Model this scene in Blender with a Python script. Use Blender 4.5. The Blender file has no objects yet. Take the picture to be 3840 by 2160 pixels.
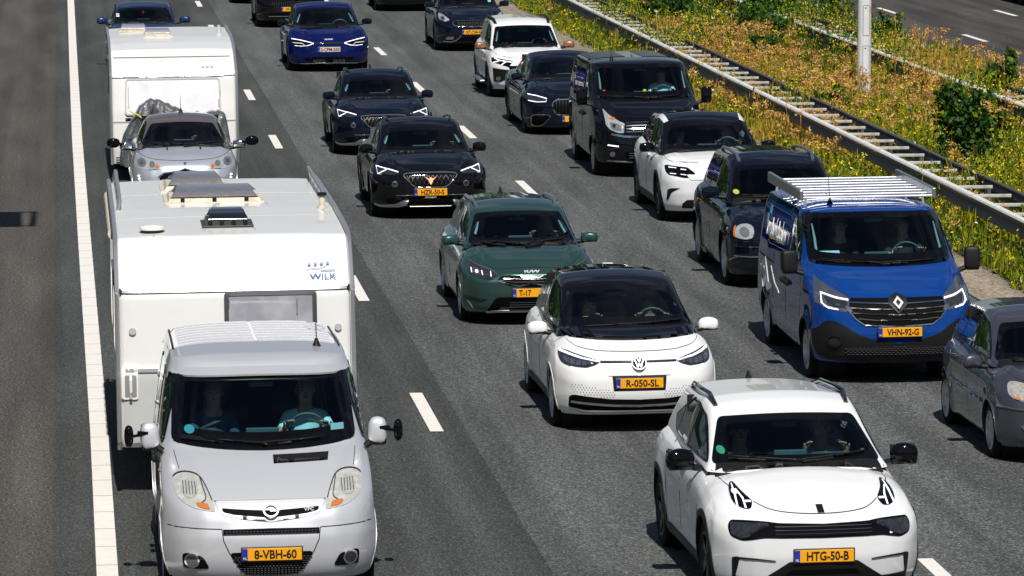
import bpy, bmesh, math, random
import numpy as np
from mathutils import Vector, Matrix, Euler
from mathutils.bvhtree import BVHTree
from mathutils.geometry import delaunay_2d_cdt
random.seed(7); rng = np.random.default_rng(11)
scene = bpy.context.scene
COL = scene.collection
R = math.radians

# ---------------------------------------------------------------- camera, sky, sun, exposure
CAM_H = 7.45
cam = bpy.data.cameras.new('camera'); co = bpy.data.objects.new('camera', cam); COL.objects.link(co)
cam.sensor_width = 36; cam.lens = 162.11; cam.clip_start = 1; cam.clip_end = 4000
co.location = (0, 0, CAM_H)
co.rotation_euler = (R(90 - 6.6455), 0, R(-5.5899))
scene.camera = co
SUN_TO = Vector((0.006, -0.76, 1.0)).normalized()          # direction towards the sun: behind the camera
w = bpy.data.worlds.new('World'); scene.world = w; w.use_nodes = True
nt = w.node_tree; nt.nodes.clear()
def N(nt, t, **k):
    n = nt.nodes.new(t)
    for a, b in k.items():
        if a.startswith('i_'): n.inputs[a[2:].replace('_', ' ')].default_value = b
        else: setattr(n, a, b)
    return n
out = N(nt, 'ShaderNodeOutputWorld'); bg = N(nt, 'ShaderNodeBackground'); bg.inputs['Strength'].default_value = 0.05
sky = N(nt, 'ShaderNodeTexSky', sky_type='NISHITA', sun_disc=False)
sky.sun_elevation = math.asin(SUN_TO.z); sky.sun_rotation = math.atan2(SUN_TO.x, SUN_TO.y)
sky.air_density = 1.0; sky.dust_density = 0.3; sky.ozone_density = 2.5
tc = N(nt, 'ShaderNodeTexCoord'); mp = N(nt, 'ShaderNodeMapping'); mp.inputs['Scale'].default_value = (1.2, 1.2, 3.6)
ns = N(nt, 'ShaderNodeTexNoise'); ns.inputs['Scale'].default_value = 3.2; ns.inputs['Detail'].default_value = 9; ns.inputs['Roughness'].default_value = .58
cr = N(nt, 'ShaderNodeValToRGB'); cr.color_ramp.elements[0].position = .50; cr.color_ramp.elements[1].position = .63
mx = N(nt, 'ShaderNodeMix', data_type='RGBA'); mx.inputs[7].default_value = (5.4, 5.8, 6.6, 1)
L = nt.links.new
sx_ = N(nt, 'ShaderNodeSeparateXYZ'); er = N(nt, 'ShaderNodeMapRange'); er.inputs[1].default_value = .42; er.inputs[2].default_value = .80; er.inputs[3].default_value = 1.0; er.inputs[4].default_value = .45
cm = N(nt, 'ShaderNodeMath', operation='MULTIPLY'); L(tc.outputs['Generated'], sx_.inputs[0]); L(sx_.outputs[2], er.inputs[0]); L(er.outputs[0], cm.inputs[1])
L(tc.outputs['Generated'], mp.inputs[0]); L(mp.outputs[0], ns.inputs[0]); L(ns.outputs[0], cr.inputs[0]); L(cr.outputs[0], cm.inputs[0]); hz = N(nt, 'ShaderNodeMapRange'); hz.inputs[1].default_value = .0; hz.inputs[2].default_value = .30; hz.inputs[3].default_value = .35; hz.inputs[4].default_value = .0; L(sx_.outputs[2], hz.inputs[0]); cx = N(nt, 'ShaderNodeMath', operation='MAXIMUM'); L(hz.outputs[0], cx.inputs[0]); L(cm.outputs[0], cx.inputs[1]); L(cx.outputs[0], mx.inputs[0])
L(sky.outputs[0], mx.inputs[6]); L(mx.outputs[2], bg.inputs[0]); L(bg.outputs[0], out.inputs[0])
sd = bpy.data.lights.new('sun', 'SUN'); sd.energy = 5.0; sd.angle = R(.53); sd.color = (1, .955, .88)
so = bpy.data.objects.new('sun', sd); COL.objects.link(so)
so.rotation_euler = (-SUN_TO).to_track_quat('-Z', 'Y').to_euler(); so.location = (0, -20, 60)
vs = scene.view_settings; vs.view_transform = 'Standard'; vs.look = 'None'; vs.exposure = 0.0; vs.gamma = 1; vs.use_curve_mapping = False

# ---------------------------------------------------------------- materials
MATS = {}
def mat(name, color, rough=.5, metal=0., coat=0., emit=0., spec=.5, noise=None, bump=None, coatr=.03):
    if name in MATS: return MATS[name]
    m = bpy.data.materials.new(name); m.use_nodes = True; nt = m.node_tree
    b = nt.nodes['Principled BSDF']
    c = tuple(color) + (1,) if len(color) == 3 else color
    b.inputs['Base Color'].default_value = c; b.inputs['Roughness'].default_value = rough
    b.inputs['Metallic'].default_value = metal; b.inputs['Coat Weight'].default_value = coat
    b.inputs['Coat Roughness'].default_value = coatr; b.inputs['Specular IOR Level'].default_value = spec
    if emit: b.inputs['Emission Color'].default_value = c; b.inputs['Emission Strength'].default_value = emit
    if noise:      # (scale, amount, second colour): irregular dirt / tone
        tcx = N(nt, 'ShaderNodeTexCoord'); no = N(nt, 'ShaderNodeTexNoise'); no.inputs['Scale'].default_value = noise[0]; no.inputs['Detail'].default_value = 6
        r = N(nt, 'ShaderNodeValToRGB'); r.color_ramp.elements[0].position = .45 - noise[1] * .0; r.color_ramp.elements[1].position = .75
        mi = N(nt, 'ShaderNodeMix', data_type='RGBA'); mi.inputs[6].default_value = c; mi.inputs[7].default_value = tuple(noise[2]) + (1,)
        mu = N(nt, 'ShaderNodeMath', operation='MULTIPLY'); mu.inputs[1].default_value = noise[1]
        nt.links.new(tcx.outputs['Object'], no.inputs[0]); nt.links.new(no.outputs[0], r.inputs[0]); nt.links.new(r.outputs[0], mu.inputs[0])
        nt.links.new(mu.outputs[0], mi.inputs[0]); nt.links.new(mi.outputs[2], b.inputs['Base Color'])
    if bump:       # (scale, strength, distance)
        tcx = N(nt, 'ShaderNodeTexCoord'); no = N(nt, 'ShaderNodeTexNoise'); no.inputs['Scale'].default_value = bump[0]; no.inputs['Detail'].default_value = 4
        bu = N(nt, 'ShaderNodeBump'); bu.inputs['Strength'].default_value = bump[1]; bu.inputs['Distance'].default_value = bump[2]
        nt.links.new(tcx.outputs['Object'], no.inputs[0]); nt.links.new(no.outputs[0], bu.inputs['Height']); nt.links.new(bu.outputs[0], b.inputs['Normal'])
    MATS[name] = m; return m
def paint(name, color, metal=.0, rough=.35, flake=False):
    m = mat(name, color, rough=rough if metal else .6, metal=metal, coat=1.0, coatr=.02, spec=.5 if metal else .0, noise=(2.2, .12, tuple(c * .82 + .01 for c in color)))
    return m
def glass_mat(name, tint, refl=1.5):
    if name in MATS: return MATS[name]
    m = bpy.data.materials.new(name); m.use_nodes = True; nt = m.node_tree; nt.nodes.clear()
    o = N(nt, 'ShaderNodeOutputMaterial'); tr = N(nt, 'ShaderNodeBsdfTransparent'); tr.inputs[0].default_value = tint + (1,)
    gl = N(nt, 'ShaderNodeBsdfGlossy'); gl.inputs['Roughness'].default_value = .015; gl.inputs[0].default_value = (.9, .95, 1, 1)
    fr = N(nt, 'ShaderNodeFresnel'); fr.inputs[0].default_value = refl; mi = N(nt, 'ShaderNodeMixShader')
    nt.links.new(fr.outputs[0], mi.inputs[0]); nt.links.new(tr.outputs[0], mi.inputs[1]); nt.links.new(gl.outputs[0], mi.inputs[2]); nt.links.new(mi.outputs[0], o.inputs[0])
    MATS[name] = m; return m
BLACK = mat('black_plastic', (.009, .009, .010), .5, spec=.25, bump=(180, .15, .002))
GLOSSBLACK = mat('gloss_black', (.006, .006, .007), .12, coat=.6)
FRIT = mat('glass_border_black', (.003, .003, .004), .1, coat=.45, spec=.1)
VOID = mat('deep_black', (.004, .004, .004), .9)
RUB = mat('tyre_rubber', (.009, .009, .009), .85, spec=.2, bump=(60, .3, .004))
SILV = mat('alloy_silver', (.55, .56, .58), .28, metal=.9)
DKAL = mat('alloy_dark', (.05, .05, .055), .3, metal=.8)
CHR = mat('chrome', (.8, .81, .83), .10, metal=1); BADGE = mat('badge_bright', (.70, .71, .74), .35, metal=.35)
SATIN = mat('satin_silver_trim', (.5, .51, .53), .3, metal=.9)
GLASS = glass_mat('windscreen_glass', (.62, .88, .92), 1.45)
SIDEGL = mat('side_window_glass', (.006, .012, .012), .03, coat=1, spec=.9)
DASH = mat('dashboard_grey', (.045, .075, .085), .7, bump=(90, .3, .002))
SEAT = mat('seat_dark_cloth', (.02, .02, .024), .9)
SPEC_ = 0
DRL = mat('lamp_lit_strip', (.95, .93, 1), .3, emit=.85)
LENS = mat('lamp_reflector', (.42, .44, .47), .12, metal=.9, coat=1)
CLEARL = mat('clear_lamp_lens', (.46, .48, .50), .12, metal=.25, coat=1, noise=(34, .75, (.16, .17, .18)))
LENSD = mat('lamp_dark_housing', (.02, .022, .026), .08, coat=1, noise=(30, .6, (.05, .053, .06)))
HAZY = mat('hazed_lamp_lens', (.42, .43, .40), .16, coat=1, noise=(14, .9, (.62, .62, .57)))
AMB = mat('amber_indicator', (.55, .16, .03), .25, coat=1)
YEL = mat('plate_yellow', (.86, .37, .004), .4)
WPL = mat('plate_white', (.62, .55, .52), .4)
BLU = mat('plate_blue_band', (.01, .03, .35), .4)
INK = mat('plate_black_characters', (.01, .01, .01), .5)
WHT = mat('white_lettering', (.8, .8, .8), .5)
MESH = mat('grille_dark', (.004, .004, .004), .6, spec=.04)

# ---------------------------------------------------------------- helpers
def tag(o, label=None, cat=None, group=None, kind=None):
    if label: o['label'] = label
    if cat: o['category'] = cat
    if group: o['group'] = group
    if kind: o['kind'] = kind
    return o
def mkobj(name, verts, faces, m, parent=None, smooth=True, mats=None, fm=None):
    me = bpy.data.meshes.new(name); me.from_pydata([tuple(v) for v in verts], [], [tuple(int(i) for i in f) for f in faces])
    for q in (mats or [m]): me.materials.append(q)
    if fm is not None: me.polygons.foreach_set('material_index', fm)
    if smooth: me.polygons.foreach_set('use_smooth', [True] * len(me.polygons))
    me.update()
    o = bpy.data.objects.new(name, me); COL.objects.link(o)
    if parent: o.parent = parent
    return o
def empty(name, loc=(0, 0, 0), rot=(0, 0, 0)):
    o = bpy.data.objects.new(name, None); COL.objects.link(o); o.location = loc; o.rotation_euler = rot; o.empty_display_size = .2; return o
class MB:
    """collects shapes, builds ONE mesh object"""
    def __init__(s): s.v = []; s.f = []
    def add(s, vs, fs):
        b = len(s.v); s.v += [tuple(p) for p in vs]; s.f += [tuple(i + b for i in f) for f in fs]; return s
    def box(s, c, d, rot=None):
        x, y, z = (q / 2 for q in d); vs = [Vector((sx * x, sy * y, sz * z)) for sx in (-1, 1) for sy in (-1, 1) for sz in (-1, 1)]
        if rot: M = Euler(rot).to_matrix(); vs = [M @ v for v in vs]
        return s.add([v + Vector(c) for v in vs], [(0, 1, 3, 2), (4, 6, 7, 5), (0, 4, 5, 1), (2, 3, 7, 6), (0, 2, 6, 4), (1, 5, 7, 3)])
    def rbox(s, c, d, r=.01, rot=None):
        bm = bmesh.new(); bmesh.ops.create_cube(bm, size=1); bmesh.ops.scale(bm, vec=d, verts=bm.verts)
        bmesh.ops.bevel(bm, geom=bm.edges[:], offset=r, segments=2, affect='EDGES', profile=.5)
        M = Matrix.Translation(c) @ (Euler(rot).to_matrix().to_4x4() if rot else Matrix())
        bm.verts.index_update(); vs = [M @ v.co for v in bm.verts]; fs = [[v.index for v in f.verts] for f in bm.faces]; bm.free(); return s.add(vs, fs)
    def tube(s, pts, r, n=8, cap=True):
        pts = [Vector(p) for p in pts]; rs = r if isinstance(r, (list, tuple)) else [r] * len(pts); b = len(s.v); up = Vector((0, 0, 1))
        for i, p in enumerate(pts):
            t = (pts[min(i + 1, len(pts) - 1)] - pts[max(i - 1, 0)]).normalized()
            a = t.cross(up if abs(t.z) < .95 else Vector((1, 0, 0))).normalized(); c = a.cross(t)
            for k in range(n):
                q = 2 * math.pi * k / n; s.v.append(tuple(p + (a * math.cos(q) + c * math.sin(q)) * rs[i]))
        for i in range(len(pts) - 1):
            for k in range(n): s.f.append((b + i * n + k, b + i * n + (k + 1) % n, b + (i + 1) * n + (k + 1) % n, b + (i + 1) * n + k))
        if cap: s.f.append(tuple(b + k for k in range(n))[::-1]); s.f.append(tuple(b + (len(pts) - 1) * n + k for k in range(n)))
        return s
    def lathe(s, prof, c, axis='x', n=28):
        """prof: (radius, offset along axis)"""
        b = len(s.v)
        for r, h in prof:
            for k in range(n):
                q = 2 * math.pi * k / n; a, d = r * math.cos(q), r * math.sin(q)
                p = (h, a, d) if axis == 'x' else ((a, h, d) if axis == 'y' else (a, d, h))
                s.v.append((c[0] + p[0], c[1] + p[1], c[2] + p[2]))
        for i in range(len(prof) - 1):
            for k in range(n): s.f.append((b + i * n + k, b + i * n + (k + 1) % n, b + (i + 1) * n + (k + 1) % n, b + (i + 1) * n + k))
        return s
    def prism(s, pts, h0, h1, axis='z'):
        n = len(pts); b = len(s.v)
        for h in (h0, h1):
            for a, d in pts: s.v.append((a, d, h) if axis == 'z' else ((a, h, d) if axis == 'y' else (h, a, d)))
        s.f.append(tuple(b + i for i in range(n))[::-1]); s.f.append(tuple(b + n + i for i in range(n)))
        for i in range(n): s.f.append((b + i, b + (i + 1) % n, b + n + (i + 1) % n, b + n + i))
        return s
    def build(s, name, m, parent=None, smooth=False, fix=True, loc=None):
        o = mkobj(name, s.v, s.f, m, parent, smooth)
        if fix:
            bm = bmesh.new(); bm.from_mesh(o.data); bmesh.ops.recalc_face_normals(bm, faces=bm.faces); bm.to_mesh(o.data); bm.free()
        if smooth: shade_angle(o, 38)
        if loc is not None: o.location = loc
        return o
def shade_angle(o, deg):
    me = o.data; bm = bmesh.new(); bm.from_mesh(me); a = R(deg)
    for e in bm.edges:
        e.smooth = not (len(e.link_faces) == 2 and e.calc_face_angle(0) > a)
    for f in bm.faces: f.smooth = True
    bm.to_mesh(me); bm.free()

def itp(tab):
    a = np.array(tab, float); return lambda q: np.interp(q, a[:, 0], a[:, 1])
def cubesurf(nu, nv, nw):
    idx = {}; P = []
    def g(i, j, k):
        if (i, j, k) not in idx: idx[(i, j, k)] = len(P); P.append((i, j, k))
        return idx[(i, j, k)]
    F = []; kinds = []
    for i in range(nu):
        for k in range(nw):
            F.append((g(i, 0, k), g(i + 1, 0, k), g(i + 1, 0, k + 1), g(i, 0, k + 1))); kinds.append('F')
            F.append((g(i, nv, k), g(i, nv, k + 1), g(i + 1, nv, k + 1), g(i + 1, nv, k))); kinds.append('R')
    for j in range(nv):
        for k in range(nw):
            F.append((g(0, j, k), g(0, j, k + 1), g(0, j + 1, k + 1), g(0, j + 1, k))); kinds.append('S')
            F.append((g(nu, j, k), g(nu, j + 1, k), g(nu, j + 1, k + 1), g(nu, j, k + 1))); kinds.append('S')
    for i in range(nu):
        for j in range(nv):
            F.append((g(i, j, nw), g(i + 1, j, nw), g(i + 1, j + 1, nw), g(i, j + 1, nw))); kinds.append('T')
            F.append((g(i, j, 0), g(i, j + 1, 0), g(i + 1, j + 1, 0), g(i + 1, j, 0))); kinds.append('B')
    return np.array(P, float), F, kinds
def smooth_verts(V, F, n, lam=.5):
    E = set()
    for f in F:
        for a in range(len(f)):
            p, q = f[a], f[(a + 1) % len(f)]; E.add((min(p, q), max(p, q)))
    E = np.array(list(E)); deg = np.zeros(len(V)); np.add.at(deg, E[:, 0], 1); np.add.at(deg, E[:, 1], 1)
    for it in range(n):
        S = np.zeros_like(V); np.add.at(S, E[:, 0], V[E[:, 1]]); np.add.at(S, E[:, 1], V[E[:, 0]])
        V = V * (1 - lam) + lam * S / deg[:, None]
        if it % 2: pass
    return V
def hull(T, E, B, F, Rr, PF, PR, WY, SX, n=(28, 60, 18), sm=3, L=4.4, pw=2.2, disp=None):
    T, E, B, F, Rr, PF, PR, WY, SX = [itp(q) for q in (T, E, B, F, Rr, PF, PR, WY, SX)]
    nu, nv, nw = n; P, faces, kinds = cubesurf(nu, nv, nw)
    zz = np.linspace(B(0), T(0.0) if T(F(9)) is None else T(F(9)), 400); yy = F(zz)
    arc = np.concatenate([[0], np.cumsum(np.hypot(np.diff(zz), np.diff(yy)))]); arc /= arc[-1]; wn = (zz - zz[0]) / (zz[-1] - zz[0])
    wk = np.interp(np.linspace(0, 1, nw + 1), arc, wn)
    t = P[:, 0] / nu * 2 - 1; u = np.sign(t) * np.abs(t) ** .86
    v = P[:, 1] / nv; v = np.interp(v, [0, .12, .88, 1], [0, .085, .915, 1]); w = wk[P[:, 2].astype(int)]
    y = v * L; z = w * 1.0
    for _ in range(12):
        top = T(y) + (E(y) - T(y)) * np.abs(u) ** pw
        z = B(y) + w * (top - B(y))
        y = y * .3 + .7 * ((1 - v) * (F(z) + PF(np.abs(u))) + v * (Rr(z) - PR(np.abs(u))))
    x = u * WY(y) * SX(w)
    V = np.stack([x, y, z], 1)
    if disp is not None: V = disp(V)
    V = smooth_verts(V, faces, sm)
    return V, faces, kinds
def inpoly(pts, x, y):
    r = False; n = len(pts); j = n - 1
    for i in range(n):
        xi, yi = pts[i]; xj, yj = pts[j]
        if (yi > y) != (yj > y) and x < (xj - xi) * (y - yi) / (yj - yi) + xi: r = not r
        j = i
    return r
def rnd(pts, r, n=4):
    """round the corners of a polygon"""
    out = []; m = len(pts)
    for i in range(m):
        p = Vector(pts[i]).to_2d(); a = Vector(pts[i - 1]).to_2d() - p; b = Vector(pts[(i + 1) % m]).to_2d() - p
        ra = min(r, a.length * .45); rb = min(r, b.length * .45); pa = p + a.normalized() * ra; pb = p + b.normalized() * rb
        for k in range(n + 1):
            t = k / n; q = pa * (1 - t) ** 2 + p * 2 * t * (1 - t) + pb * t * t; out.append((q.x, q.y))
    return out
def inset(pts, d):
    m = len(pts); A = sum(pts[i][0] * pts[(i + 1) % m][1] - pts[(i + 1) % m][0] * pts[i][1] for i in range(m)); sg = 1 if A > 0 else -1; out = []
    for i in range(m):
        p = Vector(pts[i]); a = (p - Vector(pts[i - 1])); b = (Vector(pts[(i + 1) % m]) - p)
        if a.length < 1e-7: a = b
        if b.length < 1e-7: b = a
        na = Vector((-a.y, a.x)).normalized() * sg; nb = Vector((-b.y, b.x)).normalized() * sg; h = (na + nb)
        if h.length < 1e-4: h = na
        h.normalize(); k = max(.45, h.dot(na)); q = p + h * d / k; out.append((q.x, q.y))
    return out
def stroke(pts, w):
    """polyline -> closed outline of a strip of width w (number or list)"""
    m = len(pts); ws = w if isinstance(w, (list, tuple)) else [w] * m; Lf = []; Rt = []
    for i in range(m):
        t = Vector(pts[min(i + 1, m - 1)]) - Vector(pts[max(i - 1, 0)]); nrm = Vector((-t.y, t.x)).normalized() * ws[i] / 2; p = Vector(pts[i])
        Lf.append(tuple(p + nrm)); Rt.append(tuple(p - nrm))
    return Lf + Rt[::-1]
def patch(bvh, pts, axis, m, name, parent=None, off=.004, thick=.012, grid=.05, holes=(), mir=False, flip=False):
    """a piece cut to an outline (metres, in front / side / top elevation) that lies on the car's surface, with real thickness"""
    if mir and axis in ('F', 'T'): pts = [(-a, b) for a, b in pts]; holes = [[(-a, b) for a, b in h] for h in holes]
    vs = []; ed = []
    for loop in [pts] + list(holes):
        b0 = len(vs); mm = len(loop)
        for i in range(mm):
            a = Vector(loop[i]); c = Vector(loop[(i + 1) % mm]); k = max(1, int((c - a).length / grid))
            for q in range(k): vs.append(a.lerp(c, q / k))
        for i in range(b0, len(vs)): ed.append((i, i + 1 if i + 1 < len(vs) else b0))
    xs = [p.x for p in vs]; ys = [p.y for p in vs]; g = grid
    X = np.arange(min(xs) + g / 2, max(xs), g); Y = np.arange(min(ys) + g / 2, max(ys), g)
    for a in X:
        for b in Y:
            if inpoly(pts, a, b) and not any(inpoly(h, a, b) for h in holes):
                if min((v.x - a) ** 2 + (v.y - b) ** 2 for v in vs[:400]) > (g * .35) ** 2: vs.append(Vector((a, b)))
    r = delaunay_2d_cdt(vs, ed, [], 0, 1e-6); V2 = r[0]; tris = r[2]
    tris = [t for t in tris if (lambda c: inpoly(pts, c.x, c.y) and not any(inpoly(h, c.x, c.y) for h in holes))(sum((V2[i] for i in t), Vector((0, 0))) / len(t))]
    P = []; Nn = []; ok = []
    for p in V2:
        if axis == 'F': o, d = Vector((p.x, -6, p.y)), Vector((0, 1, 0))
        elif axis == 'L': o, d = Vector((-6, p.x, p.y)), Vector((1, 0, 0))
        elif axis == 'R': o, d = Vector((6, p.x, p.y)), Vector((-1, 0, 0))
        else: o, d = Vector((p.x, p.y, 8)), Vector((0, 0, -1))
        h, nn, _, _ = bvh.ray_cast(o, d)
        if h is None: P.append(Vector()); Nn.append(Vector((0, 0, 1))); ok.append(False)
        else:
            if nn.dot(d) > 0: nn = -nn
            P.append(h); Nn.append(nn); ok.append(True)
    tris = [t for t in tris if all(ok[i] for i in t)]
    # smooth the offset normals
    acc = [n.copy() for n in Nn]
    for t in tris:
        for i in t:
            for j in t: acc[i] = acc[i] + Nn[j]
    acc = [a.normalized() for a in acc]
    P2 = [P[i] + acc[i] * off for i in range(len(P))]
    used = sorted({i for t in tris for i in t}); mp_ = {i: k for k, i in enumerate(used)}; V = [P2[i] for i in used]; NN = [acc[i] for i in used]; F = []
    for t in tris:
        t = [mp_[i] for i in t]; nrm = (V[t[1]] - V[t[0]]).cross(V[t[2]] - V[t[0]])
        if nrm.dot(NN[t[0]]) < 0: t = t[::-1]
        F.append(tuple(t))
    cnt = {}
    for f in F:
        for a in range(len(f)):
            p, q = f[a], f[(a + 1) % len(f)]; cnt[(p, q)] = cnt.get((p, q), 0) + 1
    base = len(V); low = {}
    for (p, q) in list(cnt):
        if (q, p) not in cnt:
            for k in (p, q):
                if k not in low: low[k] = len(V); V.append(V[k] - NN[k] * thick)
            F.append((q, p, low[p], low[q]))
    if not F: return None
    ob = mkobj(name, V, F, m, parent)
    shade_angle(ob, 50)
    return ob
_font = None
def text(s, width, height, m, name, parent, loc, rot=(math.pi / 2, 0, 0), ext=.003, bold=.0, shear=0, scale=1.0):
    cu = bpy.data.curves.new(name, 'FONT'); cu.body = s; cu.size = 1; cu.extrude = ext * 1; cu.offset = bold; cu.align_x = 'CENTER'; cu.align_y = 'CENTER'; cu.shear = shear; cu.resolution_u = 3
    o = bpy.data.objects.new(name, cu); me = bpy.data.meshes.new_from_object(o); bpy.data.objects.remove(o); bpy.data.curves.remove(cu)
    co_ = np.array([v.co[:] for v in me.vertices]); mn = co_.min(0); mxx = co_.max(0); c = (mn + mxx) / 2; sz = mxx - mn
    k = np.array([width / sz[0], height / sz[1], 1.0]); co_ = (co_ - c) * k
    me.vertices.foreach_set('co', co_.ravel()); me.materials.append(m); me.name = name; me.update()
    o = bpy.data.objects.new(name, me); COL.objects.link(o); o.parent = parent; o.location = loc; o.rotation_euler = rot
    return o
# ---------------------------------------------------------------- vehicles: builder
def superell(mb, c, d, e=.7, n=14, rot=None, cut=None):
    M = Euler(rot).to_matrix() if rot else Matrix.Identity(3); vs = []; fs = []
    pw = lambda a: math.copysign(abs(a) ** e, a)
    for i in range(n + 1):
        la = -math.pi / 2 + math.pi * i / n
        for j in range(2 * n):
            lo = math.pi * j / n
            p = Vector((pw(math.cos(la)) * pw(math.cos(lo)) * d[0] / 2, pw(math.cos(la)) * pw(math.sin(lo)) * d[1] / 2, pw(math.sin(la)) * d[2] / 2))
            if cut: p = cut(p)
            vs.append(M @ p + Vector(c))
    for i in range(n):
        for j in range(2 * n): fs.append((i * 2 * n + j, i * 2 * n + (j + 1) % (2 * n), (i + 1) * 2 * n + (j + 1) % (2 * n), (i + 1) * 2 * n + j))
    return mb.add(vs, fs)

def wheel_meshes(r, style):
    wd = .21; ri = r * style.get('rr', .68)
    t = MB(); t.lathe([(ri, -wd / 2 + .01), (ri + .02, -wd / 2), (r - .03, -wd / 2 + .005), (r - .008, -wd / 2 + .025), (r, -wd / 2 + .06), (r, wd / 2 - .06), (r - .008, wd / 2 - .025), (r - .03, wd / 2 - .005), (ri + .02, wd / 2), (ri, wd / 2 - .01), (ri, -wd / 2 + .01)], (0, 0, 0), 'x', 40)
    g = MB(); g.lathe([(ri + .004, -wd / 2 + .004), (ri - .012, -wd / 2 + .0), (ri - .022, -wd / 2 + .03), (ri - .03, wd / 2)], (0, 0, 0), 'x', 36)
    n = style.get('n', 5); ww = style.get('w', .055); x0 = -wd / 2 + .012
    for k in range(n):
        for dq in ((-style['v'], style['v']) if style.get('v') else (0,)):
            a = 2 * math.pi * k / n; a2 = a + dq
            p0 = Vector((x0 + .012, math.cos(a) * .05, math.sin(a) * .05)); p1 = Vector((x0, math.cos(a2) * (ri - .012), math.sin(a2) * (ri - .012)))
            t_ = (p1 - p0).normalized(); s_ = Vector((1, 0, 0)).cross(t_) * ww / 2; dd = Vector((.03, 0, 0))
            k0 = 1.0; k1 = style.get('taper', .8)
            g.add([p0 - s_ * k0, p0 + s_ * k0, p1 + s_ * k1, p1 - s_ * k1, p0 - s_ * k0 + dd, p0 + s_ * k0 + dd, p1 + s_ * k1 + dd, p1 - s_ * k1 + dd], [(0, 1, 2, 3), (4, 7, 6, 5), (0, 4, 5, 1), (1, 5, 6, 2), (2, 6, 7, 3), (3, 7, 4, 0)])
    g.lathe([(.001, x0 - .004), (.03, x0 - .004), (.06, x0 + .008), (.065, x0 + .03)], (0, 0, 0), 'x', 18)
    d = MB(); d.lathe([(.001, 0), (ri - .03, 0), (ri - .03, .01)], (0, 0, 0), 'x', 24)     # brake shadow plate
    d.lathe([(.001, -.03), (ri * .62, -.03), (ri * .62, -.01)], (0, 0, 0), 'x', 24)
    return t, g, d

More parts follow.
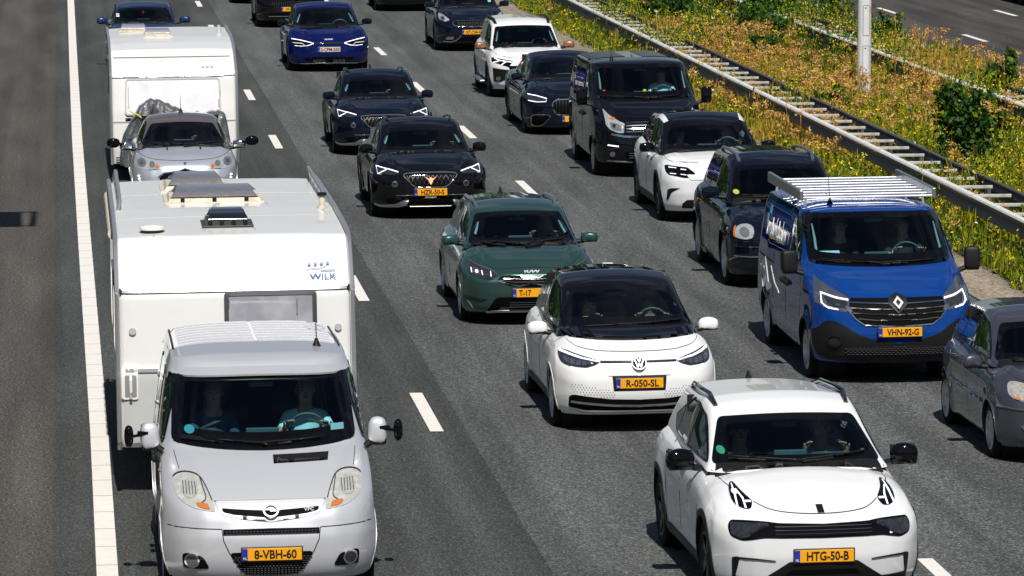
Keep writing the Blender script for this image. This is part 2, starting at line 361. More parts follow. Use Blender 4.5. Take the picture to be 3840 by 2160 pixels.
class Car:
    def __init__(s, name, label, cat, X, Y, Lg, W, yaw=0, group='vehicles in the traffic jam'):
        s.root = empty(name, (X, Y, 0), (0, R(-.6), R(yaw))); tag(s.root, label, cat, group); s.L = Lg; s.W = W; s.h = []; s.fm = []; s.holes = []; s.mats = []
    def hull(s, m, **k):
        V, F, kinds = hull(L=s.L, **k); s.h.append((V, F, kinds, m)); return len(s.h) - 1
    def ready(s):
        V = []; F = []
        for v, f, k, m in s.h:
            b = len(V); V += [tuple(p) for p in v]; F += [tuple(i + b for i in q) for q in f]
        s.bvh = BVHTree.FromPolygons(V, F); return s
    def P(s, name, pts, m, axis='F', off=.004, mir=False, **k):
        """patch on the skin; mir=True adds its mirror image as a second part"""
        par = k.pop('parent', None) or s.root
        o = patch(s.bvh, pts, axis, m, name, par, off=off, **k)
        if mir:
            if axis == 'L': patch(s.bvh, pts, 'R', m, name, k.pop('par2', None) or par, off=off, **k)
            else: patch(s.bvh, pts, axis, m, name, par, off=off, mir=True, **k)
        return o
    def hit(s, x, z, axis='F'):
        if axis == 'F': return s.bvh.ray_cast(Vector((x, -6, z)), Vector((0, 1, 0)))
        if axis == 'T': return s.bvh.ray_cast(Vector((x, z, 8)), Vector((0, 0, -1)))
        if axis == 'L': return s.bvh.ray_cast(Vector((-6, x, z)), Vector((1, 0, 0)))
    def body(s, arches, ra, lipm=None, lipw=.04, holesF=(), extra=None, gc=.2, hull_skip=None):
        """hull minus window openings and wheel openings"""
        V = []; F = []; fm = []; mats = []
        for hi, (v, f, kd, m) in enumerate(s.h):
            b = len(V); V += [tuple(p) for p in v]
            if m not in mats: mats.append(m)
            mi = mats.index(m)
            for q, kk in zip(f, kd):
                c = v[list(q)].mean(0); dele = False
                if kk in 'SFTR' and abs(c[0]) > s.W / 2 * .55:
                    for ya in arches:
                        if (c[1] - ya) ** 2 + (c[2] - s.rw) ** 2 < (ra + .012) ** 2 and c[2] < s.rw + ra + .02: dele = True
                        if abs(c[1] - ya) < ra + .005 and c[2] < s.rw: dele = True
                if kk == 'B': 
                    for ya in arches:
                        if abs(c[1] - ya) < ra and abs(c[0]) > s.W / 2 * .6: dele = True
                    if hi > 0: dele = True
                for h in holesF:
                    if kk in 'FT' and inpoly(h, c[0], c[2]) and hi == s.glass_hull and c[1] < s.L * .6: dele = True
                if hi == 0 and len(s.h) > 1 and kk == 'T' and s.deck and s.deck[0] < c[1] < s.deck[1] and abs(c[0]) < s.deck[2]: dele = True
                if not dele: F.append(tuple(i + b for i in q)); fm.append(mi)
        o = mkobj('body', V, F, None, s.root, mats=mats, fm=fm)
        bm = bmesh.new(); bm.from_mesh(o.data); bmesh.ops.delete(bm, geom=[v for v in bm.verts if not v.link_faces], context='VERTS'); bm.to_mesh(o.data); bm.free()
        shade_angle(o, 60); s.bodyo = o
        lipm = lipm or s.h[0][3]
        for ya in arches:
            arc = [(ya + (ra + lipw / 2 - .004) * math.cos(R(a)), s.rw + (ra + lipw / 2 - .004) * math.sin(R(a))) for a in range(-14, 195, 8)]
            pts = stroke(arc, lipw); pts = [(a, max(b, gc + .015)) for a, b in pts]
            s.P('wheel_arch', pts, lipm, 'L', off=.010 if lipm is BLACK else .005, thick=.03, mir=True)
            for sx in (-1, 1):
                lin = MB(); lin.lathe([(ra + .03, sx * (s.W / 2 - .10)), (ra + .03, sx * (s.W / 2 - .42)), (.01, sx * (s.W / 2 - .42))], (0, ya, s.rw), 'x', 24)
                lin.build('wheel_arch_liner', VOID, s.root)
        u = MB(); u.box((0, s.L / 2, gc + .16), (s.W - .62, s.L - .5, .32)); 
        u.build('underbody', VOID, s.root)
        return o
    def wheels(s, ys, r, style, m, inset_=.015, track=None):
        key = (round(r, 3), m.name, tuple(sorted(style.items()))); t, g, d = wheel_meshes(r, style); mt = mg = md = None
        for ya in ys:
            for sx in (-1, 1):
                e = empty('wheel', ((s.W / 2 - .105 - inset_) * sx, ya, r), (R(random.uniform(0, 70)), 0, 0 if sx < 0 else math.pi)); e.parent = s.root
                if mt is None:
                    a = t.build('tyre', RUB, e, True); b = g.build('rim', m, e, True); c = d.build('brake_disc', VOID if style.get('cap') is None else m, e, True); mt, mg, md = a.data, b.data, c.data
                else:
                    for nm, me in (('tyre', mt), ('rim', mg), ('brake_disc', md)):
                        o = bpy.data.objects.new(nm, me); COL.objects.link(o); o.parent = e
    def mirrors(s, x, y, z, d=(.25, .17, .17), m=None, body2=None, arm=.16, tilt=8, kind='car', ext=None):
        for sx in (-1, 1):
            e = MB(); 
            superell(e, (sx * x, y, z), d, .62 if kind == 'car' else .38, 10, rot=(R(-6), 0, R(-sx * tilt)), cut=(lambda p: Vector((p.x, min(p.y, d[1] * .33), p.z - (.12 * abs(p.x) if kind == 'car' else 0)))))
            o = e.build('wing_mirror', m, s.root, True)
            b = MB()
            b.rbox((sx * x, y - .005, z - d[2] * .36), (d[0] * .86, d[1] * .8, d[2] * .3), .02)
            b.tube([(sx * (x - d[0] * .3), y, z - d[2] * .38), (sx * (x - d[0] / 2 - arm), y - .02, z - d[2] * .55)], [.032, .03], 8)
            b.rbox((sx * x, y + d[1] * .3, z - .005), (d[0] * .9, .012, d[2] * .8), .004)
            b.build('mirror_arm', body2 or BLACK, o, True)
            if ext:   # towing mirror clamped on the outside
                q = MB(); ex, ez = ext[0], ext[1]
                q.tube([(sx * (x + d[0] * .3), y - .06, z + .02), (sx * ex, y - .04, ez)], .014, 8)
                q.rbox((sx * (x + d[0] * .35), y - .05, z + .03), (.1, .06, .04), .01)
                superell(q, (sx * (ex + ext[2]), y - .01, ez), ext[3], .8, 8)
                q.build('towing_mirror', FRIT, s.root, True)
    def plate(s, z, txt, w=.52, h=.11, kind='nl', x=0, tilt=0, part=None, frame=True, back=.006):
        pts = [s.hit(x + a, z + b)[0] for a in (-.2, 0, .2) for b in (-.04, .04)]; pts = [p for p in pts if p]; y = min([p.y for p in pts] or [0]) - back
        e = MB(); e.rbox((0, .006, 0), (w + .022, .014, h + .022), .006); fr = e.build('number_plate', INK, s.root, loc=(x, y, z)); fr.rotation_euler = (R(tilt), 0, 0)
        e = MB(); e.rbox((0, -.003, 0), (w, .008, h), .004); e.build('plate_face', YEL if kind == 'nl' else WPL, fr)
        e = MB(); e.rbox((-w / 2 + .024, -.0065, 0), (.046, .004, h - .004), .001); e.build('country_band', BLU if kind == 'nl' else BLU, fr)
        text('NL' if kind == 'nl' else 'B', .03 if kind == 'nl' else .016, .02, WHT, 'country_code', fr, (-w / 2 + .024, -.0095, -.032), ext=.001)
        if txt: text(txt, .40 if part is None else part[0], .080, INK if kind == 'nl' else mat('plate_red_characters', (.12, .006, .008), .5), 'characters', fr, (.025 if part is None else part[1], -.0085, 0), ext=.0015, bold=.026)
        return fr
    def rails(s, pts, m, r=.022, inner=None):
        for sx in (-1, 1):
            e = MB(); e.tube([(sx * p[0], p[1], p[2]) for p in pts], r, 8); e.build('roof_rail', m, s.root, True)
    def antenna(s, x, y, kind='fin', h=.3, m=None):
        z = s.hit(x, y, 'T')[0].z; e = MB()
        if kind == 'fin':
            e.add([(x - .03, y - .03, z - .01), (x + .03, y - .03, z - .01), (x + .03, y + .13, z - .01), (x - .03, y + .13, z - .01), (x - .006, y + .09, z + .075), (x + .006, y + .09, z + .075), (x + .006, y + .125, z + .07), (x - .006, y + .125, z + .07)], [(0, 3, 2, 1), (0, 1, 5, 4), (1, 2, 6, 5), (2, 3, 7, 6), (3, 0, 4, 7), (4, 5, 6, 7)])
        else:
            e.lathe([(.045, -.01), (.03, .02), (.012, .07)], (x, y, z), 'z', 12); e.tube([(x, y, z + .05), (x, y + h * .35, z + h)], [.006, .003], 6)
        e.build('antenna', m or BLACK, s.root, True)
    def wipers(s, sets):
        """strips lying on the glass: (x0,z0,x1,z1)"""
        for a in sets:
            s.P('wiper', stroke([(a[0], a[1]), ((a[0] + a[2]) / 2, (a[1] + a[3]) / 2), (a[2], a[3])], .010), BLACK, off=.03, thick=.015, grid=.06)
            s.P('wiper', stroke([(a[0] + (a[2] - a[0]) * .0, a[1] - .012), ((a[0] + a[2]) / 2, (a[1] + a[3]) / 2 - .01)], .015), BLACK, off=.022, thick=.015, grid=.06)
    def cabin(s, yw, zw, gb, yh, zh, floor=.55, back=None, seats=2, dash=None, wheelx=.37, visor=False):
        back = back or yh + 1.15; d = MB(); w2 = gb - .05
        prof = [(yw - .10, floor), (yw - .10, zw - .10), (yw + .02, zw - .045), (yw + .35, zw - .03), (yw + .52, zw - .05), (yw + .60, zw - .16), (yw + .55, floor)]
        d.prism([(a + (.12 if a < yw + .1 else 0), b - (.02 if a < yw + .4 else 0)) for a, b in prof], -w2 + .10, w2 - .10, 'x'); d.rbox((wheelx, yw + .52, zw - .03), (.36, .22, .10), .04); d.rbox((0, yw + .5, zw + .0), (.30, .03, .12), .01)
        d.build('dashboard', DASH, s.root)
        c = MB(); zt = zh - .02
        c.box((0, back, (floor + zt) / 2), (2 * w2 - .12, .03, zt - floor)); c.box((0, (yw + back) / 2, floor), (2 * w2, back - yw, .03))
        for sx in (-1, 1): c.box((sx * (w2 + .01), (yw + back) / 2 + .2, (floor + zw) / 2), (.03, back - yw - .4, zw - floor - .02))
        c.build('cabin_lining', VOID, s.root)
        xs = (-.37, .37) if seats == 2 else (-.62, -.2, .42)
        for x in xs:
            q = MB(); ys = yw + 1.28; q.rbox((x, ys, zw - .33), (.46, .13, .62), .05, (R(14), 0, 0)); q.rbox((x, ys + .12, zw + .06), (.24, .09, .17), .04, (R(10), 0, 0)); q.rbox((x, ys - .25, zw - .62), (.48, .5, .14), .05)
            q.build('seat', SEAT, s.root, True)
        t = MB(); cx, cy, cz = wheelx, yw + .74, zw - .03; s.sw = (cx, cy, cz); ta = R(28); n = 28
        ring = [(cx + .185 * math.cos(2 * math.pi * k / n), cy + .185 * math.sin(2 * math.pi * k / n) * math.sin(ta) * 1, cz + .185 * math.sin(2 * math.pi * k / n) * math.cos(ta)) for k in range(n + 1)]
        t.tube(ring, .014, 8, False); t.rbox((cx, cy - .02, cz - .02), (.15, .04, .11), .02, (-ta, 0, 0)); t.box((cx, cy, cz), (.34, .015, .03)); t.box((cx, cy - .03, cz - .09), (.03, .015, .16))
        t.build('steering_wheel', mat('steering_wheel_grey', (.035, .042, .045), .4), s.root, True)
        m = MB(); m.rbox((0, yh + .03, zh - .15), (.23, .03, .06), .02); m.rbox((0, yh + .02, zh - .09), (.08, .06, .07), .02); m.build('interior_mirror', mat('interior_mirror_grey', (.12, .15, .15), .3), s.root, True)
    def screen(s, zb, zt, xb, xt, fr=.055, r=.09, sag=.0, frb=None, glass=None, curveb=.0, trim=0):
        """windscreen: glass, black border, opening. zt at centre; corners drop by sag"""
        n = 8; top = [(xt * (1 - 2 * k / n), zt - sag * (abs(1 - 2 * k / n)) ** 2) for k in range(n + 1)]; bot = [(-xb * (1 - 2 * k / n), zb + curveb * abs(1 - 2 * k / n) ** 2) for k in range(n + 1)]
        outl = bot + top; outer = rnd(outl, r * .5, 3)
        frb = frb or fr * 1.6
        inn = [(-(xb - fr * 1.15) * (1 - 2 * k / n), zb + frb + curveb * abs(1 - 2 * k / n) ** 2) for k in range(n + 1)] + [((xt - fr) * (1 - 2 * k / n), zt - fr - sag * (abs(1 - 2 * k / n)) ** 2) for k in range(n + 1)]
        inner = rnd(inn, r, 5); mid = inset(outer, fr * .42)
        s.P('windscreen_border', outer, FRIT, off=.006, thick=.02, holes=[inner])
        if trim:
            t0, t1 = zb + frb + .05, zt - fr - .07
            f = lambda z, d: (-(xb - fr * 1.15) + (xb - fr * 1.15 - xt + fr) * (z - zb - frb) / (zt - fr - zb - frb) + d, z)
            s.P('pillar_trim', stroke([f(t0, .030), f((t0 + t1) / 2, .028), f(t1, .020)], [.026, .022, .010]), mat('pillar_trim_grey', (.26, .31, .31), .7), off=-.012, thick=.01, mir=True)
        s.P('windscreen', inner, glass or GLASS, off=.004, thick=.003)
        s.screen_outline = outer; return mid

def ellipse(cx, cz, a, b=None, n=24, a0=0, a1=360):
    b = b or a; return [(cx + a * math.cos(R(a0 + (a1 - a0) * k / n)), cz + b * math.sin(R(a0 + (a1 - a0) * k / n))) for k in range(n if a1 - a0 >= 360 else n + 1)]

def passenger_car(c, s):
    """lower body + greenhouse from a profile sheet (metres, nose at y=0)"""
    W = c.W; Lg = c.L; hw = W / 2
    wy, wz = s['wsb']; hy, hz = s['hdr']; py, pz = s['pk']; ry, rz = s['rt']; rby, rbz = s['rb']
    T = [(0, s['T'][0][1])] + s['T'] + [(wy - .05, wz - .03), (wy + .25, wz - .035), (wy + .8, wz - .03), (rby - .2, rbz - .02), (rby + .1, rbz - .02), (Lg, rbz - .12)]
    hump = s.get('hump', .055)
    E = [(y, z - (s.get('drop', .07) if y < wy else .03)) for y, z in T]
    gc = s.get('gc', .2)
    Bp = [(0, gc + .02), (.4, gc), (Lg - .5, gc), (Lg, gc + .12)]
    F = s['F']; Rp = [(gc, Lg - .12), (.45, Lg), (.75, Lg - .02), (rbz - .05, Lg - .12), (rbz + .2, Lg - .2)]
    PF = s.get('PF', [(0, 0), (.45, .015), (.68, .06), (.82, .135), (.92, .24), (1, .42)])
    PR = [(0, 0), (.5, .03), (.8, .12), (1, .4)]
    WY = s.get('WY', [(0, hw * .955), (.35, hw * .975), (.8, hw * .995), (1.4, hw * .985), (Lg * .5, hw * .985), (Lg - .9, hw), (Lg - .2, hw * .95), (Lg, hw * .9)])
    SX = s.get('SX', [(0, .93), (.1, .965), (.3, .985), (.52, .99), (.68, 1.0), (.84, .985), (.95, .93), (1, .86)])
    def disp(V):
        V = V.copy(); x, y, z = V[:, 0], V[:, 1], V[:, 2]
        # fender crowns: the wings stand higher than the middle of the bonnet edge
        m = (y < wy + .1) & (z > .5); a = np.abs(x) / hw; bump = hump * np.exp(-((a - .74) / .13) ** 2) * np.clip((y - .15) / .5, 0, 1) * np.clip((wy + .1 - y) / .3, 0, 1)
        V[:, 2] = z + np.where(m, bump * np.clip((z - .5) / .3, 0, 1), 0)
        hd = m & (y < wy); x0_ = .42 + .24 * np.clip(y / wy, 0, 1)      # raised middle of the bonnet with an edge each side
        V[:, 2] += np.where(hd, .022 * np.clip((z - .55) / .2, 0, 1) / (1 + np.exp((np.abs(x) - x0_) / .010)), 0)
        for (ya) in (c.ya):      # flared arches
            d = np.hypot(y - ya, z - c.rw); g = np.exp(-((d - c.ra) / .09) ** 2) * (a > .75) * s.get('flare', .02)
            V[:, 0] = V[:, 0] + np.sign(x) * g
        if s.get('disp'): V = s['disp'](V)
        return V
    m = s['paint']
    c.hull(m, T=T, E=E, B=Bp, F=F, Rr=Rp, PF=PF, PR=PR, WY=WY, SX=SX, n=(50, 90, 28), sm=2, pw=2.0, disp=disp)
    gb, gr = s['gb'], s['gr']; z0 = wz - .06
    Tg = [(wy - .2, wz), (hy - .25, hz - .08), (hy, hz), ((hy + py) / 2, (hz + pz) / 2 + .015), (py, pz), ((py + ry) / 2, (pz * .45 + rz * .55)), (ry, rz), (rby, rbz)]
    sag = s.get('sag', .05)
    Eg = [(y, z - sag) for y, z in Tg]
    Bg = [(0, z0), (Lg, min(z0, rbz - .06))]
    dz = (hz - wz); dy = (hy - wy)
    Fg = [(z0, wy - .05 * dy / dz), (wz, wy), (wz + dz * .5, wy + dy * .485), (hz - sag * .3, hy - .06), (hz + .02, hy)]
    Rg = [(z0, rby), (rbz, rby), (rz, ry), (pz, ry - .1)]
    k = gr / gb
    c.hull(s.get('roofpaint', m), T=Tg, E=Eg, B=Bg, F=Fg, Rr=Rg, PF=s.get('PG', [(0, 0), (.4, .02), (.7, .065), (.88, .12), (1, .21)]), PR=[(0, 0), (.6, .04), (1, .25)],
           WY=[(0, gb), (hy, gb), (py, gb * 1.015), (rby, gb * .93)], SX=[(0, 1), (.3, 1 - (1 - k) * .24), (.6, 1 - (1 - k) * .55), (.9, 1 - (1 - k) * .9), (1, k * .97)], n=(40, 60, 26), sm=3, pw=2.2)
    c.ready(); c.glass_hull = 1; c.deck = (wy + .16, rby - .1, gb - .07)
    zb = wz + s.get('scb', .0); zt = hz - .035
    mid = c.screen(zb, zt, gb - s.get('pil', .065), gr - s.get('pilt', .05), sag=sag * .55, fr=s.get('fr', .042), frb=s.get('frb'), curveb=s.get('cb', .0), trim=s.get('trim', 0))
    c.body(c.ya, c.ra, s.get('lip'), s.get('lipw', .024), holesF=[mid], gc=gc)
    c.P('cowl_panel', [(-gb + .07, wy + .02), (0, wy - .05), (gb - .07, wy + .02), (gb - .10, wy + .16), (gb * .5, wy + .06), (0, wy + .03), (-gb * .5, wy + .06), (-gb + .10, wy + .16)], s.get('cowlm', BLACK), 'T', off=.008, thick=.01, grid=.06)
    c.cabin(wy, wz, gb, hy, hz)
    # side glass
    f1 = .21; zl = wz + s.get('belt', .0); 
    def ye(z): return np.interp(z, [wz, hz], [wy, hy]) + f1
    ztp = hz - sag - .015; pk = pz - sag - .045
    re0, re1 = s.get('dlo', ((rby - .65, 0), (ry - .35, 0)))[0:2]
    poly = [(ye(zl) + .03, zl), (re0[0] - .3, zl + .02), (re0[0], zl + .05 + re0[1]), (re1[0], rz - sag - .085 + re1[1]), ((py + re1[0]) / 2, pk - .01), (py, pk), ((hy + py) / 2 + .1, (ztp + pk) / 2), (ye(ztp) + .06, ztp)]
    c.P('window_surround', rnd(poly, .05, 3), s.get('dlom', FRIT), 'L', off=.005, mir=True, grid=.08)
    inn = inset(poly, s.get('dloin', .028)); bp = s.get('bp', wy + 1.15); bps = [bp, bp + .82] if s.get('three') or True else [bp]
    lo = lambda y_: y_
    ys = [min(p[0] for p in inn) - .01] + [q for q in bps if q < re0[0] - .12] + [max(p[0] for p in inn) + .01]
    for a, b in zip(ys[:-1], ys[1:]):
        q = clip_y(inn, a + (.022 if a != ys[0] else 0), b - (.022 if b != ys[-1] else 0))
        if len(q) > 2: c.P('side_window', rnd(q, .03, 2), SIDEGL, 'L', off=.010, mir=True, grid=.1)
    # door shut lines and handles
    dark = mat('shut_line', (.01, .01, .01), .6)
    for q in bps[:2]:
        c.P('door_gap', stroke([(q - .02, zl - .03), (q, .6), (q - .0, gc + .08)], .009), dark, 'L', off=.002, mir=True, thick=.004, grid=.12)
    c.P('door_gap', stroke([(wy + .16, zl - .06), (wy + .12, .62), (wy + .16, gc + .08)], .009), dark, 'L', off=.002, mir=True, thick=.004, grid=.12)
    for q in (bps[0] - .18, bps[0] + .62):
        h = c.hit(q, zl - .13, 'L')
        if h[0]:
            for sx in (-1, 1):
                e = MB(); e.rbox((sx * (-h[0].x + .025), q, zl - .13), (.03, .2, .03), .01); e.rbox((sx * (-h[0].x + .01), q - .08, zl - .13), (.04, .02, .02), .005); e.rbox((sx * (-h[0].x + .01), q + .08, zl - .13), (.04, .02, .02), .005)
                e.build('door_handle', s.get('handle', s['paint']), c.root, True)
    # sill
    if s.get('sill'):
        c.P('sill_trim', [(c.ya[0] + c.ra + .05, gc + .02), (c.ya[1] - c.ra - .05, gc + .02), (c.ya[1] - c.ra - .03, gc + s['sill']), (c.ya[0] + c.ra + .03, gc + s['sill'])], s.get('lip', BLACK), 'L', off=.012, mir=True, grid=.12, thick=.03)
    c.wheels(c.ya, c.rw, s['rim'], s['rimm'])
def clip_y(poly, a, b):
    def half(pts, v, keep):
        out = []
        for i in range(len(pts)):
            p, q = pts[i], pts[(i + 1) % len(pts)]; ip = (p[0] - v) * keep >= 0; iq = (q[0] - v) * keep >= 0
            if ip: out.append(p)
            if ip != iq:
                t = (v - p[0]) / (q[0] - p[0]); out.append((v, p[1] + t * (q[1] - p[1])))
        return out
    r = half(poly, a, 1)
    return half(r, b, -1) if len(r) > 2 else []
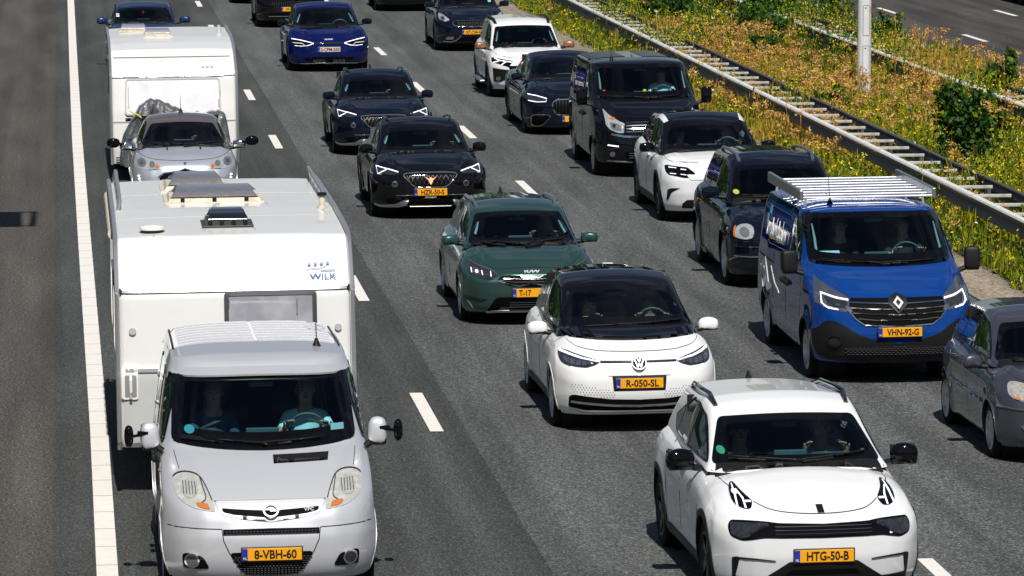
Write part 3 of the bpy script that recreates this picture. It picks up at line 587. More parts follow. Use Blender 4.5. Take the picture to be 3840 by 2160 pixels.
# outlines of lamps, grilles and bonnet seams, metres in each car's own front elevation (x to its left as seen, z up)
D = {
 'vivaro': {
  'head': [(-0.837,1.018),(-0.831,1.061),(-0.796,1.089),(-0.731,1.103),(-0.643,1.101),(-0.589,1.075),(-0.546,1.008),(-0.505,0.921),(-0.474,0.834),(-0.557,0.845),(-0.669,0.862),(-0.763,0.904),(-0.815,0.949)],
  'bowl': [(-0.722,1.017)],
  'amber': [(-0.666,0.912),(-0.535,0.903),(-0.509,0.848),(-0.573,0.853),(-0.637,0.871)],
  'seam': [(-0.813,1.247),(-0.784,1.144),(-0.76,1.104)],
  'seam2': [(-0.492,0.919),(-0.245,0.921),(-0.001,0.923)],
  'surr': [(-0.481,0.917),(-0.246,0.919),(-0.002,0.92),(-0.011,0.752),(-0.253,0.777),(-0.414,0.809),(-0.453,0.845)],
  'gril': [(-0.428,0.863),(-0.218,0.85),(-0.007,0.84),(-0.01,0.788),(-0.317,0.813),(-0.413,0.834)],
  'logo': [(-0.006,0.862)],
  'vpc': [(0.336,0.852)],
  'slot': [(-0.421,0.692),(-0.012,0.699),(-0.014,0.647),(-0.419,0.643)],
  'low': [(-0.365,0.492),(-0.017,0.496),(-0.018,0.277),(-0.213,0.283),(-0.278,0.347),(-0.334,0.425)],
  'inset': [(-0.43,0.695),(-0.417,0.595),(-0.37,0.492),(-0.333,0.425),(-0.278,0.344),(-0.213,0.281)],
  'fog': [(-0.775,0.465),(-0.743,0.483),(-0.599,0.455),(-0.54,0.35),(-0.649,0.341),(-0.768,0.345)],
  'fogc': [(-0.688,0.416)],
  'vent': [(0.051,1.22),(0.55,1.225),(0.529,1.187),(0.048,1.176)],
  'bump': [(-0.895,0.697),(-0.706,0.699),(-0.433,0.695)],
  'stick': [(-0.687,1.363)],
  'stick2': [(0.583,1.336),(0.703,1.331),(0.704,1.281),(0.584,1.283)],
 },
 'id3': {
  'head': [(-0.833,0.879),(-0.805,0.899),(-0.742,0.893),(-0.606,0.854),(-0.438,0.811),(-0.421,0.796),(-0.485,0.762),(-0.57,0.739),(-0.664,0.743),(-0.779,0.756),(-0.824,0.781),(-0.839,0.83)],
  'drl': [(-0.817,0.883),(-0.736,0.864),(-0.611,0.829),(-0.434,0.799)],
  'refl': [(-0.802,0.837),(-0.706,0.821),(-0.509,0.789),(-0.575,0.758),(-0.662,0.759),(-0.776,0.777)],
  'seam': [(-0.748,1.024),(-0.73,0.991),(-0.642,0.933),(-0.482,0.901),(-0.247,0.892),(0.022,0.89)],
  'band': [(-0.42,0.802),(-0.259,0.802),(-0.003,0.801)],
  'logo': [(-0.014,0.792)],
  'low': [(-0.756,0.426),(-0.712,0.447),(-0.298,0.4),(-0.014,0.391),(-0.009,0.267),(-0.461,0.258),(-0.692,0.262),(-0.759,0.304)],
  'lst': [(-0.729,0.367),(-0.268,0.33),(-0.012,0.322)],
  'lst2': [(-0.739,0.292),(-0.586,0.262),(-0.009,0.264)],
  'dim': [(-0.744,0.562),(-0.632,0.561),(-0.271,0.491),(-0.27,0.411),(-0.495,0.43),(-0.712,0.469),(-0.75,0.5)],
  'cowl': [(-0.745,1.053),(-0.745,1.035),(-0.691,1.018),(-0.415,1.0),(-0.135,1.0),(-0.05,0.999)],
  'pl': [(-0.325,0.648),(-0.013,0.649)],
 },
 'lynk': {
  'head': [(-0.688,1.038),(-0.653,1.045),(-0.638,1.019),(-0.6,0.98),(-0.55,0.941),(-0.572,0.903),(-0.59,0.89),(-0.641,0.889),(-0.706,0.91),(-0.725,0.949),(-0.72,1.0)],
  's1': [(-0.675,1.031),(-0.683,0.979),(-0.693,0.897)],
  's2': [(-0.662,1.006),(-0.629,0.953),(-0.627,0.893)],
  's3': [(-0.616,0.935),(-0.568,0.935)],
  'band': [(-0.795,0.774),(-0.77,0.811),(-0.665,0.815),(-0.426,0.809),(0.031,0.795),(0.026,0.677),(-0.523,0.682),(-0.598,0.668),(-0.694,0.652),(-0.785,0.682),(-0.8,0.74)],
  'lampin': [(-0.778,0.793),(-0.475,0.799),(-0.467,0.775),(-0.634,0.691),(-0.694,0.668),(-0.779,0.696)],
  'logo': [(0.06,0.906)],
  'seam': [(-0.733,1.16),(-0.68,1.09),(-0.671,1.051)],
  'seam2': [(-0.547,0.938),(-0.443,0.896),(-0.278,0.875),(0.048,0.866)],
  'low': [(-0.777,0.533),(-0.741,0.548),(-0.724,0.534),(-0.735,0.389),(-0.52,0.396),(-0.333,0.538),(0.025,0.536),(0.032,0.332),(-0.77,0.321)],
  'stick': [(-0.558,1.215)],
 },
 'blue': {
  'head': [(-0.857,1.249),(-0.843,1.21),(-0.747,1.133),(-0.637,1.083),(-0.554,1.033),(-0.599,0.88),(-0.707,0.889),(-0.861,0.936),(-0.927,0.965),(-0.919,1.074)],
  'drl': [(-0.572,1.012),(-0.701,1.03),(-0.849,1.073),(-0.86,0.969),(-0.802,0.921),(-0.697,0.907)],
  'refl': [(-0.827,1.043),(-0.706,1.012),(-0.585,0.993),(-0.604,0.919),(-0.703,0.932),(-0.799,0.951)],
  'gril': [(-0.553,1.036),(-0.158,1.034),(0.002,1.037),(-0.03,0.717),(-0.404,0.733),(-0.506,0.807),(-0.58,0.893)],
  't1': [(-0.56,0.985),(-0.35,0.978),(-0.012,0.965)],
  'u': [(-0.585,0.897),(-0.506,0.802),(-0.404,0.731),(-0.03,0.708)],
  't2': [(-0.551,0.924),(-0.358,0.914),(-0.02,0.902)],
  't3': [(-0.538,0.872),(-0.309,0.855),(-0.024,0.847)],
  't4': [(-0.48,0.807),(-0.276,0.788),(-0.027,0.784)],
  'house': [(-0.105,1.031),(-0.05,1.078),(0.019,1.087),(-0.024,0.851),(-0.074,0.852),(-0.109,0.958)],
  'logo': [(-0.012,0.989)],
  'bump': [(-0.965,0.662),(-0.915,0.672),(-0.84,0.774),(-0.729,0.775),(-0.581,0.692),(-0.461,0.613),(-0.301,0.567),(-0.033,0.513),(-0.011,0.278),(-0.798,0.307),(-0.905,0.357),(-0.954,0.478)],
  'fogc': [(-0.743,0.551)],
  'hon': [(-0.65,0.473),(-0.033,0.489),(-0.024,0.355),(-0.71,0.368)],
  'seam': [(-0.815,1.292),(-0.731,1.177),(-0.553,1.038)],
 },
 'ceed': {
  'head': [(-0.811,0.821),(-0.78,0.841),(-0.716,0.799),(-0.637,0.772),(-0.543,0.741),(-0.475,0.711),(-0.453,0.686),(-0.498,0.633),(-0.549,0.621),(-0.656,0.64),(-0.748,0.668),(-0.789,0.707)],
  'd1': [(-0.761,0.753),(-0.76,0.7)],
  'd2': [(-0.639,0.727),(-0.634,0.678)],
  'd3': [(-0.529,0.718),(-0.53,0.662)],
  'd4': [(-0.622,0.682),(-0.555,0.676)],
  'proj': [(-0.701,0.716)],
  'gril': [(-0.456,0.622),(-0.396,0.676),(-0.295,0.684),(-0.131,0.673),(0.022,0.67),(0.016,0.521),(-0.161,0.531),(-0.275,0.545),(-0.438,0.604)],
  'c1': [(-0.146,0.672),(-0.094,0.648),(0.02,0.647)],
  'c2': [(-0.444,0.612),(-0.275,0.566),(-0.174,0.546),(-0.085,0.578),(0.017,0.578)],
  'g1': [(-0.374,0.64),(0.018,0.622)],
  'g2': [(-0.413,0.616),(-0.237,0.596),(0.017,0.597)],
  'low': [(-0.592,0.207),(-0.489,0.379),(-0.44,0.399),(-0.238,0.403),(0.016,0.399),(0.021,0.225),(-0.233,0.227)],
  'skid': [(-0.592,0.2),(-0.422,0.213),(0.023,0.21)],
  'fog': [(-0.867,0.398),(-0.789,0.393),(-0.586,0.365),(-0.661,0.332),(-0.789,0.341),(-0.865,0.37)],
  'blade': [(-0.821,0.34),(-0.758,0.25),(-0.751,0.237),(-0.799,0.312)],
  'seam': [(-0.707,0.951),(-0.737,0.928),(-0.67,0.854),(-0.481,0.742),(-0.266,0.759),(0.039,0.761)],
  'logo': [(0.029,0.723)],
 },
 'hzr': {
  'head': [(-0.837,0.843),(-0.808,0.847),(-0.641,0.822),(-0.494,0.768),(-0.524,0.737),(-0.637,0.727),(-0.819,0.724),(-0.837,0.776)],
  'drl': [(-0.5,0.764),(-0.644,0.803),(-0.822,0.838),(-0.817,0.732),(-0.677,0.799)],
  'gril': [(-0.408,0.756),(-0.214,0.769),(0.008,0.769),(-0.004,0.531),(-0.244,0.535),(-0.317,0.588),(-0.44,0.718)],
  'logo': [(-0.001,0.665)],
  'fogc': [(-0.57,0.589)],
  'lip': [(-0.875,0.259),(-0.799,0.244),(-0.556,0.272),(-0.429,0.336),(-0.328,0.341),(-0.391,0.252),(-0.517,0.227),(-0.797,0.218)],
  'c1': [(-0.548,0.412),(-0.264,0.416)],
  'low': [(-0.735,0.367),(-0.004,0.387),(-0.003,0.262),(-0.663,0.265)],
  'seam': [(-0.749,0.971),(-0.69,0.933),(-0.492,0.828),(-0.249,0.775),(0.009,0.772)],
  'mob': [(0.01,0.386)],
 },
 'ev6': {
  'head': [(-0.857,0.783),(-0.675,0.764),(-0.451,0.715),(-0.348,0.683),(-0.454,0.637),(-0.645,0.614),(-0.794,0.622),(-0.836,0.704)],
  'd1': [(-0.849,0.779),(-0.675,0.757),(-0.451,0.708),(-0.357,0.681)],
  'd2': [(-0.357,0.678),(-0.493,0.633),(-0.645,0.621),(-0.784,0.632)],
  'd3': [(-0.827,0.696),(-0.624,0.684),(-0.568,0.646)],
  'band': [(-0.353,0.685),(0.067,0.687)],
  'logo': [(0.079,0.742)],
  'low': [(-0.602,0.348),(-0.296,0.365),(0.061,0.37),(0.061,0.261),(-0.267,0.257),(-0.536,0.279)],
  'line': [(-0.83,0.225),(-0.553,0.224),(0.062,0.237)],
 },
 'explorer': {
  'head': [(-0.849,0.911),(-0.82,0.927),(-0.518,0.899),(-0.412,0.819),(-0.481,0.754),(-0.583,0.747),(-0.811,0.786),(-0.849,0.83)],
  'a': [(-0.777,0.894),(-0.693,0.889)],
  'b': [(-0.631,0.872),(-0.549,0.864)],
  'c': [(-0.79,0.808),(-0.706,0.805)],
  'd': [(-0.638,0.801),(-0.556,0.793)],
  'slot': [(-0.833,0.555),(-0.78,0.582),(-0.656,0.589),(-0.78,0.512),(-0.813,0.407),(-0.844,0.381)],
  'low': [(-0.718,0.318),(-0.662,0.375),(-0.419,0.378),(-0.409,0.25),(-0.724,0.211)],
  'seam': [(-0.784,1.047),(-0.806,1.005),(-0.736,0.975),(-0.334,0.967)],
 },
 'xc90': {
  'head': [(-0.86,0.806),(-0.833,0.882),(-0.772,0.912),(-0.686,0.922),(-0.622,0.895),(-0.616,0.823),(-0.645,0.745),(-0.732,0.72),(-0.829,0.733),(-0.862,0.746)],
  'amb': [(-0.857,0.807),(-0.834,0.874),(-0.8,0.895),(-0.833,0.785),(-0.821,0.738),(-0.858,0.75)],
  'c': [(-0.74,0.818)],
  'l1': [(-0.869,0.621),(-0.559,0.604)],
  'l2': [(-0.875,0.485),(-0.56,0.493)],
  'seam': [(-0.847,1.012),(-0.738,1.115),(-0.724,1.14)],
 },
 'jogger': {
  'head': [(-0.819,0.877),(-0.77,0.88),(-0.401,0.821),(-0.429,0.764),(-0.489,0.691),(-0.601,0.723),(-0.768,0.773),(-0.824,0.799)],
  'y1': [(-0.797,0.778),(-0.657,0.825),(-0.419,0.793)],
  'y2': [(-0.765,0.866),(-0.657,0.825)],
  'y3': [(-0.645,0.73),(-0.531,0.809)],
  'blk': [(-0.809,0.672),(-0.666,0.651),(-0.506,0.633),(-0.308,0.631),(-0.308,0.396),(-0.579,0.414),(-0.665,0.375),(-0.786,0.378),(-0.795,0.471)],
  'fogc': [(-0.695,0.445)],
  'seam': [(-0.737,0.99),(-0.724,0.899),(-0.401,0.829)],
 },
 'merc': {
  'head': [(-0.889,0.798),(-0.729,0.778),(-0.544,0.728),(-0.565,0.672),(-0.731,0.661),(-0.89,0.686),(-0.903,0.732)],
  'drl': [(-0.877,0.797),(-0.729,0.778),(-0.547,0.728),(-0.569,0.675),(-0.73,0.666),(-0.884,0.686)],
  'gril': [(-0.512,0.686),(-0.475,0.742),(-0.399,0.77),(-0.055,0.774),(-0.069,0.469),(-0.385,0.486),(-0.474,0.554)],
  'intake': [(-0.845,0.4),(-0.778,0.428),(-0.549,0.433),(-0.472,0.398),(-0.632,0.216),(-0.729,0.196),(-0.838,0.212)],
  'line': [(-0.556,0.185),(-0.459,0.319),(-0.4,0.341),(-0.204,0.346)],
 },
 'niro': {
  'head': [(-0.785,0.956),(-0.72,0.934),(-0.582,0.834),(-0.557,0.79),(-0.671,0.758),(-0.787,0.799),(-0.806,0.884)],
  'hc': [(-0.714,0.833)],
  'gril': [(-0.498,0.76),(-0.351,0.792),(-0.008,0.794),(-0.016,0.621),(-0.359,0.633),(-0.487,0.681)],
  'lip': [(-0.709,0.284),(-0.553,0.267),(-0.393,0.304),(-0.28,0.425)],
  'fog': [(-0.665,0.359),(-0.602,0.394),(-0.452,0.387),(-0.49,0.321),(-0.648,0.313)],
  'logo': [(0.001,0.841)],
  'low': [(-0.361,0.37),(-0.018,0.382),(-0.017,0.275),(-0.392,0.27)],
 },
 'polo': {
  'head': [(-0.767,0.708),(-0.745,0.749),(-0.693,0.771),(-0.575,0.763),(-0.484,0.699),(-0.465,0.62),(-0.548,0.584),(-0.672,0.56),(-0.747,0.573),(-0.775,0.627)],
  'c1': [(-0.675,0.68)],
  'c2': [(-0.547,0.664)],
  'amb': [(-0.716,0.599)],
  'l1': [(-0.776,0.503),(-0.584,0.498),(-0.416,0.496)],
  'smile': [(-0.738,0.337),(-0.686,0.273),(-0.566,0.229),(-0.396,0.22)],
  'low': [(-0.723,0.334),(-0.581,0.347),(-0.413,0.345),(-0.405,0.254),(-0.579,0.272),(-0.666,0.293)],
  'seam': [(-0.72,0.936),(-0.74,0.869),(-0.71,0.768)],
 },
 'ds3': {
  'head': [(-0.775,0.853),(-0.723,0.902),(-0.586,0.86),(-0.529,0.809),(-0.401,0.758),(-0.413,0.71),(-0.634,0.692),(-0.752,0.726),(-0.78,0.777)],
  'c1': [(-0.69,0.804)],
  'c2': [(-0.53,0.782)],
  'c3': [(-0.451,0.757)],
  'd1': [(-0.752,0.599)],
  'gril': [(-0.446,0.581),(-0.354,0.651),(-0.09,0.686),(-0.012,0.725),(-0.017,0.535),(-0.447,0.541)],
  'ch1': [(-0.436,0.591),(-0.35,0.652),(-0.09,0.682),(-0.012,0.725)],
  'ch2': [(-0.275,0.596),(-0.092,0.617),(-0.014,0.665)],
  'logo': [(-0.015,0.794)],
  'seam': [(-0.746,0.945),(-0.702,0.922),(-0.566,0.869),(-0.346,0.846),(-0.012,0.838)],
 },
}
# ---------------------------------------------------------------- the vehicles (kinds of car told apart by shape and colour)
CARS = {}
P_WHITE = paint('paint_white', (.76, .77, .79)); P_WHITE2 = paint('paint_bright_white', (.80, .80, .80)); P_BLACK = paint('paint_black', (.0032, .0034, .005))
P_NAVY = paint('paint_midnight_blue', (.0032, .005, .013)); P_BLUE = paint('paint_van_blue', (.003, .040, .21)); P_EV = paint('paint_deep_blue', (.002, .006, .070))
P_GREEN = paint('paint_dark_green', (.030, .085, .072), metal=.5, rough=.3); P_SILVER = paint('paint_silver', (.62, .63, .67), metal=.35, rough=.40); P_LBLUE = paint('paint_ice_silver', (.60, .64, .71), metal=.55, rough=.36)
P_GREY = paint('paint_violet_grey', (.060, .063, .085), metal=.4, rough=.35); P_BROWN = paint('paint_brown_roof', (.15, .118, .112), metal=.3); P_DBLUE = paint('paint_dark_blue', (.005, .025, .09), metal=.3)
COPPER = mat('copper_mirror_cap', (.34, .14, .07), .35, metal=.4, coat=1); CUPR = mat('copper_emblem', (.42, .15, .07), .4, metal=.3)

def mk(key, name, label, X, Y, Lg, W, wb, fo, rw, ra, yaw=0, cat='car', group='cars driving in the traffic jam'):
    c = Car(name, label, cat, X, Y, Lg, W, yaw, group); c.ya = (fo, fo + wb); c.rw = rw; c.ra = ra; c.deck = None; c.glass_hull = 0; CARS[key] = c; return c

def build_id3():
    c = mk('id3', 'hatchback', 'white hatchback with black roof and a round emblem, behind the nearest white crossover', 6.27, 49.64, 4.26, 1.81, 2.77, .83, .335, .375)
    passenger_car(c, dict(paint=P_WHITE2, roofpaint=P_BLACK, F=[(.2, .13), (.27, .05), (.45, .0), (.6, .0), (.72, .03), (.8, .09), (.86, .2), (.90, .34)],
        T=[(.1, .80), (.34, .90), (.6, .975), (.85, 1.02)], wsb=(.98, 1.045), hdr=(1.95, 1.475), pk=(2.5, 1.555), rt=(3.85, 1.47), rb=(4.1, 1.05), gb=.80, gr=.625, drop=.05,
        rim=dict(n=5, w=.11, taper=1.3, cap=1), rimm=SILV, sill=.12, dlo=((3.55, .05), (3.3, -.04)), bp=2.15, frb=.11))
    return c
def build_lynk():
    c = mk('lynk', 'crossover', 'white compact crossover with black roof rails, nearest car at the bottom right of the jam', 6.54, 38.98, 4.54, 1.857, 2.734, .90, .36, .40, yaw=.8)
    passenger_car(c, dict(paint=P_WHITE, F=[(.2, .14), (.3, .05), (.5, .0), (.7, .0), (.8, .04), (.87, .12), (.93, .3)],
        T=[(.1, .83), (.35, .95), (.7, 1.04), (1.0, 1.09)], wsb=(1.22, 1.13), hdr=(2.0, 1.53), pk=(2.5, 1.62), rt=(4.0, 1.54), rb=(4.35, 1.15), gb=.83, gr=.665, drop=.09, hump=.03,
        rim=dict(n=5, w=.05, v=.14), rimm=DKAL, sill=.12, lip=BLACK, lipw=.055, dlo=((3.7, .08), (3.45, -.05)), bp=2.4, handle=BLACK))
    return c
def build_ceed():
    c = mk('ceed', 'estate_car', 'dark green estate car with silver roof rails behind the white electric hatchback', 6.07, 59.2, 4.6, 1.80, 2.65, .88, .32, .355)
    passenger_car(c, dict(paint=P_GREEN, F=[(.18, .12), (.26, .04), (.45, .0), (.6, .0), (.68, .05), (.74, .14), (.80, .32)],
        T=[(.1, .70), (.32, .80), (.7, .90), (1.0, .95)], wsb=(1.22, .965), hdr=(2.0, 1.37), pk=(2.5, 1.45), rt=(4.15, 1.38), rb=(4.45, 1.0), gb=.78, gr=.615, drop=.05, gc=.17,
        rim=dict(n=5, w=.06, v=.12), rimm=SILV, dlom=CHR, dloin=.018, dlo=((4.1, .08), (3.9, -.03)), bp=2.4, handle=CHR, trim=1))
    return c
def build_formentor(key, label, X, Y, m, yaw=0):
    c = mk(key, 'crossover', label, X, Y, 4.45, 1.84, 2.68, .88, .345, .385, yaw=yaw)
    passenger_car(c, dict(paint=m, F=[(.2, .12), (.27, .04), (.45, .0), (.62, .0), (.72, .05), (.78, .15), (.84, .34)],
        T=[(.1, .74), (.34, .84), (.8, .94), (1.1, .98)], wsb=(1.32, 1.0), hdr=(2.08, 1.38), pk=(2.55, 1.47), rt=(3.9, 1.38), rb=(4.3, 1.05), gb=.79, gr=.62, drop=.05,
        rim=dict(n=5, w=.045, v=.13), rimm=DKAL, lip=BLACK, dlo=((3.55, .10), (3.35, -.05)), bp=2.45, handle=m, flare=.028, trim=1))
    return c
def build_ev6():
    c = mk('ev6', 'crossover', 'deep blue electric crossover with a white number plate in the middle lane', 6.22, 107.2, 4.695, 1.89, 2.9, .85, .36, .395)
    passenger_car(c, dict(paint=P_EV, roofpaint=P_EV, F=[(.18, .12), (.26, .04), (.45, .0), (.6, .02), (.68, .04), (.78, .12), (.84, .28)],
        T=[(.1, .74), (.3, .84), (.6, .92), (.85, .96)], wsb=(1.1, .99), hdr=(2.0, 1.44), pk=(2.5, 1.53), rt=(4.0, 1.42), rb=(4.4, 1.08), gb=.84, gr=.65, drop=-.02, hump=.03,
        rim=dict(n=5, w=.08), rimm=DKAL, lip=GLOSSBLACK, dlo=((3.9, .1), (3.6, -.05)), bp=2.4, handle=P_EV, trim=1))
    return c
def build_explorer():
    c = mk('explorer', 'crossover', 'white electric crossover with black roof and white roof arches, behind the black seven seater', 10.38, 71.9, 4.47, 1.87, 2.767, .86, .37, .405)
    passenger_car(c, dict(paint=P_WHITE, roofpaint=P_BLACK, F=[(.2, .14), (.3, .05), (.5, .0), (.72, .0), (.82, .04), (.90, .12), (.95, .3)],
        T=[(.1, .86), (.33, .97), (.7, 1.03), (1.0, 1.06)], wsb=(1.15, 1.09), hdr=(2.0, 1.52), pk=(2.5, 1.61), rt=(4.0, 1.52), rb=(4.3, 1.15), gb=.83, gr=.655, drop=.05,
        rim=dict(n=5, w=.055, v=.12), rimm=DKAL, lip=BLACK, lipw=.05, sill=.14, dlo=((3.55, .1), (3.35, -.05)), bp=2.35, handle=P_WHITE))
    return c
def build_xc90():
    c = mk('xc90', 'seven_seater', 'black seven seater with thick silver roof rails behind the blue van', 10.17, 62.9, 4.80, 1.91, 2.857, .90, .375, .41, yaw=-.5)
    passenger_car(c, dict(paint=P_NAVY, F=[(.22, .14), (.3, .05), (.5, .0), (.75, .01), (.85, .06), (.93, .16), (.98, .34)],
        T=[(.1, .88), (.36, 1.0), (.8, 1.08), (1.1, 1.12)], wsb=(1.34, 1.15), hdr=(2.1, 1.62), pk=(2.6, 1.73), rt=(4.45, 1.66), rb=(4.7, 1.2), gb=.825, gr=.645, drop=.06, hump=.02, PF=[(0, 0), (.5, .01), (.75, .05), (.88, .12), (1, .32)],
        rim=dict(n=5, w=.085), rimm=SILV, lip=P_NAVY, lipw=.06, dlom=CHR, dloin=.018, sill=.1, dlo=((4.3, .08), (4.2, -.03)), bp=2.5, handle=P_NAVY, flare=.035))
    return c
def build_jogger():
    c = mk('jogger', 'estate_car', 'white seven seat estate with copper mirrors and black roof rails', 10.08, 98.6, 4.55, 1.784, 2.897, .84, .335, .38)
    passenger_car(c, dict(paint=P_WHITE, F=[(.22, .14), (.3, .05), (.5, .0), (.72, .0), (.82, .05), (.90, .14), (.95, .3)],
        T=[(.1, .86), (.33, .96), (.7, 1.02), (.95, 1.05)], wsb=(1.12, 1.06), hdr=(1.85, 1.52), pk=(2.4, 1.62), rt=(4.2, 1.60), rb=(4.45, 1.15), gb=.79, gr=.655, drop=.06,
        rim=dict(n=5, w=.06), rimm=DKAL, lip=BLACK, lipw=.07, sill=.16, dlo=((4.1, .1), (4.0, -.03)), bp=2.3, handle=P_WHITE, trim=1))
    return c
def build_merc():
    c = mk('merc', 'saloon_car', 'dark navy luxury saloon half hidden behind the black minibus', 9.95, 88.9, 5.2, 1.92, 3.1, .88, .36, .385)
    passenger_car(c, dict(paint=P_NAVY, F=[(.15, .12), (.24, .04), (.42, .0), (.6, .0), (.72, .05), (.79, .15), (.84, .34)],
        T=[(.1, .75), (.34, .85), (.8, .96), (1.2, 1.0)], wsb=(1.5, 1.03), hdr=(2.35, 1.40), pk=(2.9, 1.50), rt=(4.1, 1.38), rb=(4.9, 1.05), gb=.80, gr=.61, drop=.07, gc=.15,
        rim=dict(n=10, w=.03), rimm=DKAL, lip=P_NAVY, lipw=.02, dlom=CHR, dloin=.02, dlo=((4.3, .08), (3.8, -.05)), bp=2.75, handle=P_NAVY, sill=.08))
    return c
def build_niro():
    c = mk('niro', 'crossover', 'dark blue crossover with a mesh grille at the top of the right lane', 10.2, 114.2, 4.355, 1.805, 2.7, .88, .335, .37)
    passenger_car(c, dict(paint=P_NAVY, F=[(.2, .12), (.27, .04), (.45, .0), (.62, .0), (.74, .04), (.82, .12), (.87, .3)],
        T=[(.1, .79), (.32, .89), (.7, .98), (1.0, 1.03)], wsb=(1.18, 1.07), hdr=(1.95, 1.45), pk=(2.4, 1.54), rt=(3.9, 1.48), rb=(4.2, 1.1), gb=.79, gr=.63, drop=.05,
        rim=dict(n=5, w=.07), rimm=DKAL, lip=P_NAVY, dlo=((3.7, .1), (3.5, -.05)), bp=2.3, handle=P_NAVY))
    return c
def build_polo():
    c = mk('polo', 'hatchback', 'grey violet small hatchback with round headlights at the right edge of the picture', 10.57, 46.9, 3.9, 1.65, 2.46, .80, .30, .335)
    passenger_car(c, dict(paint=P_GREY, F=[(.2, .12), (.27, .03), (.45, .0), (.6, .02), (.72, .08), (.79, .16), (.84, .3)],
        T=[(.1, .76), (.33, .87), (.7, .94), (.85, .96)], wsb=(1.02, .99), hdr=(1.72, 1.385), pk=(2.2, 1.465), rt=(3.5, 1.39), rb=(3.78, 1.02), gb=.735, gr=.56, drop=.05, hump=.05, gc=.18,
        rim=dict(n=6, w=.10, taper=1.2, cap=1), rimm=SILV, lip=P_GREY, lipw=.02, dlo=((3.4, .1), (3.2, -.05)), bp=2.05, handle=P_GREY))
    return c
def build_ds3():
    c = mk('ds3', 'hatchback', 'ice blue hatchback with brown roof and chrome mirrors, towing the farther caravan', 1.99, 74.6, 3.95, 1.715, 2.46, .83, .315, .35)
    passenger_car(c, dict(paint=P_LBLUE, roofpaint=P_BROWN, F=[(.18, .12), (.26, .04), (.45, .0), (.6, .02), (.72, .06), (.80, .14), (.86, .3)],
        T=[(.1, .77), (.32, .88), (.7, .96), (.85, .99)], wsb=(.98, 1.02), hdr=(1.75, 1.385), pk=(2.3, 1.46), rt=(3.5, 1.39), rb=(3.8, 1.05), gb=.755, gr=.56, drop=.05, hump=.04,
        rim=dict(n=5, w=.08), rimm=SILV, lip=P_LBLUE, lipw=.02, dlo=((3.4, .1), (3.2, -.05)), bp=2.15, handle=CHR))
    return c
def build_mazda():
    c = mk('mazda', 'hatchback', 'dark blue hatchback with a red tag on its mirror, behind the farther caravan', 1.97, 108.3, 4.2, 1.76, 2.55, .85, .32, .36)
    passenger_car(c, dict(paint=P_DBLUE, F=[(.2, .12), (.27, .04), (.45, .0), (.62, .02), (.74, .06), (.82, .14), (.87, .3)],
        T=[(.1, .79), (.32, .89), (.7, .97), (1.0, 1.02)], wsb=(1.2, 1.06), hdr=(1.9, 1.42), pk=(2.4, 1.50), rt=(3.7, 1.42), rb=(4.0, 1.1), gb=.78, gr=.61, drop=.05,
        rim=dict(n=5, w=.07), rimm=DKAL, lip=P_DBLUE, dlo=((3.5, .1), (3.3, -.05)), bp=2.3, handle=P_DBLUE))
    return c
def build_top(key, name, label, X, Y, m=None):
    c = mk(key, name, label, X, Y, 4.5, 1.86, 2.7, .9, .345, .38)
    passenger_car(c, dict(paint=m or P_BLACK, F=[(.2, .12), (.27, .04), (.45, .0), (.62, .0), (.76, .04), (.84, .12), (.9, .3)],
        T=[(.1, .8), (.32, .92), (.7, 1.0), (1.0, 1.05)], wsb=(1.2, 1.09), hdr=(2.0, 1.5), pk=(2.5, 1.6), rt=(3.9, 1.55), rb=(4.3, 1.15), gb=.82, gr=.65, drop=.05,
        rim=dict(n=5, w=.07), rimm=DKAL, dlo=((3.7, .1), (3.5, -.05)), bp=2.35, handle=P_BLACK))
    return c

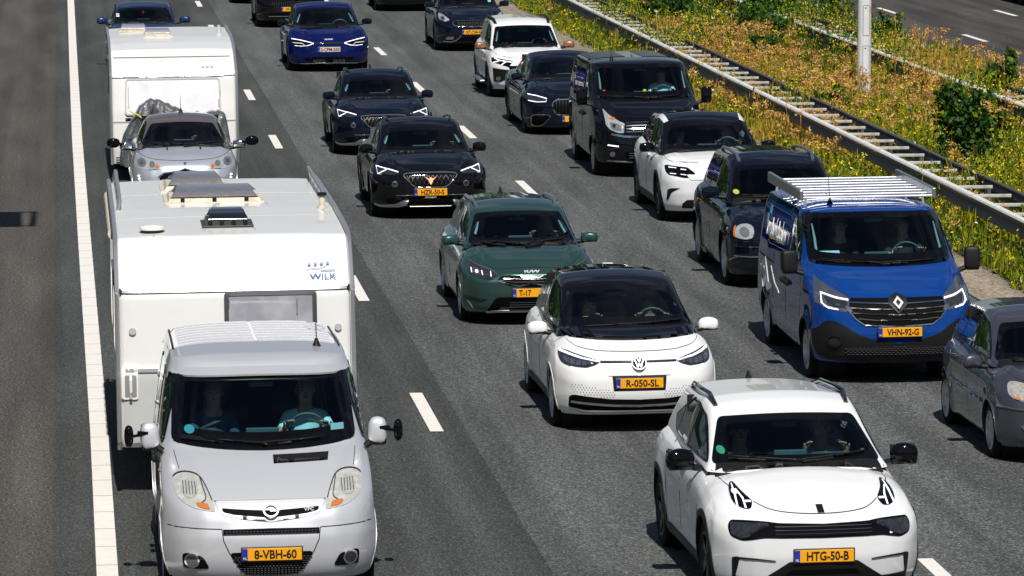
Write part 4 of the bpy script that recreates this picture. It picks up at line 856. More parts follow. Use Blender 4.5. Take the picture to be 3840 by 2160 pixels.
# ---- vans: one hull from bumper to roof
def van(c, s):
    W = c.W; Lg = c.L; hw = W / 2; gc = s['gc']; H = s['H']
    F = s['F']; T = s['T'] + [(Lg - .3, H - .03), (Lg, H - .1)]; T = [(0, T[0][1])] + T
    E = [(y, z - s.get('edge', .06)) for y, z in T]
    def disp(V):
        V = V.copy(); x, y, z = V[:, 0], V[:, 1], V[:, 2]; a = np.abs(x) / hw
        for ya in c.ya:
            d = np.hypot(y - ya, z - c.rw); V[:, 0] += np.sign(x) * np.exp(-((d - c.ra) / .08) ** 2) * (a > .75) * .018
        bz = np.clip((z - .93) / .1, 0, 1) * np.clip((1.28 - z) / .1, 0, 1); V[:, 2] += .022 * bz / (1 + np.exp((np.abs(x) - (.50 + .30 * np.clip((z - .9) / .4, 0, 1))) / .012))
        V[:, 1] -= .02 * np.clip((.68 - z) / .03, 0, 1) * (y < .6)
        if s.get('disp'): V = s['disp'](V)
        return V
    c.hull(s['paint'], T=T, E=E, B=[(0, gc), (Lg, gc + .05)], F=F, Rr=[(gc, Lg), (H, Lg - .12)], PF=s['PF'], PR=[(0, 0), (.9, .02), (1, .1)],
           WY=[(0, hw * .96), (.5, hw * .985), (1.2, hw), (Lg * .8, hw), (Lg, hw * .97)], SX=s['SX'], n=(40, 90, 54), sm=2, pw=s.get('pw', 4), disp=disp)
    c.ready(); c.glass_hull = 0
    mid = c.screen(s['wz0'], s['wz1'], s['wx0'], s['wx1'], fr=.055, r=.12, sag=s.get('sag', .02), frb=s.get('frb', .13), curveb=s.get('cb', .03), trim=s.get('trim', 1))
    c.body(c.ya, c.ra, s.get('lip'), s.get('lipw', .03), holesF=[mid], gc=gc)
    c.cabin(s['wy0'] + .04, s['wz0'] + .06, hw - .06, s['wy1'], s['wz1'] + .05, floor=.75, seats=3, wheelx=.42)
    dark = mat('shut_line', (.01, .01, .01), .6)
    # door glass
    q = s['door']   # polygon
    c.P('window_surround', rnd(q, .05, 3), FRIT, 'L', off=.005, mir=True, grid=.09); c.P('side_window', rnd(inset(q, .03), .04, 3), SIDEGL, 'L', off=.010, mir=True, grid=.1)
    for w_ in s.get('rear_windows', []):
        c.P('side_window', rnd(w_, .06, 3), SIDEGL, 'L', off=.010, mir=True, grid=.1)
    for yy in s['gaps']:
        c.P('door_gap', stroke([(yy, H - .2), (yy, gc + .12)], .012), dark, 'L', off=.002, mir=True, thick=.004, grid=.15)
    c.P('door_gap', stroke([(s['rail'], 1.12), (Lg - .3, 1.12)], .03), dark, 'L', off=.002, mir=True, thick=.004, grid=.15)
    for yy in s['handles']:
        h = c.hit(yy, 1.0, 'L')
        for sx in (-1, 1):
            e = MB(); e.rbox((sx * (-h[0].x + .03), yy, 1.0), (.035, .17, .05), .012); e.rbox((sx * (-h[0].x + .005), yy, 1.0), (.03, .07, .09), .01); e.build('door_handle', BLACK, c.root, True)
    c.wheels(c.ya, c.rw, s['rim'], s['rimm'])
def roof_ribs(c, y0, y1, n, x0, x1, m, gap=.16):
    e = MB()
    for k in range(n):
        y = y0 + (y1 - y0) * k / (n - 1)
        for sx in (-1, 1):
            xs = np.linspace(gap, x1, 8) * sx; pts = []
            for x in xs: pts.append(Vector((x, y, c.hit(x, y, 'T')[0].z)))
            b = len(e.v); w2 = .032
            for p in pts:
                e.v += [(p.x, y - w2 - .02, p.z - .002), (p.x, y - w2, p.z + .011), (p.x, y + w2, p.z + .011), (p.x, y + w2 + .02, p.z - .002)]
            for i in range(7):
                for j in range(3): e.f.append((b + i * 4 + j, b + (i + 1) * 4 + j, b + (i + 1) * 4 + j + 1, b + i * 4 + j + 1))
            e.f.append((b, b + 1, b + 2, b + 3)); q = b + 28; e.f.append((q, q + 1, q + 2, q + 3))
    e.build('roof_ribs', m, c.root)
    for sx in (-1, 1):
        d = MB(); d.tube([(sx * x1 * 1.065, y, c.hit(sx * x1 * 1.065, y, 'T')[0].z) for y in np.linspace(y0 - .12, y1, 9)], .012, 6); d.build('roof_channel', BLACK, c.root)
SXV = [(0, .95), (.12, .99), (.25, 1), (.5, .99), (.64, .965), (.8, .925), (.93, .885), (1, .84)]
PFV = [(0, 0), (.4, .02), (.65, .07), (.82, .16), (.92, .27), (1, .46)]
def build_trafic(key, name, label, X, Y, m, yaw=0, rear=False):
    c = mk(key, name, label, X, Y, 5.0, 1.956, 3.098, .93, .345, .385, cat='van', group='vans driving in the traffic jam', yaw=yaw)
    van(c, dict(paint=m, gc=.26, H=1.97, F=[(.26, .14), (.36, .04), (.5, .0), (.7, .0), (.88, .04), (.98, .11), (1.06, .25), (1.2, .62), (1.31, .96), (1.36, 1.06), (1.6, 1.36), (1.85, 1.68), (1.905, 1.78), (1.94, 1.92), (1.955, 2.1)],
        T=[(1.8, 1.93), (2.1, 1.955), (2.6, 1.97)], PF=PFV, SX=SXV, wz0=1.315, wz1=1.90, wx0=.86, wx1=.825, wy0=1.0, wy1=1.75, lip=BLACK if not rear else m, lipw=.02,
        door=[(1.45, 1.30), (2.30, 1.30), (2.32, 1.83), (1.98, 1.83), (1.75, 1.62)], gaps=(2.42, 1.32, 3.45), rail=3.4, handles=(2.28, 2.55),
        rear_windows=[[(2.52, 1.33), (3.40, 1.33), (3.40, 1.82), (2.52, 1.82)], [(3.5, 1.33), (4.78, 1.33), (4.72, 1.82), (3.5, 1.82)]] if rear else [],
        rim=dict(n=7, w=.06, taper=1.4, cap=1) if not rear else dict(n=6, w=.06, v=.12), rimm=SILV))
    return c
def build_vivaro():
    c = mk('vivaro', 'van', 'silver van towing the large white caravan at the bottom left', 1.79, 39.8, 4.78, 1.904, 3.098, .83, .325, .365, cat='van', group='vans driving in the traffic jam')
    van(c, dict(paint=P_SILVER, gc=.2, H=2.0, F=[(.2, .13), (.28, .04), (.4, .0), (.62, .0), (.78, .03), (.87, .09), (.93, .18), (1.0, .35), (1.15, .72), (1.25, .98), (1.29, 1.06), (1.55, 1.36), (1.80, 1.66), (1.86, 1.76), (1.93, 1.86), (1.975, 2.05)],
        T=[(1.7, 1.92), (2.1, 1.98), (2.7, 2.01)], PF=PFV, SX=SXV, wz0=1.245, wz1=1.84, wx0=.83, wx1=.79, wy0=1.0, wy1=1.72, cb=.05, trim=0,
        door=[(1.42, 1.26), (2.25, 1.26), (2.27, 1.82), (1.95, 1.82), (1.7, 1.6)], gaps=(2.38, 1.3, 3.4), rail=3.3, handles=(2.22, 2.5),
        rear_windows=[[(2.5, 1.28), (3.3, 1.28), (3.3, 1.82), (2.5, 1.82)], [(3.45, 1.28), (4.6, 1.28), (4.55, 1.82), (3.45, 1.82)]], rim=dict(n=6, w=.09, taper=1.3, cap=1), rimm=SILV))
    return c
# ---------------------------------------------------------------- details laid on each car's skin
def sym(h, tol=.09):
    """left half outline (two neighbouring points on the centre line) -> whole outline"""
    h = [((0.0 if abs(x) < tol else x), z) for x, z in h]; n = len(h)
    i = [k for k in range(n) if h[k][0] == 0 and h[(k + 1) % n][0] == 0][0]
    q = h[i + 1:] + h[:i + 1]
    return q + [(-x, z) for x, z in q[1:-1][::-1]]
def syml(h, tol=.09):
    h = [((0.0 if abs(x) < tol else x), z) for x, z in h]; return h + [(-x, z) for x, z in h[:-1][::-1]]
def lamp(c, outline, subs=(), housing=None, name='headlight', off=.006, grid=.05, lens=None):
    for mir in (False, True):
        o = patch(c.bvh, outline, 'F', housing or LENSD, name, c.root, off=off, mir=mir, grid=grid)
        if o is None: continue
        for nm, pts, m, kw in subs: patch(c.bvh, pts, 'F', m, nm, o, off=off + kw.get('up', .006), mir=mir, grid=kw.get('g', .05), thick=.006)
def strip(pts, w): return stroke(pts, w)
def reflbowl(c0, r, m1=None): return [('reflector_bowl', ellipse(c0[0], c0[1], r), m1 or CHR, {}), ('bulb_lens', ellipse(c0[0], c0[1], r * .5), LENSD if m1 is None else LENS, {'up': .010})]
SEAM = mat('shut_line', (.01, .01, .01), .6)
def chaik(p, it=2):
    for _ in range(it):
        q = [p[0]]
        for a, b in zip(p[:-1], p[1:]): q += [(a[0] * .75 + b[0] * .25, a[1] * .75 + b[1] * .25), (a[0] * .25 + b[0] * .75, a[1] * .25 + b[1] * .75)]
        p = q + [p[-1]]
    return p
def seam(c, pts, w=.008, mir=True, sy=False):
    pts = syml(pts) if sy else pts; pts = chaik(pts); w = .006
    c.P('bonnet_gap', strip(pts, w), SEAM, off=.002, thick=.004, mir=mir and not sy, grid=.1)
def flat_logo(c, x, z, shapes, m, name='emblem', lift=.02, ring=None):
    """flat badge standing on the nose: shapes = outlines in metres"""
    h, n, _, _ = c.hit(x, z); e = MB()
    for sh in shapes: e.prism([(a, b) for a, b in sh], -.004, .006, 'y')
    if ring:
        for r0, r1 in ring:
            n_ = 36; b = len(e.v)
            for y in (-.004, .006):
                for r in (r0, r1):
                    for k in range(n_): a = 2 * math.pi * k / n_; e.v.append((r * math.cos(a), y, r * math.sin(a)))
            for k in range(n_):
                k2 = (k + 1) % n_; e.f += [(b + k, b + k2, b + n_ + k2, b + n_ + k), (b + 2 * n_ + k, b + 3 * n_ + k, b + 3 * n_ + k2, b + 2 * n_ + k2), (b + n_ + k, b + n_ + k2, b + 3 * n_ + k2, b + 3 * n_ + k), (b + k, b + 2 * n_ + k, b + 2 * n_ + k2, b + k2)]
    o = e.build(name, m, c.root, loc=(x, h.y - lift, z)); tilt = math.atan2(n.z, -n.y); o.rotation_euler = (-min(.9, max(-.3, tilt)), 0, 0); return o
def seg(a, b, w): return stroke([a, b], w)
def kia(c, x, z, w, m):
    h = w * .26; s = w / 10; q = [seg((-5 * s, -h / 2), (-5 * s, h / 2), s * .9), seg((-5 * s, -h * .35), (-2.6 * s, h / 2), s * .9), seg((-4 * s, h * .0), (-2.2 * s, -h / 2), s * .9), seg((-2.2 * s, -h / 2), (.2 * s, h / 2), s * .9), seg((.6 * s, h / 2), (.6 * s, -h / 2), s * .9), seg((.6 * s, -h / 2), (3.2 * s, h / 2), s * .9), seg((3.2 * s, h / 2), (3.8 * s, -h / 2), s * .9), seg((3.9 * s, -h * .4), (5.4 * s, h / 2), s * .9)]
    return flat_logo(c, x, z, q, m, 'emblem', .012)

def det_id3(c):
    d = D['id3']
    lamp(c, rnd(d['head'], .02, 2), [('lit_strip', stroke(d['drl'], [.022, .020, .015, .006]), DRL, {}), ('reflector', rnd(d['refl'], .02, 2), LENS, {}),
         *[('reflector_fin', stroke([(x, .75 + (x + .8) * -.01), (x + .012, .825 - (x + .8) * .1)], .012), LENSD, {'up': .010}) for x in (-.74, -.68, -.62, -.56)]])
    seam(c, d['seam'], sy=True); c.P('nose_band', strip(syml(d['band']), .022), GLOSSBLACK, off=.004); c.P('lit_strip', strip(syml(d['band']), .006), CHR, off=.009)
    flat_logo(c, 0, .79, [seg((-.048, .05), (-.018, -.055), .014), seg((-.018, -.055), (0, .0), .014), seg((0, 0), (.018, -.055), .014), seg((.018, -.055), (.048, .05), .014), seg((-.022, .066), (0, .015), .014), seg((0, .015), (.022, .066), .014)], BADGE, 'emblem', .026, ring=[(.072, .082)])
    flat_logo(c, 0, .79, [ellipse(0, 0, .074)], GLOSSBLACK, 'emblem_disc', .02)
    c.P('lower_intake', rnd(sym(d['low']), .02, 2), MESH, off=.004)
    for k in ('lst', 'lst2'): c.P('intake_blade', strip(syml(d[k]), .018), SATIN, off=.022, thick=.02)
    for s_ in (-1, 1):
        e = MB()
        for zz in np.arange(.40, .60, .026):
            for xx in np.arange(-.74, -.27, .032):
                x = xx + (.016 if int(round(zz / .026)) % 2 else 0)
                if inpoly(d['dim'], x, zz):
                    h, n, _, _ = c.hit(s_ * x, zz); b = len(e.v); t = Vector((1, 0, 0)) - n * n.x; t.normalize(); b2 = n.cross(t)
                    for q in range(6): e.v.append(tuple(h + n * .002 + (t * math.cos(q * math.pi / 3) + b2 * math.sin(q * math.pi / 3)) * .008))
                    e.f.append(tuple(b + q for q in range(6)))
        e.build('honeycomb_pattern', mat('honeycomb_grey', (.30, .31, .33), .5), c.root)
    c.P('cowl_apron', [(-.74, 1.055)] + syml([(-.745, 1.04), (-.69, 1.01), (-.41, .985), (-.126, .980), (0, .980)]) + [(.74, 1.055), (0, 1.07)], P_BLACK, off=.024, thick=.03, grid=.04)
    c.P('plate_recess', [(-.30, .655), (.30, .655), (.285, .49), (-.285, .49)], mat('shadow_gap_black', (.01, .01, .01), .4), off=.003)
    c.plate(.575, 'R-050-SL', part=(.36, .03)); c.mirrors(.97, 1.5, 1.03, (.23, .17, .145), P_WHITE2, BLACK)
    c.wipers([(-.5, 1.06, .62, 1.10), (-.1, 1.075, .3, 1.085)])
    seam(c, [(-.34, .655), (.34, .655)], .004, False)
def det_lynk(c):
    d = D['lynk']
    lamp(c, rnd(d['head'], .02, 2), [('lit_strip', stroke(d['s1'], [.006, .014, .013]), DRL, {}), ('lit_strip', stroke(d['s2'], [.006, .014, .013]), DRL, {}), ('lit_strip', stroke(d['s3'], .008), DRL, {})], FRIT)
    o = c.P('grille_band', rnd(sym(d['band']), .03, 3), FRIT, off=.006); c.P('headlight', rnd(d['lampin'], .02, 2), LENSD, off=.012, mir=True)
    for z in (.775, .745, .715): c.P('grille_bar', strip([(-.42, z), (.42, z)], .006), mat('grille_grey_dark', (.03, .03, .033), .3), off=.012, parent=c.root)
    c.P('emblem', [(-.032, .0), (.032, .0), (.032, .05), (-.032, .05)] if False else [(x, z + .895) for x, z in [(-.03, -.022), (.03, -.022), (.03, .03), (-.03, .03)]], GLOSSBLACK, off=.006)
    seam(c, [(-.78, 1.09), (-.745, 1.045), (-.70, 1.02)]); seam(c, d['seam2'], sy=True)
    low = [(-.775, .50), (-.735, .512), (-.72, .49), (-.745, .33), (-.52, .32), (-.30, .47), (0, .485), (0, .22), (-.76, .22)]
    c.P('lower_intake', rnd(sym(low), .01, 2), BLACK, off=.008, thick=.02); c.P('intake_slot', [(-.28, .40), (.28, .40), (.33, .36), (-.33, .36)], MESH, off=.014); c.P('intake_blade', strip([(-.3, .31), (.3, .31)], .02), GLOSSBLACK, off=.02)
    c.plate(.52, 'HTG-50-B', part=(.37, .03)); c.mirrors(1.02, 1.62, 1.15, (.26, .19, .19), FRIT, GLOSSBLACK)
    zr = lambda x, y: c.hit(x, y, 'T')[0].z
    c.rails([(.60, 2.2, zr(.6, 2.2) + .0), (.615, 2.45, zr(.61, 2.45) + .045), (.62, 2.9, zr(.62, 2.9) + .05), (.60, 3.5, zr(.6, 3.5) + .05), (.57, 3.85, zr(.57, 3.85) + .0)], GLOSSBLACK, .022)
    c.antenna(0, 3.95, 'fin'); c.wipers([(-.62, 1.18, .05, 1.145), (.02, 1.15, .62, 1.19)])
    c.P('sticker', ellipse(-.66, 1.23, .035, .03), mat('green_round_sticker', (.03, .24, .13), .4), off=.007, thick=.003)
    c.P('intake_edge', stroke([(-.745, .50), (-.60, .498), (-.42, .482)], [.016, .012, .003]), BLACK, off=.01, mir=True)
def det_ceed(c):
    d = D['ceed']; g = d['gril']
    lamp(c, rnd(d['head'], .02, 2), [('lit_strip', stroke(d[k], .009), LENS if k == 'd4' else DRL, {}) for k in ('d1', 'd2', 'd3', 'd4')] + [('reflector_bowl', ellipse(*d['proj'][0], .042), LENS, {'up': .003}), ('lit_lens', ellipse(*d['proj'][0], .018), DRL, {}), ('lens_edge', stroke(chaik(d['head'][1:7]), .008), SATIN, {})])
    c.P('grille', rnd(sym(g), .02, 2), MESH, off=.005)
    c.P('grille_bar', strip(syml(d['c1']), .016), CHR, off=.013); c.P('grille_bar', strip(syml(d['c2']), .018), CHR, off=.013)
    for k in ('g1', 'g2'): c.P('grille_bar', strip(syml(d[k]), .006), SATIN, off=.011)
    c.P('lower_intake', rnd(sym(d['low']), .02, 2), MESH, off=.005); c.P('skid_plate', strip(syml(d['skid']), .03), SATIN, off=.012)
    z0 = [z for x, z in d['low']]; 
    for k in range(4): c.P('grille_bar', strip([(-.30, min(z0) + .03 + k * .03), (.30, min(z0) + .03 + k * .03)], .005), mat('grille_grey', (.06, .06, .065), .3), off=.01)
    c.P('side_vent', rnd(d['fog'], .01, 2), GLOSSBLACK, off=.005, mir=True); c.P('vent_blade', d['blade'], mat('paint_dark_green_bright', (.05, .2, .15), .3, coat=1), off=.01, mir=True)
    seam(c, d['seam'], sy=True); kia(c, 0, sum(z for x, z in d['logo']) + .0, .18, BADGE)
    c.plate(d['low'][2][1] + .085, 'T-12-XKJ'.replace('2-XKJ', '1'), part=(.30, .0)) if False else c.plate(.455, 'T-17', part=(.16, -.10))
    c.mirrors(.93, 1.62, 1.0, (.24, .17, .13), P_GREEN, BLACK); zr = lambda x, y: c.hit(x, y, 'T')[0].z
    c.rails([(.53, 2.15, zr(.53, 2.15)), (.55, 2.35, zr(.55, 2.35) + .04), (.56, 2.9, zr(.56, 2.9) + .04), (.55, 3.6, zr(.55, 3.6) + .04), (.52, 4.0, zr(.52, 4.0))], SATIN, .024)
    c.antenna(-.03, 3.95, 'fin'); c.wipers([(-.55, .985, .05, .965), (.0, .965, .55, .995)])
    c.P('paper_note', [(-.2, 1.02), (.08, 1.02), (.08, 1.05), (-.2, 1.05)], mat('faint_reflection_label', (.12, .17, .17), .4), off=-.004, thick=.002) if False else None
def det_formentor(c, txt, cupk):
    d = D['hzr']
    lamp(c, rnd(d['head'], .02, 2), [('lit_strip', strip(d['drl'], .010), DRL, {}), ('reflector', rnd([(x * .5 - .36, z) for x, z in ()] or inset(d['head'], .03), .02, 2), LENSD, {'up': .003})])
    g = rnd(sym(d['gril']), .03, 2); c.P('grille', g, MESH, off=.005); c.P('grille_frame', g, SATIN, off=.009, holes=[inset(g, .012)], thick=.01)
    gz = [z for x, z in g]; z0, z1 = min(gz), max(gz); gm = mat('grille_grey', (.06, .06, .065), .3)
    for k in range(-7, 8):
        for dr in (1, -1):
            a = (k * .07, z0 + .01); b = (k * .07 + dr * .12, z1 - .01); pts = [p for p in [(a[0] + (b[0] - a[0]) * t, a[1] + (b[1] - a[1]) * t) for t in np.linspace(0, 1, 7)] if inpoly(inset(g, .015), *p)]
            if len(pts) > 1: c.P('grille_bar', stroke(pts, .005), gm, off=.010, thick=.004, grid=.1)
    flat_logo(c, 0, (z0 + z1) / 2 + .005, [[(-.10, .055), (-.035, .02), (0, .045), (.035, .02), (.10, .055), (.035, -.005), (.03, -.02), (0, .01), (-.03, -.02), (-.035, -.005)], [(-.035, -.02), (0, .005), (.035, -.02), (0, -.085)]], CUPR, 'emblem', .02)
    c.P('fog_light', ellipse(*d['fogc'][0], .032), LENSD, off=.01, mir=True); c.P('fog_light_ring', ellipse(*d['fogc'][0], .045), SATIN, off=.007, mir=True, holes=[ellipse(*d['fogc'][0], .036)])
    c.P('bumper_blade', d['lip'], SATIN, off=.02, mir=True, thick=.02); c.P('lower_intake', rnd(sym([(x, z) for x, z in d['low']]), .02, 2), MESH, off=.005)
    c.P('bumper_trim', strip(d['c1'], .012), CHR, off=.01, mir=True); seam(c, d['seam'], sy=True)
    c.P('bumper_trim', strip([(-.33, .235), (.33, .235)], .008), SATIN, off=.02)
    c.plate(.46, txt, part=(.37, .03)); 
    if cupk: text('MHC MOBILITY', .18, .022, WHT, 'dealer_lettering', c.root, (0, c.hit(0, .38)[0].y - .012, .375), ext=.001)
    c.mirrors(.93, 1.62, 1.04, (.22, .17, .15), P_BLACK if cupk else P_NAVY, GLOSSBLACK, tilt=14); zr = lambda x, y: c.hit(x, y, 'T')[0].z
    c.rails([(.50, 2.35, zr(.5, 2.35)), (.53, 2.5, zr(.53, 2.5) + .04), (.54, 3.0, zr(.54, 3.0) + .045), (.53, 3.4, zr(.53, 3.4) + .04), (.50, 3.6, zr(.50, 3.6))], GLOSSBLACK, .018)
    c.antenna(0, 3.7, 'fin')
    crease = [(-.28, .84), (-.36, .93), (-.42, .98)]
def det_ev6(c):
    d = D['ev6']
    lamp(c, rnd(d['head'], .02, 2), [('lit_strip', stroke(d[k], w), DRL, {}) for k, w in (('d1', .014), ('d2', .012), ('d3', .006))], FRIT)
    c.P('nose_band', strip(syml(d['band']), .035), GLOSSBLACK, off=.006); kia(c, 0, .77, .18, BADGE)
    c.P('lower_intake', rnd(sym(d['low']), .02, 2), MESH, off=.005)
    for k in range(9):
        for s_ in (-1, 1):
            x = s_ * (.10 + k * .032); c.P('grille_bar', strip([(x, .235), (x + s_ * .01, .31)], .008), SATIN, off=.012, thick=.006)
    c.P('bumper_trim', strip(syml(d['line']), .012), CHR, off=.02); c.P('bumper_trim', strip([(x, z - .03) for x, z in syml(d['line'])], .010), SATIN, off=.02)
    c.plate(.54, '2-CPM-553', kind='be', part=(.44, .02)); c.mirrors(.99, 1.55, 1.10, (.24, .17, .14), P_BLACK, BLACK, tilt=12); c.wipers([(-.5, 1.0, .3, 1.0)])
    seam(c, [(-.80, .94), (-.70, .86), (-.4, .80)]); 
def det_explorer(c):
    d = D['explorer']
    lamp(c, rnd(d['head'], .02, 2), [('lit_strip', stroke(d[k], .008), DRL, {}) for k in 'abcd'], FRIT)
    c.P('side_vent', rnd(d['slot'], .01, 2), BLACK, off=.006, mir=True); seam(c, d['seam'], sy=False)
    c.P('lower_intake', sym([(-.62, .34), (-.55, .40), (0, .42), (0, .26), (-.62, .27)]), BLACK, off=.01); c.P('grille_band', rnd([(-.55, .80), (.55, .80), (.5, .72), (-.5, .72)], .02), P_WHITE, off=.01)
    c.plate(.52, 'R-841-XN'[:0] or '', part=None); c.mirrors(.99, 1.62, 1.12, (.24, .18, .15), FRIT, GLOSSBLACK)
    for sx in (-1, 1):      # white roof arches over the doors
        zr = lambda x, y: c.hit(x, y, 'T')[0].z; e = MB(); g = []
        for y in np.linspace(2.05, 4.0, 14): g.append((sx * (.655 - .05 * abs((y - 2.9) / 1.1) ** 2), y))
        vs = []
        for x, y in g:
            for k in (-.045, -.01, .03): 
                h = c.hit(x + sx * k, y, 'T')[0]; vs.append((x + sx * k, y, (h.z if h else 1.5) + .014))
        fs = [(i * 3 + j, i * 3 + j + 1, i * 3 + j + 4, i * 3 + j + 3) for i in range(13) for j in range(2)]
        e.add(vs, fs).build('roof_arch', P_WHITE, c.root, True)
def det_xc90(c):
    d = D['xc90']; w = [(x, z) for x, z in d['head']]
    cc = d['c'][0]
    lamp(c, rnd(w, .03, 3), [('amber_indicator', rnd([(x * .8 + cc[0] * .2 - .045, z) for x, z in d['amb']], .01, 2), AMB, {}), ('reflector_bowl', ellipse(*cc, .062), mat('grey_reflector', (.30, .31, .33), .15, metal=.6, coat=1), {}), ], CLEARL)
    g = [(-.36, .86), (-.30, .89), (0, .90), (0, .60), (-.28, .60), (-.34, .66)]; c.P('grille', rnd(sym(g), .02), MESH, off=.005); c.P('grille_frame', rnd(sym(g), .02), CHR, off=.01, holes=[inset(rnd(sym(g), .02), .02)])
    for x in (-.24, -.16, -.08, 0, .08, .16, .24): c.P('grille_bar', strip([(x, .62), (x, .87)], .012), SATIN, off=.012)
    c.P('bumper_trim', strip([d['l1'][0], (-.3, d['l1'][0][1])], .012), CHR, off=.012, mir=True); c.P('bumper_trim', strip([d['l2'][0], (-.2, d['l2'][0][1])], .014), SATIN, off=.012, mir=True)
    seam(c, [(-.78, 1.12), (-.66, .98), (-.5, .93), (0, .93)], sy=True); c.plate(.48, '')
    c.mirrors(1.02, 1.72, 1.24, (.26, .18, .17), P_NAVY, BLACK); zr = lambda x, y: c.hit(x, y, 'T')[0].z
    c.rails([(.53, 2.2, zr(.53, 2.2)), (.545, 2.4, zr(.53, 2.4) + .04), (.55, 3.1, zr(.53, 3.1) + .045), (.54, 3.8, zr(.52, 3.8) + .045), (.52, 4.1, zr(.50, 4.1) + .01)], SATIN, .025)
    e = MB()
    for k in range(7): x = -.33 + k * .11; e.tube([(x, y, zr(x, y) + .002) for y in np.linspace(3.0, 4.3, 6)], .008, 6)
    e.build('roof_ribs', BLACK, c.root); c.antenna(.0, 4.35, 'fin')
    c.P('sticker', ellipse(-.66, 1.24, .04, .03), mat('yellow_green_sticker', (.42, .50, .05), .4), off=.007, thick=.003); c.wipers([(-.6, 1.19, .1, 1.17)])
def det_jogger(c):
    d = D['jogger']
    lamp(c, rnd(d['head'], .01, 2), [('lit_strip', stroke(d[k], .014), DRL, {}) for k in ('y1', 'y2', 'y3')], FRIT)
    c.P('bumper_insert', [(x, z) for x, z in rnd(d['blk'][:4] + d['blk'][5:], .02, 2)], BLACK, off=.008, mir=True); c.P('fog_light', ellipse(*d['fogc'][0], .045), LENS, off=.02, mir=True)
    c.P('grille', rnd([(-.5, .72), (.5, .72), (.45, .60), (-.45, .60)], .03), MESH, off=.006); seam(c, [(-.78, 1.05), (-.72, .93), (-.4, .88), (0, .87)], sy=True)
    c.mirrors(.97, 1.45, 1.08, (.25, .17, .15), COPPER, BLACK); zr = lambda x, y: c.hit(x, y, 'T')[0].z; c.plate(.5, '')
    c.rails([(.58, 1.98, zr(.58, 1.98) + .01), (.60, 2.3, zr(.6, 2.3) + .035), (.61, 2.9, zr(.61, 2.9) + .04), (.60, 3.6, zr(.6, 3.6) + .04), (.58, 4.0, zr(.58, 4.0))], BLACK, .032)
    c.wipers([(-.55, 1.09, .1, 1.07)])
    e = MB(); e.rbox((-.98, 2.3, .30), (.14, 1.9, .05), .015); e.rbox((.98, 2.3, .30), (.14, 1.9, .05), .015)
    for sx in (-1, 1): f = MB(); f.rbox((sx * .93, 2.3, .30), (.12, 1.7, .05), .015); f.build('side_step', SATIN, c.root)
def det_merc(c):
    d = D['merc']
    lamp(c, rnd(d['head'], .02, 2), [('lit_strip', strip(d['drl'], .012), DRL, {})], LENSD)
    g = [(-.46, .62), (-.43, .68), (-.36, .72), (0, .73), (0, .40), (-.36, .42), (-.42, .48)]; G_ = rnd(sym(g), .03); c.P('grille', G_, MESH, off=.005); c.P('grille_frame', G_, CHR, off=.01, holes=[inset(G_, .014)])
    for k in range(-6, 7): c.P('grille_bar', strip([(k * .062, .44), (k * .062, .69)], .006), mat('grille_bar_dark', (.04, .04, .045), .4, metal=.5), off=.011)
    c.P('side_intake', rnd([(x, z) for x, z in d['intake']], .03, 2), MESH, off=.006, mir=True); I2 = rnd(d['intake'], .03, 2); c.P('intake_frame', I2, SATIN, off=.012, holes=[inset(I2, .010)], mir=True)
    seam(c, [(-.74, 1.02), (-.70, .86), (-.45, .80), (0, .79)], sy=True); c.mirrors(.97, 1.85, 1.06, (.22, .17, .14), P_NAVY, BLACK); c.plate(.34, '')
def det_niro(c):
    d = D['niro']; G_ = rnd(sym(d['gril']), .03, 2)
    lamp(c, rnd(d['head'], .02, 2), [('reflector_bowl', ellipse(*d['hc'][0], .055), mat('grey_reflector', (.30, .31, .33), .15, metal=.6, coat=1), {}), ('bulb_lens', ellipse(*d['hc'][0], .03), LENSD, {'up': .011})], CLEARL)
    c.P('grille', G_, MESH, off=.005); c.P('grille_frame', G_, CHR, off=.01, holes=[inset(G_, .014)]); e = MB()
    for z in np.arange(.60, .76, .028):
        for x in np.arange(-.36, .37, .04):
            if inpoly(inset(G_, .02), x, z): h = c.hit(x, z)[0]; e.box((x, h.y - .01, z), (.012, .008, .012), (0, R(45), 0))
    e.build('grille_studs', SATIN, c.root); kia(c, 0, sum(z for x, z in d['logo']) - .015, .12, CHR)
    c.P('bumper_trim', strip(d['lip'], .018), CHR, off=.02, mir=True); c.P('fog_light', rnd(d['fog'], .01), DRL if False else LENS, off=.01, mir=True); c.P('lower_intake', sym(d['low']), MESH, off=.006)
    seam(c, [(-.74, 1.04), (-.70, .92), (-.4, .86), (0, .85)], sy=True); c.mirrors(.94, 1.55, 1.12, (.25, .17, .14), P_NAVY, BLACK); c.plate(.50, 'XT-734-G', part=(.38, .02))
    c.P('sticker', [(.52, 1.16), (.60, 1.16), (.60, 1.21), (.52, 1.21)], mat('toll_sticker', (.2, .55, .6), .4), off=.007, thick=.003)
